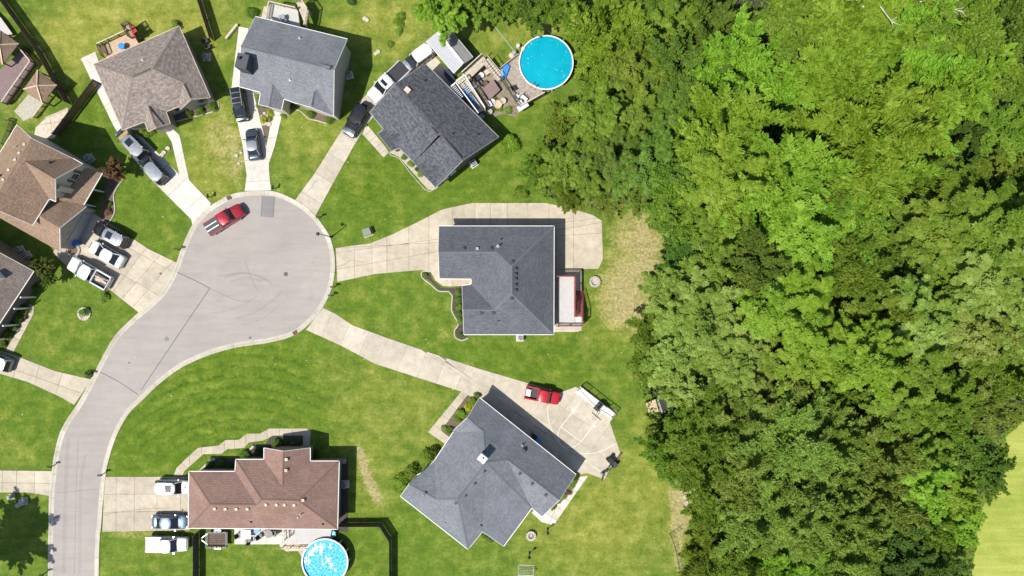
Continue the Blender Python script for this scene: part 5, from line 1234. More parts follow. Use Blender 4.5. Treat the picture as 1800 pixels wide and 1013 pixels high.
# basketball court
def court():
    z = .0665
    strip('court_line', [(1023,703),(983,754)], .075, z, M['line']); strip('court_line', [(1053,735),(1020,778)], .075, z, M['line']); strip('court_line', [(986.5,751),(1021,776)], .07, z+.004, M['line'])
    strip('court_line', [(985,752),(981,762),(982,776),(989,784),(1000,786.5),(1012,784),(1020,777.5)], .075, z, M['line'], smooth=.3)
    strip('court_line', [(963,712),(963,728),(966,745),(974,765),(987,782),(1003,793),(1020,797),(1040,797),(1062,791),(1082,779)], .075, z+.002, M['line'], smooth=.5)
    for x, y in ((1007.5,721),(1043.5,749.5)): strip('court_line', [(x-2,y-2),(x+3,y+2)], .28, z+.004, M['line'])
court()
def hoop():
    a, b = P(1050,716,0), P(1040,728,0); d = (b-a).normalized(); rz = math.atan2(d.y, d.x); rt = Vector((-d.y, d.x, 0))
    root = thing('basketball_hoop', 'portable basketball hoop with pole and clear backboard facing the court', 'basketball hoop', a)
    MB().box((*(a+d*-.1).to_2d(), .2), (1.1, .75, .24), rz).build('base', M['plastic_black'], root)
    MB().bar(a+Vector((0,0,.2)), a+Vector((0,0,2.7)), .11, .11).build('pole', M['black'], root)
    for s_ in (-.12, .12): MB().bar(a+rt*s_+Vector((0,0,2.55)), a+d*.75+rt*s_+Vector((0,0,3.0)), .05, .05).build('arm', M['black'], root)
    c = a+d*.8+Vector((0,0,3.15)); bb = MB().box(c, (.05, 1.35, .9), rz).build('backboard', M['cushion'], root)
    for s_ in (-1, 1): MB().box(c+rt*s_*.67, (.07, .05, .95), rz).build('frame_side', M['black'], bb); MB().box(c+Vector((0,0,s_*.46)), (.07, 1.4, .05), rz).build('frame_bar', M['black'], bb)
    rc = c+d*.33+Vector((0,0,-.3)); n = 20; rm = MB()
    for i in range(n):
        t0, t1 = 2*math.pi*i/n, 2*math.pi*(i+1)/n; rm.tube(rc+Vector((math.cos(t0), math.sin(t0), 0))*.23, rc+Vector((math.cos(t1), math.sin(t1), 0))*.23, .016, n=5, cap=False)
    rim = rm.build('rim', M['rust'], root); nt_ = MB()
    for i in range(10):
        for sg in (1, -1): t0 = 2*math.pi*i/10; t1 = t0+sg*.6; nt_.tube(rc+Vector((math.cos(t0), math.sin(t0), 0))*.22, rc+Vector((math.cos(t1)*.14, math.sin(t1)*.14, -.42)), .008, n=4, cap=False)
    nt_.build('net', M['white'], rim)
hoop()
sheet('court_apron', [(1021,678.5),(1080.5,725),(1073,736),(1011,690)], M['line'], .085, thick=.08)
def rebound():
    a, b = P(1021,678.5,0), P(1082,725.5,0); d = (b-a).normalized(); root = thing('ball_net', 'low black framed ball stop net along the back of the court', 'net', (a.x, a.y, 0)); L = (b-a).length; h = 1.5
    n = 5
    for i in range(n+1): c = a+d*L*i/n; MB().tube(c, c+Vector((0,0,h)), .045, n=6).build('net_post', M['black'], root)
    MB().bar(a+Vector((0,0,h)), b+Vector((0,0,h)), .08, .08).build('top_bar', M['black'], root); MB().bar(a+Vector((0,0,.18)), b+Vector((0,0,.18)), .1, .12).build('bottom_bar', M['black'], root)
    mb = MB(); k = int(L/.6)
    for i in range(k): c = a+d*(L*i/k); mb.bar(c+Vector((0,0,.1)), c+Vector((0,0,h)), .012, .012)
    for z in np.arange(.45, h, .5): mb.bar(a+Vector((0,0,z)), b+Vector((0,0,z)), .012, .012)
    mb.build('netting', M['plastic_black'], root, kind='stuff')
    for q in (a, b): e = Vector((-d.y, d.x, 0)); MB().tube(q+Vector((0,0,h)), q-e*.9+Vector((0,0,.1)), .035, n=6).build('stay', M['black'], root)
    e = Vector((d.y, -d.x, 0)); p0 = a+e*.4; p1 = b+e*.7; arc = MB(); N = 14
    pts = [p0.lerp(p1, i/N)+e*math.sin(math.pi*i/N)*.35+Vector((0,0,.13)) for i in range(N+1)]
    for u, v in zip(pts[:-1], pts[1:]): arc.tube(u, v, .025, n=5)
    tag(arc.build('cable', M['black']), 'thin black cable sagging across the pale strip behind the hoop', 'cable')
rebound()
# riding mower, bicycles at the court corner
def mower():
    p = P(1077,811,.4); rz = -.9; root = thing('riding_mower', 'black riding mower parked at the lower right corner of the court', 'lawn mower', (p.x, p.y, .06)); root.rotation_euler = (0, 0, rz); ORG[root] = Vector((0, 0, 0))
    MB().box((.45, 0, .6), (.75, .55, .38)).build('bonnet', M['plastic_black'], root); MB().box((-.25, 0, .42), (1.0, .6, .22)).build('chassis', M['black'], root); MB().box((-.1, 0, .2), (.9, 1.1, .14)).build('mower_deck', M['plastic_black'], root)
    s_ = MB(); s_.box((-.45, 0, .66), (.42, .46, .12)); s_.box((-.65, 0, .88), (.1, .44, .4)); s_.build('seat', M['rubber'], root); MB().tube((.1, 0, .7), (-.05, 0, .98), .02, n=6).build('steering_column', M['black'], root)
    w_ = MB(); 
    for i in range(12):
        t0, t1 = 2*math.pi*i/12, 2*math.pi*(i+1)/12; w_.tube((-.05, math.cos(t0)*.17, .98+math.sin(t0)*.04), (-.05, math.cos(t1)*.17, .98+math.sin(t1)*.04), .018, n=5)
    w_.build('steering_wheel', M['rubber'], root)
    for x, r in ((-.55, .28), (.6, .2)):
        for y in (-1, 1):
            t = MB().lathe((0,0,0), [(.05, -.1), (r*.95, -.11), (r, 0), (r*.95, .11), (.05, .1)], 14); t.v = [Vector((v.x+x, v.z+y*.45, v.y+r)) for v in t.v]; t.build('wheel', M['rubber'], root)
mower()
def bike_proto(label, m):
    root = thing('bicycle', label, 'bicycle', (0, 0, 0), 'bicycles at the court corner')
    for x in (-.42, .42):
        w_ = MB(); n = 18
        for i in range(n):
            t0, t1 = 2*math.pi*i/n, 2*math.pi*(i+1)/n; w_.tube((x+math.cos(t0)*.27, 0, .29+math.sin(t0)*.27), (x+math.cos(t1)*.27, 0, .29+math.sin(t1)*.27), .028, n=5, cap=False)
        for i in range(6): t0 = math.pi*i/6; w_.bar((x+math.cos(t0)*.26, 0, .29+math.sin(t0)*.26), (x-math.cos(t0)*.26, 0, .29-math.sin(t0)*.26), .012, .012)
        w_.build('wheel', M['rubber'], root)
    f = MB(); 
    for a, b in (((-.42,0,.29),(-.05,0,.27)),((-.05,0,.27),(-.16,0,.62)),((-.42,0,.29),(-.16,0,.6)),((-.16,0,.58),(.3,0,.64)),((-.05,0,.27),(.31,0,.58)),((.28,0,.74),(.42,0,.29))): f.tube(a, b, .025, n=6)
    f.build('frame', m, root); h = MB(); h.tube((.27, -.28, .8), (.27, .28, .8), .02, n=6); h.tube((.28, 0, .7), (.27, 0, .8), .02, n=6); h.build('handlebar', M['black'], root); MB().box((-.18, 0, .67), (.24, .14, .06)).build('saddle', M['rubber'], root)
    return root
bp = bike_proto('small dark bicycle nearest the riding mower', M['plastic_black'])
for i, (x, y, a, lb) in enumerate(((1069,822,50,'small dark bicycle nearest the riding mower'),(1064,829,20,'small dark bicycle in the middle of the row by the court edge'),(1059,837,80,'small dark bicycle farthest down the court edge'))):
    o = bp if i == 0 else dup(bp); o.location = P(x, y, .3); o.location.z = .06; o.rotation_euler = (0, 0, R(a)); o['label'] = lb
beam('bench_board', 'thin dark board along the edge of the court by the bicycles', 'board', (1092,797), (1075,822), .16, .3, 'wood_brown', .06)
# swinging goal frame, soccer goal, post
def goal(label, a, b, depth, h, m):
    p, q = P(*a), P(*b); d = (q-p).normalized(); e = Vector((-d.y, d.x, 0))*depth; root = thing('football_goal', label, 'goal', (p.x, p.y, 0)); up = Vector((0,0,h))
    for c in (p, q): MB().tube(c, c+up, .04, n=6).build('goal_post', M[m], root); MB().tube(c+up, c+e, .03, n=6).build('back_stay', M[m], root); MB().tube(c, c+e, .03, n=6).build('ground_bar', M[m], root)
    MB().tube(p+up, q+up, .04, n=6).build('crossbar', M[m], root); MB().tube(p+e, q+e, .03, n=6).build('ground_bar', M[m], root)
    nt_ = MB(); k = 10
    for i in range(k+1): c = p.lerp(q, i/k); nt_.bar(c+up, c+e, .012, .012)
    for i in range(1, 6): nt_.bar((p+up).lerp(p+e, i/6), (q+up).lerp(q+e, i/6), .012, .012)
    nt_.build('netting', M['white'], root, kind='stuff')
goal('small white goal at the bottom edge below the askew blue grey house', (911,1005), (938,1006), .9, 1.1, 'white')
def wire_frame():
    a, b, c = P(1177,938), P(1186,962), P(1199,1030); e = P(1195,926); root = thing('wire_fence', 'thin dark wire fence at the edge of the wood near the bottom', 'fence', (a.x, a.y, 0)); up = Vector((0,0,1.1))
    seg = [e, a, b, c]
    for p in seg: MB().tube(p, p+up, .035, n=6).build('fence_post', M['black'], root)
    for p, q in zip(seg[:-1], seg[1:]):
        for z in (.2, .5, .8, 1.08): MB().bar(p+Vector((0,0,z)), q+Vector((0,0,z)), .02, .02).build('wire', M['black'], root)
wire_frame()
def lawn_post(label, px, py, h, nm='garden_lamp'):
    p = P(px, py, 0); root = thing(nm, label, 'lamp', p); MB().lathe(p, [(.2, 0), (.2, .1), (.06, .14)], 10).build('base', M['black'], root); MB().tube(p, p+Vector((0,0,h)), .05, n=8).build('pole', M['black'], root); MB().lathe(p+Vector((0,0,h)), [(.07, 0), (.2, .06), (.18, .25), (.05, .36)], 10).build('head', M['black'], root)
lawn_post('dark lamp post at the corner of the pale walk below the askew blue grey house', 962, 930, 1.5); lawn_post('dark lamp post on the grass below the stone fire pit', 930, 972, 1.5)
# utility trailer
def trailer():
    p = P(382,948,.6); root = thing('utility_trailer', 'dark mesh sided utility trailer on the grass below the red brown house', 'trailer', (p.x, p.y, 0)); X, Y = 1.35, 1.0; z = .55
    MB().box((p.x, p.y, z), (2*X, 2*Y, .07)).build('floor_frame', M['black'], root)
    for i in range(7): MB().box((p.x, p.y-Y+.14+i*(2*Y-.28)/6, z+.06), (2*X-.1, (2*Y)/7-.03, .05)).build('floor_board', M['wood_brown'], root)
    for y in (-Y, Y):
        for zz in (.75, .95, 1.12): MB().bar((p.x-X, p.y+y, zz), (p.x+X, p.y+y, zz), .05, .05).build('side_rail', M['black'], root)
    for x in (-X, X):
        for zz in (.75, 1.12): MB().bar((p.x+x, p.y-Y, zz), (p.x+x, p.y+Y, zz), .05, .05).build('end_rail', M['black'], root)
    for x in np.linspace(-X, X, 5):
        for y in (-Y, Y): MB().box((p.x+x, p.y+y, .84), (.05, .05, .6)).build('upright', M['black'], root)
    for y in (-Y-.16, Y+.16):
        t = MB().lathe((0,0,0), [(.1, -.1), (.32, -.1), (.34, 0), (.32, .1), (.1, .1)], 14); t.v = [Vector((p.x+v.x+.1, p.y+y+v.z, v.y+.34)) for v in t.v]; t.build('wheel', M['rubber'], root); MB().box((p.x+.1, p.y+y, .74), (.9, .26, .04)).build('mudguard', M['steel'], root)
    for s_ in (-1, 1): MB().bar((p.x-X, p.y+s_*.7, z), (p.x-X-.95, p.y, z), .08, .08).build('drawbar', M['steel'], root)
    MB().box((p.x-X-1.0, p.y, z), (.3, .14, .14)).build('coupler', M['steel'], root)
trailer()
# chairs, tables, grill, patio bits
def chair(label, px, py, rz, m, cush=None, z=.06, cat='chair', lounge=False, group=None):
    root = thing('lounge_chair' if lounge else 'patio_chair', label, cat, (0, 0, 0), group); L = .9 if not lounge else 1.5
    MB().box((0, 0, .36), (L*.62, .58, .06)).build('seat', M[cush or m], root); MB().box((-L*.36, 0, .66), (.06, .58, .6), 0, ('Y', -.35)).build('backrest', M[cush or m], root)
    for x in (-.25, .25):
        for y in (-.26, .26): MB().bar((x, y, 0), (x, y, .36), .05, .05).build('leg', M[m], root)
    for y in (-.32, .32): MB().box((0, y, .58), (.55, .07, .05)).build('armrest', M[m], root)
    p = P(px, py, .4+z); root.location = (p.x, p.y, z); root.rotation_euler = (0, 0, rz); ORG.pop(root, None); return root
def table(label, px, py, r, m, z=.06, rnd=True, rz=0, size=None, cat='table'):
    p = P(px, py, .7+z); p.z = z; root = thing('patio_table', label, cat, p)
    if rnd: MB().lathe(p, [(r, .68), (r, .72), (.01, .725)], 24).build('tabletop', M[m], root)
    else: MB().box((p.x, p.y, z+.7), (*size, .06), rz).build('tabletop', M[m], root)
    rr = r*.6 if rnd else min(size)*.35
    for k in range(4): t = k*math.pi/2+.78+rz; MB().bar((p.x+math.cos(t)*rr, p.y+math.sin(t)*rr, z), (p.x+math.cos(t)*rr, p.y+math.sin(t)*rr, z+.69), .06, .06).build('leg', M[m], root)
    return root
table('round bright blue table on the tan deck behind the taupe house', 213, 81, .42, 'bright_blue', 1.1)
chair('red chair in the raised landing at the taupe house deck', 236, 56, 2.2, 'red_plastic', z=1.5); 
tag(MB().box(P(233,49,1.7), (.5, .3, .3), .6).box(P(236,62,1.75), (.3, .42, .4), .3).build('toy_crate', M['red_plastic']), 'low red plastic toy pieces on the raised landing', 'toy')
table('square pale table on the patio below the red brown house', 432, 940, 0, 'cushion', rnd=False, size=(1.35, 1.2), rz=.03)
chair('dark patio chair left of the square pale table', 420, 941, .35, 'plastic_black'); chair('dark patio chair below the square pale table', 437, 951, 1.7, 'plastic_black'); chair('dark patio chair in the middle of the patio by the open umbrella frame', 457, 943, .5, 'plastic_black')
table('round dark table on the patio near the pale deck steps', 472, 939, .55, 'black'); chair('dark chair above the round dark patio table', 470, 931, -1.6, 'plastic_black'); chair('dark chair right of the round dark patio table', 482, 938, 3.1, 'plastic_black')
flat_disc('kiddie_tub', 'round blue tub at the edge of the red brown roof over the patio', 'tub', 451.5, 930.5, .5, 'bright_blue', .3)
table('low grey table on the pale grey deck of the slate grey house', 495, 30, 0, 'steel', 1.7, False, .25, (.8, .6)); chair('grey chair beside the low table on the pale grey deck', 500, 36, .3, 'steel', z=1.7)
chair('white lounge chair at the lower corner of the turquoise pool deck', 921, 173, -.7, 'black', 'cushion', 1.1, 'chair', True); chair('dark chair with pale cushion beside the lounge chair on the pool deck', 909, 170, .9, 'black', 'cushion', 1.1); chair('pale chair nearest the corner of the dark pool deck rail', 914, 181, 2.2, 'wood_pale', 'cushion', 1.1)
chair('dark fold up chair alone in the middle of the turquoise pool deck', 903, 155, .5, 'black', z=1.1)
tag(MB().prism(XY([(884,118),(891,113),(896,117),(893,126),(889,136),(883,139),(881,134),(884,128)], 1.2), 1.12, 1.3).build('tarpaulin', M['bright_blue']), 'crumpled bright blue tarpaulin on the turquoise pool deck', 'tarpaulin')
tag(MB().box(P(919,188,1.4), (1.5, .7, .5), .57).build('cushion_box', M['cushion']), 'pale cushion box along the lower dark rail of the pool deck', 'box')
for i, (x, y, sx, sy, h, m, lb) in enumerate(((904,93,.6,.5,.8,'metal_white','white pool pump drum by the hose end above the pool deck'),(911,81,.5,.5,.7,'cushion','white filter tank against the left rim of the turquoise pool'),(899,98,.7,.4,.4,'wood_pale','pale box below the white pool pump drum'))):
    p = P(x, y, h/2); tag(MB().lathe((p.x, p.y, 0), [(sx/2, 0), (sx/2, h*.85), (sx*.3, h), (.02, h)], 14).build('pump_tank', M[m]), lb, 'pump')
for i, (x, y, s_, m, lb) in enumerate(((838,140,.5,'plastic_black','dark grill between the pergola and the pink platform'),(843,147,.45,'iron','round dark pot below the grill by the pink platform'),(836,150,.4,'metal_grey','grey pot left of the pink platform'),(858,128,.5,'wood_pale','pale crate above the pink platform'),(846,133,.4,'cushion','white tub beside the raised walkway'),(853,148,.4,'wood_brown','brown pot at the top edge of the pink platform'),(864,181,.55,'cushion','white tub below the pink platform'),(875,184,.6,'wood_tan','tan planter right of the white tub below the pink platform'),(884,178,.45,'rock','pale stone pot by the foot of the pool deck rail'),(861,197,.4,'metal_grey','grey pot at the lower end of the pergola deck'),(847,205,.4,'metal_white','white pot under the lower corner of the pergola'))):
    p = P(x, y, .3); nm = 'flower_pot' if 'pot' in lb or 'tub' in lb else ('grill' if 'grill' in lb else 'planter_box')
    mb = MB().lathe((p.x, p.y, .03), [(s_*.7, 0), (s_, .5), (s_*.92, .52), (s_*.85, .4), (.02, .38)], 14) if nm == 'flower_pot' else MB().box((p.x, p.y, .45), (s_*1.8, s_*1.2, .85), .6)
    tag(mb.build(nm, M[m]), lb, nm.replace('_', ' '))
# boat shape beside shed, dark cover
def boat():
    pts = [(781,124),(786,122),(793,128),(799,139),(802,150),(797,148),(788,140),(781,131)]; tag(MB().prism(XY(pts, .6), .2, .9).build('covered_boat', plain('navy_cover', (.02, .028, .06), .7, .3)), 'dark navy covered boat in the shade of the metal shed', 'boat')
boat()
# playset platform by the wood
def platform():
    c = [P(1135,709,.9), P(1152,702,.9), P(1158,724,.9), P(1140,726,.9)]; cc = sum(c, Vector())/4; root = thing('cornhole_table', 'tan topped low table beside a dark box at the edge of the wood', 'table', (cc.x, cc.y, 0))
    for i in range(5):
        t0, t1 = i/5+.008, (i+1)/5-.008; MB().prism([v.to_2d() for v in (c[0].lerp(c[1], t0), c[0].lerp(c[1], t1), c[3].lerp(c[2], t1), c[3].lerp(c[2], t0))], .85, .9).build('top_board', M['wood_tan'], root)
    for p in c: q = p.lerp(cc, .1); MB().box((q.x, q.y, .43), (.1, .1, .84)).build('leg', M['wood_brown'], root)
    a, b = P(1153,700,0), P(1160,722,0); d = b-a; rz = math.atan2(d.y, d.x); m = (a+b)/2; rt = thing('storage_box', 'dark storage box with pale edge, under the branches beside the tan topped table', 'box', (m.x, m.y, 0)); n = Vector((math.cos(rz-1.571), math.sin(rz-1.571)))
    n = n if n.x > 0 else -n; MB().box((m.x+n.x*.75, m.y+n.y*.75, .6), (1.6, 1.2, 1.2), rz).build('case', M['plastic_black'], rt); MB().box((m.x, m.y, .7), (1.8, .16, 1.4), rz).build('board', M['metal_white'], rt)
platform()
# stones, stumps, toys at the wood edge
def stones(pts, label_f, r0, r1, m='rock', group=None, nm='stepping_stone', cat='stone'):
    for i, (x, y) in enumerate(pts):
        r = random.uniform(r0, r1); p = P(x, y); k = 9; ph = random.random()*6; mb = MB(); top = [(p.x+math.cos(ph+2*math.pi*j/k)*r*random.uniform(.75, 1.15), p.y+math.sin(ph+2*math.pi*j/k)*r*random.uniform(.75, 1.15)) for j in range(k)]
        mb.prism(top, .0, r*.45+.03); tag(mb.build(nm, M[m]), label_f[i] if isinstance(label_f, list) else label_f, cat, group)
stones([(296,261),(289,268.5),(285,273)], ['topmost of three white stepping stones beside the front walk of the taupe house','middle one of three white stepping stones beside the front walk of the taupe house','lowest of three white stepping stones beside the front walk of the taupe house'], .3, .36, group='stepping stones by the taupe house')
stones([(462,219),(467,217.5),(473,219),(465,200),(469,205),(461,206)], 'white stone in the narrow bed between the two pale drives', .2, .34, group='white stones in the bed between the pale drives', nm='garden_stone')
stones([(665,92),(660,95),(641,33),(645,36)], 'pale stone lying on the grass right of the slate grey house', .15, .36, group='pale stones on the grass right of the slate grey house', nm='garden_stone')
stones([(416,274),(424,269),(420,288)], 'pale stone on the dry lawn left of the dark sedan', .2, .3, group='pale stones left of the dark sedan', nm='garden_stone')
stones([(1193,838),(1196,852),(1200,862),(1204,873),(1197,846),(1206,884)], 'pale stone in the bare dirt at the edge of the wood', .25, .5, group='pale stones in the dirt at the wood edge', nm='garden_stone')
def stump():
    p = P(1228, 922, .4); root = thing('tree_stump', 'shaggy grey brown stump at the edge of the wood near the bottom', 'stump', (p.x, p.y, 0)); MB().lathe((p.x, p.y, 0), [(.75, 0), (.5, .3), (.45, .8), (.02, .85)], 12).build('trunk', M['bark'], root)
    mb = MB()
    for k in range(36): t = random.random()*6.283; r = random.uniform(.2, 1.3); mb.bar((p.x+math.cos(t)*.3, p.y+math.sin(t)*.3, random.uniform(.4, .9)), (p.x+math.cos(t)*r, p.y+math.sin(t)*r-.2, random.uniform(.05, .5)), .05, .04)
    mb.build('splintered_wood', M['bark_dead'], root, kind='stuff')
stump()
for x, y, m, lb, cat in ((1229,870,'green_box','green plastic toy at the dirt edge of the wood','toy'),(1234,878,'teal_plastic','teal plastic toy at the dirt edge of the wood','toy'),(1242,884,'wood_tan','orange brown toy at the dirt edge of the wood','toy')):
    p = P(x, y, .3); mb = MB().box((p.x, p.y, .25), (.9, .3, .3), .4).box((p.x+.2, p.y, .5), (.3, .25, .3), .4); tag(mb.build('plastic_toy', M[m]), lb, cat)
def hose(label, pts, m, r=.02):
    p = smooth_line(XY(pts), .4); mb = MB()
    for a, b in zip(p[:-1], p[1:]): mb.tube((*a, .04), (*b, .04), r, n=5, cap=False)
    tag(mb.build('garden_hose', m), label, 'hose')
hose('pale green hose running across the grass to the turquoise pool', [(858,30),(866,42),(876,55),(890,72),(902,88)], plain('pale_green_hose', (.22, .4, .33), .6, .1), .05)
chair('black chair in the shade right of the taupe house, nearest the fence end', 362, 72, .4, 'plastic_black', z=0); chair('dark chair by the round air conditioner right of the taupe house', 366, 82, 2.0, 'plastic_black', z=0)
def bicycle_rack():
    p = P(326, 857, 1.0); root = thing('bicycle_rack', 'black bicycle rack on the bonnet end of the white car at the red brown house', 'rack', (p.x, p.y, 0))
    for s_ in (-.25, 0, .25): MB().bar((p.x-.35, p.y+s_, 1.03), (p.x+.05, p.y+s_*.8, 1.12), .05, .05).build('arm', M['black'], root)
    for x in (-.35, -.15): MB().bar((p.x+x, p.y-.45, 1.04), (p.x+x, p.y+.45, 1.04), .05, .05).build('crossbar', M['black'], root)
bicycle_rack()
flat_disc('float_ring', 'round teal float leaning by the corner of the red brown house', 'float', 588, 938, .32, 'teal_plastic', .6); 
tag(MB().box(P(585,938,.5), (.8, .45, .3), .8).build('pool_toy', M['teal_plastic']), 'teal pool toy on the corner of the very pale deck', 'toy')
# ---------------------------------------------------------------- vegetation
def leaf_mesh(name, seed, lobes, style, Rr, leaves, size, flat=.75, tint_spread=.25, low=-.25, lobe_r=(.24, .36), shell=(.5, .82), drop=0.0):
    rng = np.random.default_rng(seed)
    # clumps spread over an uneven dome
    cen = []; rad = []
    tries = 0
    while len(cen) < lobes and tries < 4000:
        tries += 1
        d = rng.normal(size=3); d /= np.linalg.norm(d)
        if d[2] < low: continue
        r = rng.uniform(*shell)*(1+.22*math.sin(3*math.atan2(d[1], d[0])+seed)+.12*math.sin(7*math.atan2(d[1], d[0])+seed*2))
        c = d*r; lr = rng.uniform(*lobe_r)
        if any(np.linalg.norm(c-o) < .55*min(lr, q) for o, q in zip(cen, rad)): continue
        cen.append(c); rad.append(lr)
    cen = np.array(cen)*Rr; rad = np.array(rad)*Rr; cen[:, 2] *= flat
    n = len(cen); per = leaves//n
    V = []; T = []
    for i in range(n):
        k = per; d = rng.normal(size=(k, 3)); d /= np.linalg.norm(d, axis=1)[:, None]
        d[:, 2] = np.where(d[:, 2] < -.35, -d[:, 2], d[:, 2])
        rr = rad[i]*np.cbrt(rng.uniform(.3, 1.0, k))*(1+.25*rng.normal(size=k)*.4)
        p = cen[i]+d*rr[:, None]*np.array([1, 1, .7])
        lt = rng.normal()*.16
        out = p/np.linalg.norm(p, axis=1)[:, None]
        if style == 'rosette':
            m = 7; k2 = k//m; p0 = p[:k2]; o0 = out[:k2]*.5+d[:k2]*.7+np.array([0, 0, .55]); o0 /= np.linalg.norm(o0, axis=1)[:, None]
            a = np.cross(o0, rng.normal(size=(k2, 3))); a /= np.linalg.norm(a, axis=1)[:, None]; b = np.cross(o0, a)
            ph = rng.uniform(0, 6.28, k2); sz = size*rng.uniform(.75, 1.25, k2); ct = rng.normal(size=k2)*.12
            for j in range(m):
                t = ph+2*math.pi*j/m; dr = a*np.cos(t)[:, None]+b*np.sin(t)[:, None]; up = o0*(.25+.2*rng.normal(size=k2))[:, None]
                di = dr*.9+up-np.array([0, 0, .18]); di /= np.linalg.norm(di, axis=1)[:, None]; sd_ = np.cross(di, o0); 
                L_ = sz[:, None]; b0 = p0+dr*sz[:, None]*.06
                V.append(np.stack([b0, b0+di*L_*.5+sd_*L_*.27+o0*L_*.05, b0+di*L_, b0+di*L_*.5-sd_*L_*.27+o0*L_*.05], 1)); T.append(np.clip(.5+lt+ct+rng.normal(size=k2)*.1, 0, 1))
        else:
            nrm = out*.35+d*.5+rng.normal(size=(k, 3))*.55+np.array([0, 0, .65]); nrm /= np.linalg.norm(nrm, axis=1)[:, None]
            if style == 'fine': di = out*1.0+rng.normal(size=(k, 3))*.35+np.array([.35, .1, -.1]); asp = .2; sz = size*rng.uniform(.7, 1.5, k)
            elif style == 'feather': di = d*.7+out*.3+rng.normal(size=(k, 3))*.6+np.array([0, 0, .15]); asp = .15; sz = size*rng.uniform(.7, 1.5, k)
            else: di = rng.normal(size=(k, 3)); asp = .36; sz = size*rng.uniform(.6, 1.3, k)
            di -= nrm*np.sum(di*nrm, axis=1)[:, None]; di /= np.linalg.norm(di, axis=1)[:, None]; sd_ = np.cross(nrm, di); L_ = sz[:, None]
            bend = nrm*L_*-.12
            V.append(np.stack([p-di*L_*.5+bend, p+sd_*L_*asp, p+di*L_*.5+bend, p-sd_*L_*asp], 1)); T.append(np.clip(.5+lt+rng.normal(size=k)*tint_spread*.55, 0, 1))
    V = np.concatenate(V); T = np.concatenate(T); q = len(V)
    me = bpy.data.meshes.new(name); me.vertices.add(q*4); me.vertices.foreach_set('co', V.reshape(-1).astype(np.float32))
    me.loops.add(q*4); me.loops.foreach_set('vertex_index', np.arange(q*4, dtype=np.int32)); me.polygons.add(q)
    me.polygons.foreach_set('loop_start', np.arange(0, q*4, 4, dtype=np.int32)); me.polygons.foreach_set('loop_total', np.full(q, 4, dtype=np.int32))
    me.update(calc_edges=True)
    ca = me.color_attributes.new('tint', 'FLOAT_COLOR', 'POINT'); C = np.ones((q*4, 4), np.float32); C[:, :3] = np.repeat(T, 4)[:, None]; ca.data.foreach_set('color', C.ravel())
    me.materials.append(None); me.update(); return me
LM = {
 'yellow': leafmat('yellow_green_leaves', (.122, .215, .014), (.21, .325, .024), (.3, .41, .045), .38),
 'mid': leafmat('mid_green_leaves', (.1, .165, .015), (.168, .243, .022), (.245, .315, .036), .38),
 'deep': leafmat('deep_green_leaves', (.072, .126, .015), (.125, .19, .022), (.185, .25, .034), .36),
 'olive': leafmat('olive_green_leaves', (.155, .218, .03), (.235, .315, .048), (.325, .4, .09), .42),
 'pale': leafmat('pale_green_leaves', (.135, .2, .026), (.22, .29, .042), (.33, .39, .1), .38),
 'dark': leafmat('dark_or_shade_green_leaves', (.045, .08, .012), (.075, .13, .016), (.11, .175, .026), .32),
 'red': leafmat('reddish_leaves', (.1, .045, .025), (.17, .07, .045), (.2, .15, .05), .22),
 'gold': leafmat('bright_yellow_leaves', (.22, .24, .01), (.36, .37, .02), (.48, .47, .06), .25),
 'gold_edge': leafmat('mixed_green_gold_leaves', (.045, .085, .01), (.1, .14, .018), (.24, .2, .03), .25)}
def mesh_from_quads(name, V, T):
    q = len(V); me = bpy.data.meshes.new(name); me.vertices.add(q*4); me.vertices.foreach_set('co', V.reshape(-1).astype(np.float32))
    me.loops.add(q*4); me.loops.foreach_set('vertex_index', np.arange(q*4, dtype=np.int32)); me.polygons.add(q)
    me.polygons.foreach_set('loop_start', np.arange(0, q*4, 4, dtype=np.int32)); me.polygons.foreach_set('loop_total', np.full(q, 4, dtype=np.int32)); me.update(calc_edges=True)
    ca = me.color_attributes.new('tint', 'FLOAT_COLOR', 'POINT'); C = np.ones((q*4, 4), np.float32); C[:, :3] = np.repeat(T, 4)[:, None]; ca.data.foreach_set('color', C.ravel())
    me.materials.append(None); me.update(); return me
def unit(a): return a/np.maximum(1e-9, np.linalg.norm(a, axis=-1, keepdims=True))
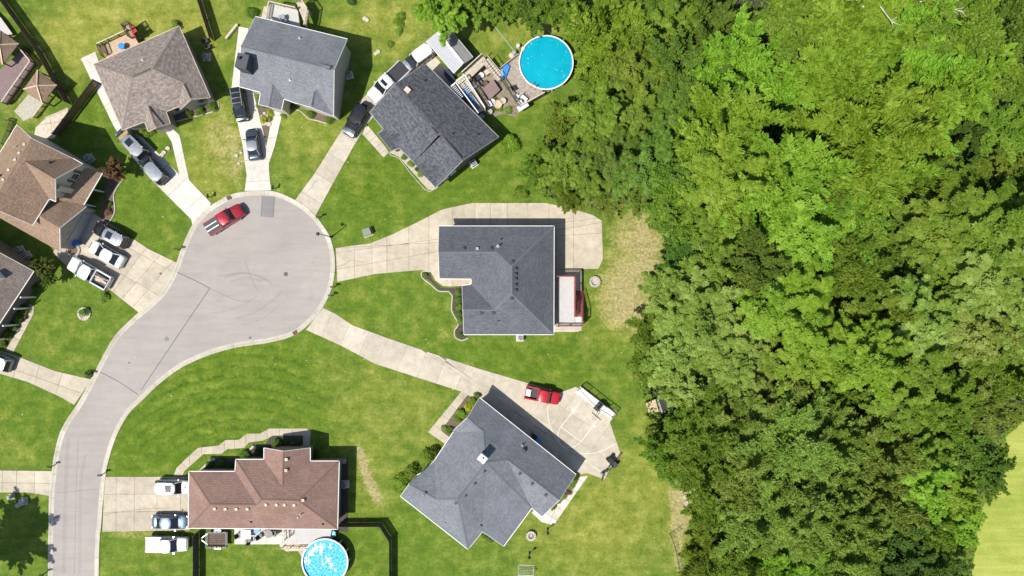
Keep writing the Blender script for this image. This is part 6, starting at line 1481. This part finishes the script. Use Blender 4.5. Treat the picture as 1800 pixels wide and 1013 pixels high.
def bough_crown(seed, style, Rr=5.5, nb=30, sprigs=16, per=36, size=.4, asp=.3, flat=.8, wid=.2, sweep=None):
    """a crown of leafy boughs that reach out from the stem; each bough carries side sprigs, each sprig its leaves"""
    rng = np.random.default_rng(seed); V = []; T = []
    for i in range(nb):
        az = i*2.39996+rng.normal()*.25; sz = 1-(i+.5)/nb*1.12; el = math.asin(max(-.35, min(.98, sz+rng.normal()*.06)))
        rf = 1+.2*math.sin(3*az+seed*1.7)+.13*math.sin(5*az+seed*.9)
        d = np.array([math.cos(az)*math.cos(el), math.sin(az)*math.cos(el), math.sin(el)*flat+.08])
        L = Rr*rf*rng.uniform(.72, 1.08); ax = d/np.linalg.norm(d)
        if sweep is not None: ax = ax+np.array(sweep)*rng.uniform(.5, 1.0); ax /= np.linalg.norm(ax)
        lat = np.cross(ax, [0, 0, 1.0]); lat = lat/np.linalg.norm(lat) if np.linalg.norm(lat) > .1 else np.array([1.0, 0, 0]); upv = np.cross(lat, ax)
        bt = rng.normal()*.15; w_ = wid*Rr*rng.uniform(.8, 1.25)
        for k in range(sprigs):
            s = .28+.74*(k+rng.uniform(0, 1))/sprigs; sg = 1 if k % 2 else -1
            base = d*0+ax*L*s-np.array([0, 0, 1])*L*.16*s*s
            if k >= sprigs-2: di0 = ax*1.0+lat*rng.normal()*.3
            else: di0 = ax*.65+lat*sg*rng.uniform(.6, 1.0)+upv*rng.normal()*.3
            di0 = di0/np.linalg.norm(di0); sl = w_*(1.25-.6*s)*rng.uniform(.7, 1.3)
            t = rng.uniform(0, 1, per)**.8
            p = base+di0*(t*sl)[:, None]-np.array([0, 0, 1])*(t*t*sl*.25)[:, None]+rng.normal(size=(per, 3))*np.array([.1, .1, .07])*Rr*.22
            st = rng.normal()*.13
            if style == 'rosette':
                g = np.arange(per)//6; pc = p[(g*6)]; ph = (np.arange(per) % 6)*1.047+rng.uniform(0, 6.28, per//6+1)[g]
                nrm = unit(ax*.35+np.array([0, 0, 1.0])+rng.normal(size=(per//6+1, 3))*.35)[g]; a = unit(np.cross(nrm, np.array([.3, 1, .2]))); b = np.cross(nrm, a)
                di = unit(a*np.cos(ph)[:, None]+b*np.sin(ph)[:, None]-np.array([0, 0, .22])); Ls = (size*rng.uniform(.8, 1.25, per//6+1)[g])[:, None]; c = pc+di*Ls*.5; sd = np.cross(nrm, di)
                V.append(np.stack([c-di*Ls*.46, c+sd*Ls*.27+nrm*Ls*.06, c+di*Ls*.5, c-sd*Ls*.27+nrm*Ls*.06], 1))
            else:
                sp = .35 if style == 'fine' else (.6 if style == 'feather' else 1.2)
                di = unit(di0+rng.normal(size=(per, 3))*sp); nrm = rng.normal(size=(per, 3))*.42+np.array([0, 0, 1.0])+ax*.3; nrm = unit(nrm-di*np.sum(nrm*di, 1)[:, None]); sd = np.cross(nrm, di); Ls = (size*rng.uniform(.6, 1.4, per))[:, None]
                V.append(np.stack([p-di*Ls*.5-nrm*Ls*.06, p+sd*Ls*asp, p+di*Ls*.5-nrm*Ls*.06, p-sd*Ls*asp], 1))
            T.append(np.clip(.5+bt+st+rng.normal(size=per)*.14, 0, 1))
    k = 1800; p = unit(rng.normal(size=(k, 3)))*np.cbrt(rng.uniform(0, 1, k))[:, None]*Rr*.62*np.array([1, 1, flat])-np.array([0, 0, Rr*.12])
    di = unit(rng.normal(size=(k, 3))); nrm = unit(np.cross(di, rng.normal(size=(k, 3)))); sd = np.cross(nrm, di); Ls = np.full((k, 1), size*1.2)
    V.append(np.stack([p-di*Ls*.5, p+sd*Ls*.3, p+di*Ls*.5, p-sd*Ls*.3], 1)); T.append(np.clip(.4+rng.normal(size=k)*.15, 0, 1))
    return mesh_from_quads('crown', np.concatenate(V), np.concatenate(T))
CR = {'fine': [bough_crown(10+i, 'fine', nb=34, sprigs=20, per=46, size=.44, asp=.18, flat=.66, wid=.2, sweep=(.35, .18, 0)) for i in range(4)],
      'rosette': [bough_crown(30+i, 'rosette', nb=32, sprigs=18, per=48, size=.37, flat=.7, wid=.19) for i in range(4)],
      'feather': [bough_crown(50+i, 'feather', nb=38, sprigs=20, per=46, size=.44, asp=.13, flat=.66, wid=.17) for i in range(4)],
      'broad': [bough_crown(70+i, 'broad', nb=36, sprigs=18, per=46, size=.32, asp=.34, flat=.7, wid=.18) for i in range(4)]}
BUSH = [leaf_mesh('foliage', 90+i, 16, 'broad', 1.0, 1500, .17, .8, low=-.1, lobe_r=(.34, .5), shell=(.3, .72)) for i in range(3)]
def trunk_mesh(seed, h, r, limbs, spread):
    rng = random.Random(seed); mb = MB(); top = Vector((rng.uniform(-.3, .3), rng.uniform(-.3, .3), h)); n = 5; prev = Vector((0, 0, 0)); pr = r*1.35
    for i in range(1, n+1):
        t = i/n; q = top*t+Vector((rng.uniform(-.12, .12), rng.uniform(-.12, .12), 0)); q.z = h*t; nr = r*(1-.6*t); mb.tube(prev, q, pr, nr, 8, False); prev = q; pr = nr
    for k in range(limbs):
        a = 2*math.pi*k/limbs+rng.uniform(-.4, .4); s = Vector((0, 0, h*rng.uniform(.5, .95))); e = s+Vector((math.cos(a)*spread, math.sin(a)*spread, rng.uniform(.25, .7)*spread)); m = s.lerp(e, .5)+Vector((0, 0, spread*.12))
        mb.tube(s, m, r*.42, r*.28, 6, False); mb.tube(m, e, r*.28, r*.08, 5, False)
        for _ in range(2): f = m+Vector((rng.uniform(-1, 1), rng.uniform(-1, 1), rng.uniform(.2, 1)))*spread*.4; mb.tube(m, f, r*.2, r*.05, 5, False)
    me = bpy.data.meshes.new('trunk'); me.from_pydata(mb.v, [], mb.f); me.materials.append(M['bark']); return me
TRUNK = [trunk_mesh(i, 6.0, .24, 7, 2.0) for i in range(3)]
rt = random.Random(11)
def put(name, me, parent, mat_, loc, rot, sc):
    o = link(bpy.data.objects.new(name, me)); o.parent = parent; o.location = loc; o.rotation_euler = rot; o.scale = sc
    if mat_: o.material_slots[0].link = 'OBJECT'; o.material_slots[0].material = mat_
    return o
def tree(px, py, rpx, style, leaf, label, zc=None, group=None, name='tree', flat=1.0, dead=0):
    """a crown whose middle stands over px, py; rpx its radius on the photo"""
    zc = zc if zc else max(3.0, rpx*.13+1.0)
    p = P(px, py, zc); r = rpx*S*(HC-zc)/HC; s = r/5.5
    root = thing(name, label, 'tree', (p.x, p.y, 0), group)
    k = rt.randrange(4); a = rt.random()*6.28 if style != 'fine' else rt.uniform(-.5, .5)
    cz = zc-.4*r*.8
    put('crown', CR[style][k], root, LM[leaf], (0, 0, cz), (0, 0, a), (s, s, s*flat*rt.uniform(.9, 1.15)))
    put('trunk', TRUNK[k % 3], root, None, (0, 0, 0), (0, 0, rt.random()*6.28), (max(.4, s), max(.4, s), (cz-r*.15)/6.0))
    if dead:
        mb = MB(); rg = random.Random(int(px)); top = Vector((p.x, p.y, cz+r*.62))
        for q in range(dead):
            a_ = rg.random()*6.28; b0 = top+Vector((rg.uniform(-1, 1)*r*.3, rg.uniform(-1, 1)*r*.3, 0)); e = b0+Vector((math.cos(a_), math.sin(a_), .25))*rg.uniform(2.2, 4.2); mb.tube(b0, e, .075, .03, 5)
            for q2 in range(6): c = b0.lerp(e, rg.uniform(.2, .95)); f = c+((e-b0).normalized()*.8+Vector((rg.uniform(-1, 1), rg.uniform(-1, 1), .2))).normalized()*rg.uniform(.5, 1.3); mb.tube(c, f, .035, .012, 5)
        mb.build('dead_branch', M['bark_dead'], root)
    return root
ST = {'Y': ('fine', 'yellow', 'bright yellow green tree with streaky sprays'), 'M': ('broad', 'mid', 'mid green full crowned tree'), 'D': ('broad', 'deep', 'deep green dense tree'), 'L': ('rosette', 'pale', 'pale green tree with big leaf rosettes'),
      'R': ('rosette', 'mid', 'mid green tree with leaf rosettes'), 'G': ('feather', 'olive', 'olive green feathery tree'), 'F': ('feather', 'mid', 'mid green feathery tree'), 'K': ('broad', 'dark', 'low tree with leaves darkened like shade'), 'B': ('rosette', 'yellow', 'bright green tree with leaf rosettes'), 'T': ('rosette', 'deep', 'deep green tree with leaf rosettes')}  # K: leaf colour darkened to stand for shaded hollows among the crowns
ORD = ['first', 'second', 'third', 'fourth', 'fifth', 'sixth', 'seventh', 'eighth', 'ninth', 'tenth', 'eleventh', 'twelfth', 'thirteenth']
ROWS = [
 ('top', [(1010,25,38,'M',6),(1070,45,70,'Y',11),(1165,25,64,'R',10),(1250,45,66,'D',10),(1420,30,70,'M',13),(1510,35,70,'Y',15),(1600,25,75,'Y',16),(1690,35,66,'M',13),(1770,40,70,'D',12)]),
 ('second', [(1054,106,48,'Y',8),(1120,112,62,'R',10),(1200,115,68,'D',11),(1290,130,74,'Y',13),(1390,120,78,'Y',14),(1490,130,85,'Y',16),(1590,115,95,'Y',17),(1680,135,60,'Y',14),(1765,130,62,'M',11)]),
 ('third', [(998,215,44,'M',6),(1060,195,60,'R',9),(1135,195,56,'R',9),(1200,200,60,'T',10),(1275,220,70,'Y',13),(1440,225,76,'Y',14),(1545,215,88,'Y',17),(1718,225,46,'K',7),(1780,225,56,'M',10)]),
 ('fourth', [(955,290,46,'F',6),(1015,290,56,'R',8),(1085,275,62,'T',9),(1150,285,66,'T',10),(1225,300,66,'M',10),(1300,310,72,'B',12),(1390,310,74,'Y',13),(1470,305,66,'M',13),(1545,300,66,'Y',13),(1625,310,66,'F',9),(1700,320,60,'K',8),(1780,320,60,'M',11)]),
 ('fifth', [(1005,335,38,'F',6),(1065,335,46,'G',6),(1125,335,42,'G',6),(1200,375,62,'M',9),(1275,385,70,'R',11),(1350,395,74,'Y',12),(1430,385,72,'B',12),(1510,380,66,'M',11),(1590,390,64,'D',10),(1670,400,68,'R',11),(1755,405,72,'R',12)]),
 ('sixth', [(1215,455,52,'K',8),(1270,460,64,'R',10),(1340,465,64,'D',11),(1400,470,60,'K',7),(1510,455,60,'F',10),(1600,460,64,'K',7),(1670,480,70,'R',11),(1755,490,74,'L',13)]),
 ('seventh', [(1180,520,52,'L',8),(1245,530,64,'L',10),(1320,530,58,'T',9),(1395,540,70,'B',12),(1555,545,62,'R',11),(1640,560,68,'L',12),(1725,570,66,'L',12),(1790,570,52,'L',11)]),
 ('eighth', [(1148,580,38,'F',5),(1205,600,64,'L',10),(1285,610,66,'L',10),(1365,620,58,'R',8),(1445,620,70,'B',12),(1530,630,74,'B',13),(1620,640,66,'R',12),(1780,650,60,'F',11)]),
 ('ninth', [(1160,640,38,'F',5),(1222,668,54,'L',9),(1290,680,58,'L',9),(1365,690,58,'G',8),(1440,690,58,'F',8),(1590,715,64,'R',11),(1670,725,62,'F',10),(1745,715,56,'G',10)]),
 ('tenth', [(1210,748,40,'F',6),(1240,750,58,'F',8),(1310,760,64,'G',9),(1390,770,66,'G',10),(1468,778,62,'G',9),(1550,785,62,'G',10),(1625,790,58,'R',10),(1700,790,54,'D',9)]),
 ('eleventh', [(1180,800,50,'F',6),(1245,825,60,'F',8),(1320,840,66,'G',9),(1400,850,68,'G',10),(1480,860,66,'G',10),(1556,858,58,'G',9),(1630,855,56,'B',10),(1690,865,42,'B',9),(1740,835,46,'D',9)]),
 ('twelfth', [(1275,895,56,'F',7),(1340,915,62,'G',9),(1420,930,66,'G',9),(1500,930,62,'G',9),(1575,930,52,'K',6),(1640,930,54,'F',8),(1690,925,40,'B',8)]),
 ('bottom', [(1255,985,48,'F',6),(1315,985,56,'F',8),(1395,1005,60,'Y',9),(1475,1000,60,'G',8),(1550,1000,56,'F',8),(1620,1005,52,'K',7),(1680,1000,44,'G',7)])]
for rn, row in ROWS:
    for i, (x, y, r, s_, z) in enumerate(row):
        st, lf, ds = ST[s_]
        rr = f"{rn} row" if rn in ('top', 'bottom') else f"{rn} row down"
        where = f"first from left in the wood's {rr}" if i == 0 else (f"last on right in the wood's {rr}" if i == len(row)-1 else f"{ORD[i]} from left in the wood's {rr}")
        big = x > 1210 and not (x > 1620 and y > 690)
        tree(x, y, r*(rt.uniform(1.0, 1.4) if big else 1.02), st, lf, f'{ds}, {where}', z*(rt.uniform(.82, 1.3) if big else 1), 'trees of the wood', dead=2 if (rn, i) in (('top', 5), ('top', 6)) else 0)
for x, y, r, s_, z, lb in ((782,16,46,'B',6,'bright green rosette leaved tree overhanging the metal shed at the top edge'),(836,10,38,'R',5,'mid green tree with leaf rosettes at the top edge, right of the shed tree'),(815,-30,50,'M',7,'mid green tree cut off by the top edge above the metal shed'),(890,2,36,'M',5,'mid green tree at the top edge left of the turquoise pool'),(940,18,38,'D',5,'deep green bushy tree at the top edge right above the turquoise pool'),(978,8,40,'F',6,'mid green feathery tree at the top edge, touching the wood')):
    st, lf, _ = ST[s_]; tree(x, y, r, st, lf, lb, z, 'trees along the top edge')
tree(197, 299, 20, 'broad', 'red', 'small reddish leaved tree beside the two storey tan house', 3.0, name='crape_myrtle')
tree(72, 470, 19, 'broad', 'gold_edge', 'small green and gold leaved tree at the corner of the dull brown house', 3.0)
tree(83, 492, 14, 'broad', 'deep', 'small dark tree below the green and gold leaved tree', 2.4)
for x, y, r, z in ((-150,1025,54,11),(-178,1078,64,12)): tree(x, y, r, 'broad', 'mid', 'street side tree beyond the left edge whose shade falls on the lowest lawn', z, 'trees beyond the lower left edge')
# undergrowth on the shaded floor of the wood
sheet('forest_floor', [(x+(18 if 1 < i < 26 else 0), y) for i, (x, y) in enumerate(WOOD)], plain('leaf_litter', (.05, .045, .025), .95, .4, 2, bumpy=.6, world=True), .02)
def undergrowth():
    rng = np.random.default_rng(5); pts = []
    while len(pts) < 60000:
        x = rng.uniform(930, 1900); y = rng.uniform(-60, 1100)
        if in_poly(x, y, WOOD): pts.append((x, y))
    pts = np.array(pts); z = rng.uniform(.1, 2.6, len(pts))*rng.uniform(.3, 1, len(pts))
    c = np.stack([(pts[:, 0]-900)*S, (506.5-pts[:, 1])*S, z], 1); k = len(c)
    nrm = rng.normal(size=(k, 3))*.5+np.array([0, 0, 1]); nrm /= np.linalg.norm(nrm, axis=1)[:, None]; di = np.cross(nrm, rng.normal(size=(k, 3))); di /= np.linalg.norm(di, axis=1)[:, None]; sd_ = np.cross(nrm, di); L_ = rng.uniform(.25, .6, k)[:, None]
    V = np.stack([c-di*L_*.5, c+sd_*L_*.33, c+di*L_*.5, c-sd_*L_*.33], 1); me = bpy.data.meshes.new('undergrowth')
    me.vertices.add(k*4); me.vertices.foreach_set('co', V.reshape(-1).astype(np.float32)); me.loops.add(k*4); me.loops.foreach_set('vertex_index', np.arange(k*4, dtype=np.int32)); me.polygons.add(k)
    me.polygons.foreach_set('loop_start', np.arange(0, k*4, 4, dtype=np.int32)); me.polygons.foreach_set('loop_total', np.full(k, 4, dtype=np.int32)); me.update(calc_edges=True)
    ca = me.color_attributes.new('tint', 'FLOAT_COLOR', 'POINT'); C = np.ones((k*4, 4), np.float32); C[:, :3] = np.repeat(rng.uniform(0, 1, k), 4)[:, None]; ca.data.foreach_set('color', C.ravel()); me.materials.append(LM['deep'])
    o = link(bpy.data.objects.new('undergrowth', me)); tag(o, 'low shaded undergrowth covering the floor of the wood', 'undergrowth', kind='stuff')
undergrowth()
def shrub(px, py, rpx, leaf, label, h=1.0, group=None, name='shrub', sx=1.0, rz=None):
    zc = rpx*S*h*.7; p = P(px, py, zc); r = rpx*S; o = link(bpy.data.objects.new(name, BUSH[rt.randrange(3)])); o.location = (p.x, p.y, zc*.62); o.rotation_euler = (0, 0, rz if rz is not None else rt.random()*6.28); o.scale = (r*sx, r, r*h)
    o.material_slots[0].link = 'OBJECT'; o.material_slots[0].material = LM[leaf]; tag(o, label, 'shrub', group); return o
SH = [(898,252,17,'yellow','broad round shrub on the grass right of the charcoal house',.9),(886,259,12,'yellow','bright green low shrub left of the broad round shrub by the charcoal house',.7),
 (757,803,19,'mid','large green shrub against the upper left wall of the askew blue grey house',1),(706,848,16,'yellow','bright green shrub at the left corner of the askew blue grey house',.9),(700,860,12,'yellow','small bright shrub just below the left corner shrub of the askew house',.8),(722,832,15,'mid','dark gap shrub between the two large shrubs at the askew house',.8),
 (830,706,9,'yellow','topmost of the bright shrubs in the bed by the askew house',.9),(824,717,10,'gold','bright yellow green shrub second in the bed by the askew house',.9),(813,728,10,'yellow','bright shrub third from the top in the bed by the askew house',.9),(806,735,8,'mid','green shrub fourth from the top in the bed by the askew house',.9),(791,757,8,'deep','dark shrub at the lower end of the bed by the askew house',.8),(780,753,6,'olive','small olive shrub at the outer corner of the bed by the askew house',.7),(840,696,7,'deep','dark shrub at the top corner of the askew house',.8),
 (1008,846,8,'olive','upper olive shrub along the pale side walk of the askew house',.9),(1003,855,8,'olive','second olive shrub along the pale side walk of the askew house',.9),(997,864,8,'red','reddish shrub along the pale side walk of the askew house',.8),(990,872,7,'olive','lower olive shrub along the pale side walk of the askew house',.8),(972,893,6,'olive','small shrub alone at the lower end of the pale side walk',.7),(852,941,7,'deep','dark shrub in the lower notch of the askew house',.8),(862,948,6,'mid','small green shrub in the lower notch of the askew house',.8),(1010,838,9,'dark','dark shrub in shade at the right corner of the askew house',.8),
 (804,515,6,'mid','upper green shrub against the front wall of the centre house',.8),(805,527,7,'deep','second green shrub down the front wall of the centre house',.8),(806,540,7,'mid','third green shrub down the front wall of the centre house',.8),(808,553,7,'deep','fourth green shrub down the front wall of the centre house',.8),(809,566,7,'mid','lowest green shrub down the front wall of the centre house',.8),(749,484,5,'gold_edge','small yellowish plant in the dark round bed by the centre house drive',.7),(811,589,5,'dark','small dark plant in the lower round bed of the centre house',.7),
 (331,200,8,'deep','left one of three round shrubs in front of the taupe house',.8),(352,195,9,'deep','middle one of three round shrubs in front of the taupe house',.8),(372,188,10,'deep','right one of three round shrubs in front of the taupe house',.8),(247,233,7,'pale','pale leafy shrub by the windshield of the silver blue minivan',.7),(258,236,7,'mid','green leafy shrub right of the pale leafy shrub by the taupe house',.7),(268,232,6,'mid','small green shrub at the entry gable of the taupe house',.7),(309,45,10,'olive','olive shrub behind the taupe house near its upper corner',.8),
 (463,183,8,'mid','green shrub topmost in the bed between the two pale drives',.8),(470,181,5,'yellow','small bright plant by the garage wall in the bed between the pale drives',.7),(474,198,7,'gold','bright yellow shrub right in the bed between the two pale drives',.8),(463,210,7,'gold','bright yellow shrub left in the bed between the two pale drives',.9),(474,209,5,'olive','olive plant beside the yellow shrubs between the two pale drives',.7),(452,170,5,'yellow','small yellow green plant at the top tip of the bed between the pale drives',.6),(453,186,4,'yellow','tiny bright plant at the edge of the pale drive',.6),
 (513,188,8,'deep','dark shrub left of the entry of the slate grey house',.8),(547,201,8,'deep','dark shrub in the middle of the slate grey house bed',.8),(578,211,8,'deep','dark shrub at the right end of the slate grey house bed',.8),(497,203,6,'olive','brownish plant below the entry of the slate grey house',.6),(442,21,11,'deep','dark shrub on the grass left of the pale grey deck',.9),
 (704,28,9,'mid','spiky green clump highest on the grass between the slate grey house and the shed',.6),(700,56,8,'olive','spiky green clump lowest on the grass left of the metal shed',.6),(700,38,10,'mid','spiky clump middle one on the grass left of the metal shed',.5),(686,77,7,'mid','low green clump nearest the pale stones on the grass',.5),(616,2,9,'dark','dark shrub at the top edge right of the slate grey house deck',.8),
 (722,288,7,'olive','upper plant in the narrow bed along the charcoal house front',.6),(710,276,6,'mid','green plant in the narrow bed near the charcoal house porch',.6),(738,306,6,'olive','lower plant in the narrow bed along the charcoal house front',.6),(734,298,5,'dark','small dark plant in the narrow bed along the charcoal house front',.6),(683,248,6,'olive','plant beside the charcoal house front walk',.5),
 (176,347,7,'mid','bright small shrub below the porch of the two storey house',.9),(192,359,6,'dark','dark mound upper one in the curved bed of the two storey house',.7),(190,372,8,'red','brownish mound lower one in the curved bed of the two storey house',.6),(181,522,11,'pale','spiky pale tufted plant on the lawn below the white pickup',.7),(146,549,8,'olive','thin little tree like shrub in the pale stone ring',1.4),
 (40,546,10,'deep','upper hedge shrub beside the porch of the dull brown house',.9),(30,560,10,'mid','second hedge shrub beside the porch of the dull brown house',.9),(22,574,10,'deep','third hedge shrub beside the porch of the dull brown house',.9),(12,588,10,'mid','fourth hedge shrub beside the porch of the dull brown house',.9),(2,602,10,'deep','lowest hedge shrub beside the porch of the dull brown house',.9),(44,556,6,'red','dark reddish plant at the walk side of the hedge',.6),(60,503,10,'deep','dark shrub above the walk of the dull brown house',.9),
 (156,659,8,'dark','dark low shrub at the mailbox by the leftmost drive',.6),(368,817,7,'dark','dark plant in the left bed of the red brown house',.6),(388,813,8,'deep','green plant in the left bed of the red brown house',.6),(402,820,7,'dark','shaded plant at the inner end of the left bed of the red brown house',.6),(430,800,10,'deep','round dark shrub in the middle bed of the red brown house',.9),(452,794,7,'dark','dark shrub beside the round one in the middle bed of the red brown house',.8),(485,779,9,'deep','round shrub at the left end of the upper bed of the red brown house',1),(500,778,6,'dark','low dark plant in the upper bed of the red brown house',.6),(513,779,6,'deep','second low plant in the upper bed of the red brown house',.6),(524,778,6,'dark','right low plant in the upper bed of the red brown house',.6),(552,800,9,'dark','shaded shrub right of the front bay of the red brown house',.7),
 (865,190,7,'gold_edge','yellowish plant on the ground below the pink platform',.6),(878,190,7,'mid','green plant at the foot of the pool deck rail',.6),(893,193,8,'olive','olive plant at the lowest corner by the pool deck',.6),(868,176,6,'yellow','bright plant beside the lower corner of the pink platform',.6),
 (1128,612,20,'mid','low shrub bulging out at the left edge of the wood beside the dry grass',.7),(1116,642,16,'mid','low shrub at the left edge of the wood above the tan topped table',.7),(1122,662,12,'olive','olive shrub at the wood edge just above the dark storage box',.7),(1185,352,18,'mid','shrub at the wood edge above the driest grass',.8),(1085,352,15,'olive','olive shrub at the wood edge over the drive end',.7),(1160,395,16,'deep','dark shrub at the wood edge right of the driest grass',.9),(1150,762,17,'mid','shrub at the wood edge right of the court corner',.7),(1150,800,18,'mid','shrub at the wood edge right of the riding mower',.7),(1190,850,14,'olive','olive shrub above the bare dirt at the wood edge',.7),(1250,900,14,'mid','shrub right of the shaggy stump',.8),(915,340,14,'mid','low shrub at the wood edge above the centre house drive',.7)]
SH += [(1716,905,14,'mid','scrubby shrub at the wood edge beside the pale field, middle one',.7),(1706,960,15,'olive','scrubby shrub at the wood edge beside the pale field, lowest one',.7),(1756,800,14,'mid','scrubby shrub at the wood edge below the pale field corner',.7),(1778,748,14,'olive','scrubby shrub at the top corner of the pale field',.7)]
for x, y, r, lf, lb, h in SH: shrub(x, y, r, lf, lb, h)
# longer grass tufts and clover scattered over the turf near the houses
def turf_tufts():
    rng = np.random.default_rng(9); road = ROAD_IN; k = 26000; x = rng.uniform(-20, 1260, k*2); y = rng.uniform(-20, 1030, k*2); pts = np.stack([x, y], 1)[:k]
    c = np.stack([(pts[:, 0]-900)*S, (506.5-pts[:, 1])*S, np.full(k, .05)], 1)
    return c
def clover():
    rng = random.Random(3); mb = MB(); zones = [(560,250,200,150),(330,200,150,180),(490,190,130,150),(600,20,320,90),(580,510,220,170),(200,600,380,250),(640,590,160,200),(860,610,250,60),(1000,850,180,160),(20,680,90,140),(700,880,160,130),(240,330,60,110),(150,120,60,70)]
    for x0, y0, w_, h_ in zones:
        for _ in range(int(w_*h_/3200)):
            x, y = x0+rng.random()*w_, y0+rng.random()*h_; p = P(x, y, .06); r = rng.uniform(.025, .065); mb.add([(p.x+math.cos(t)*r, p.y+math.sin(t)*r, .05+.02*rng.random()) for t in (0, 1.26, 2.5, 3.8, 5.0)], [(0,1,2,3,4)])
    tag(mb.build('clover_flowers', M['white']), 'tiny white clover flowers dotted over the lawns', 'flowers', kind='stuff')
clover()
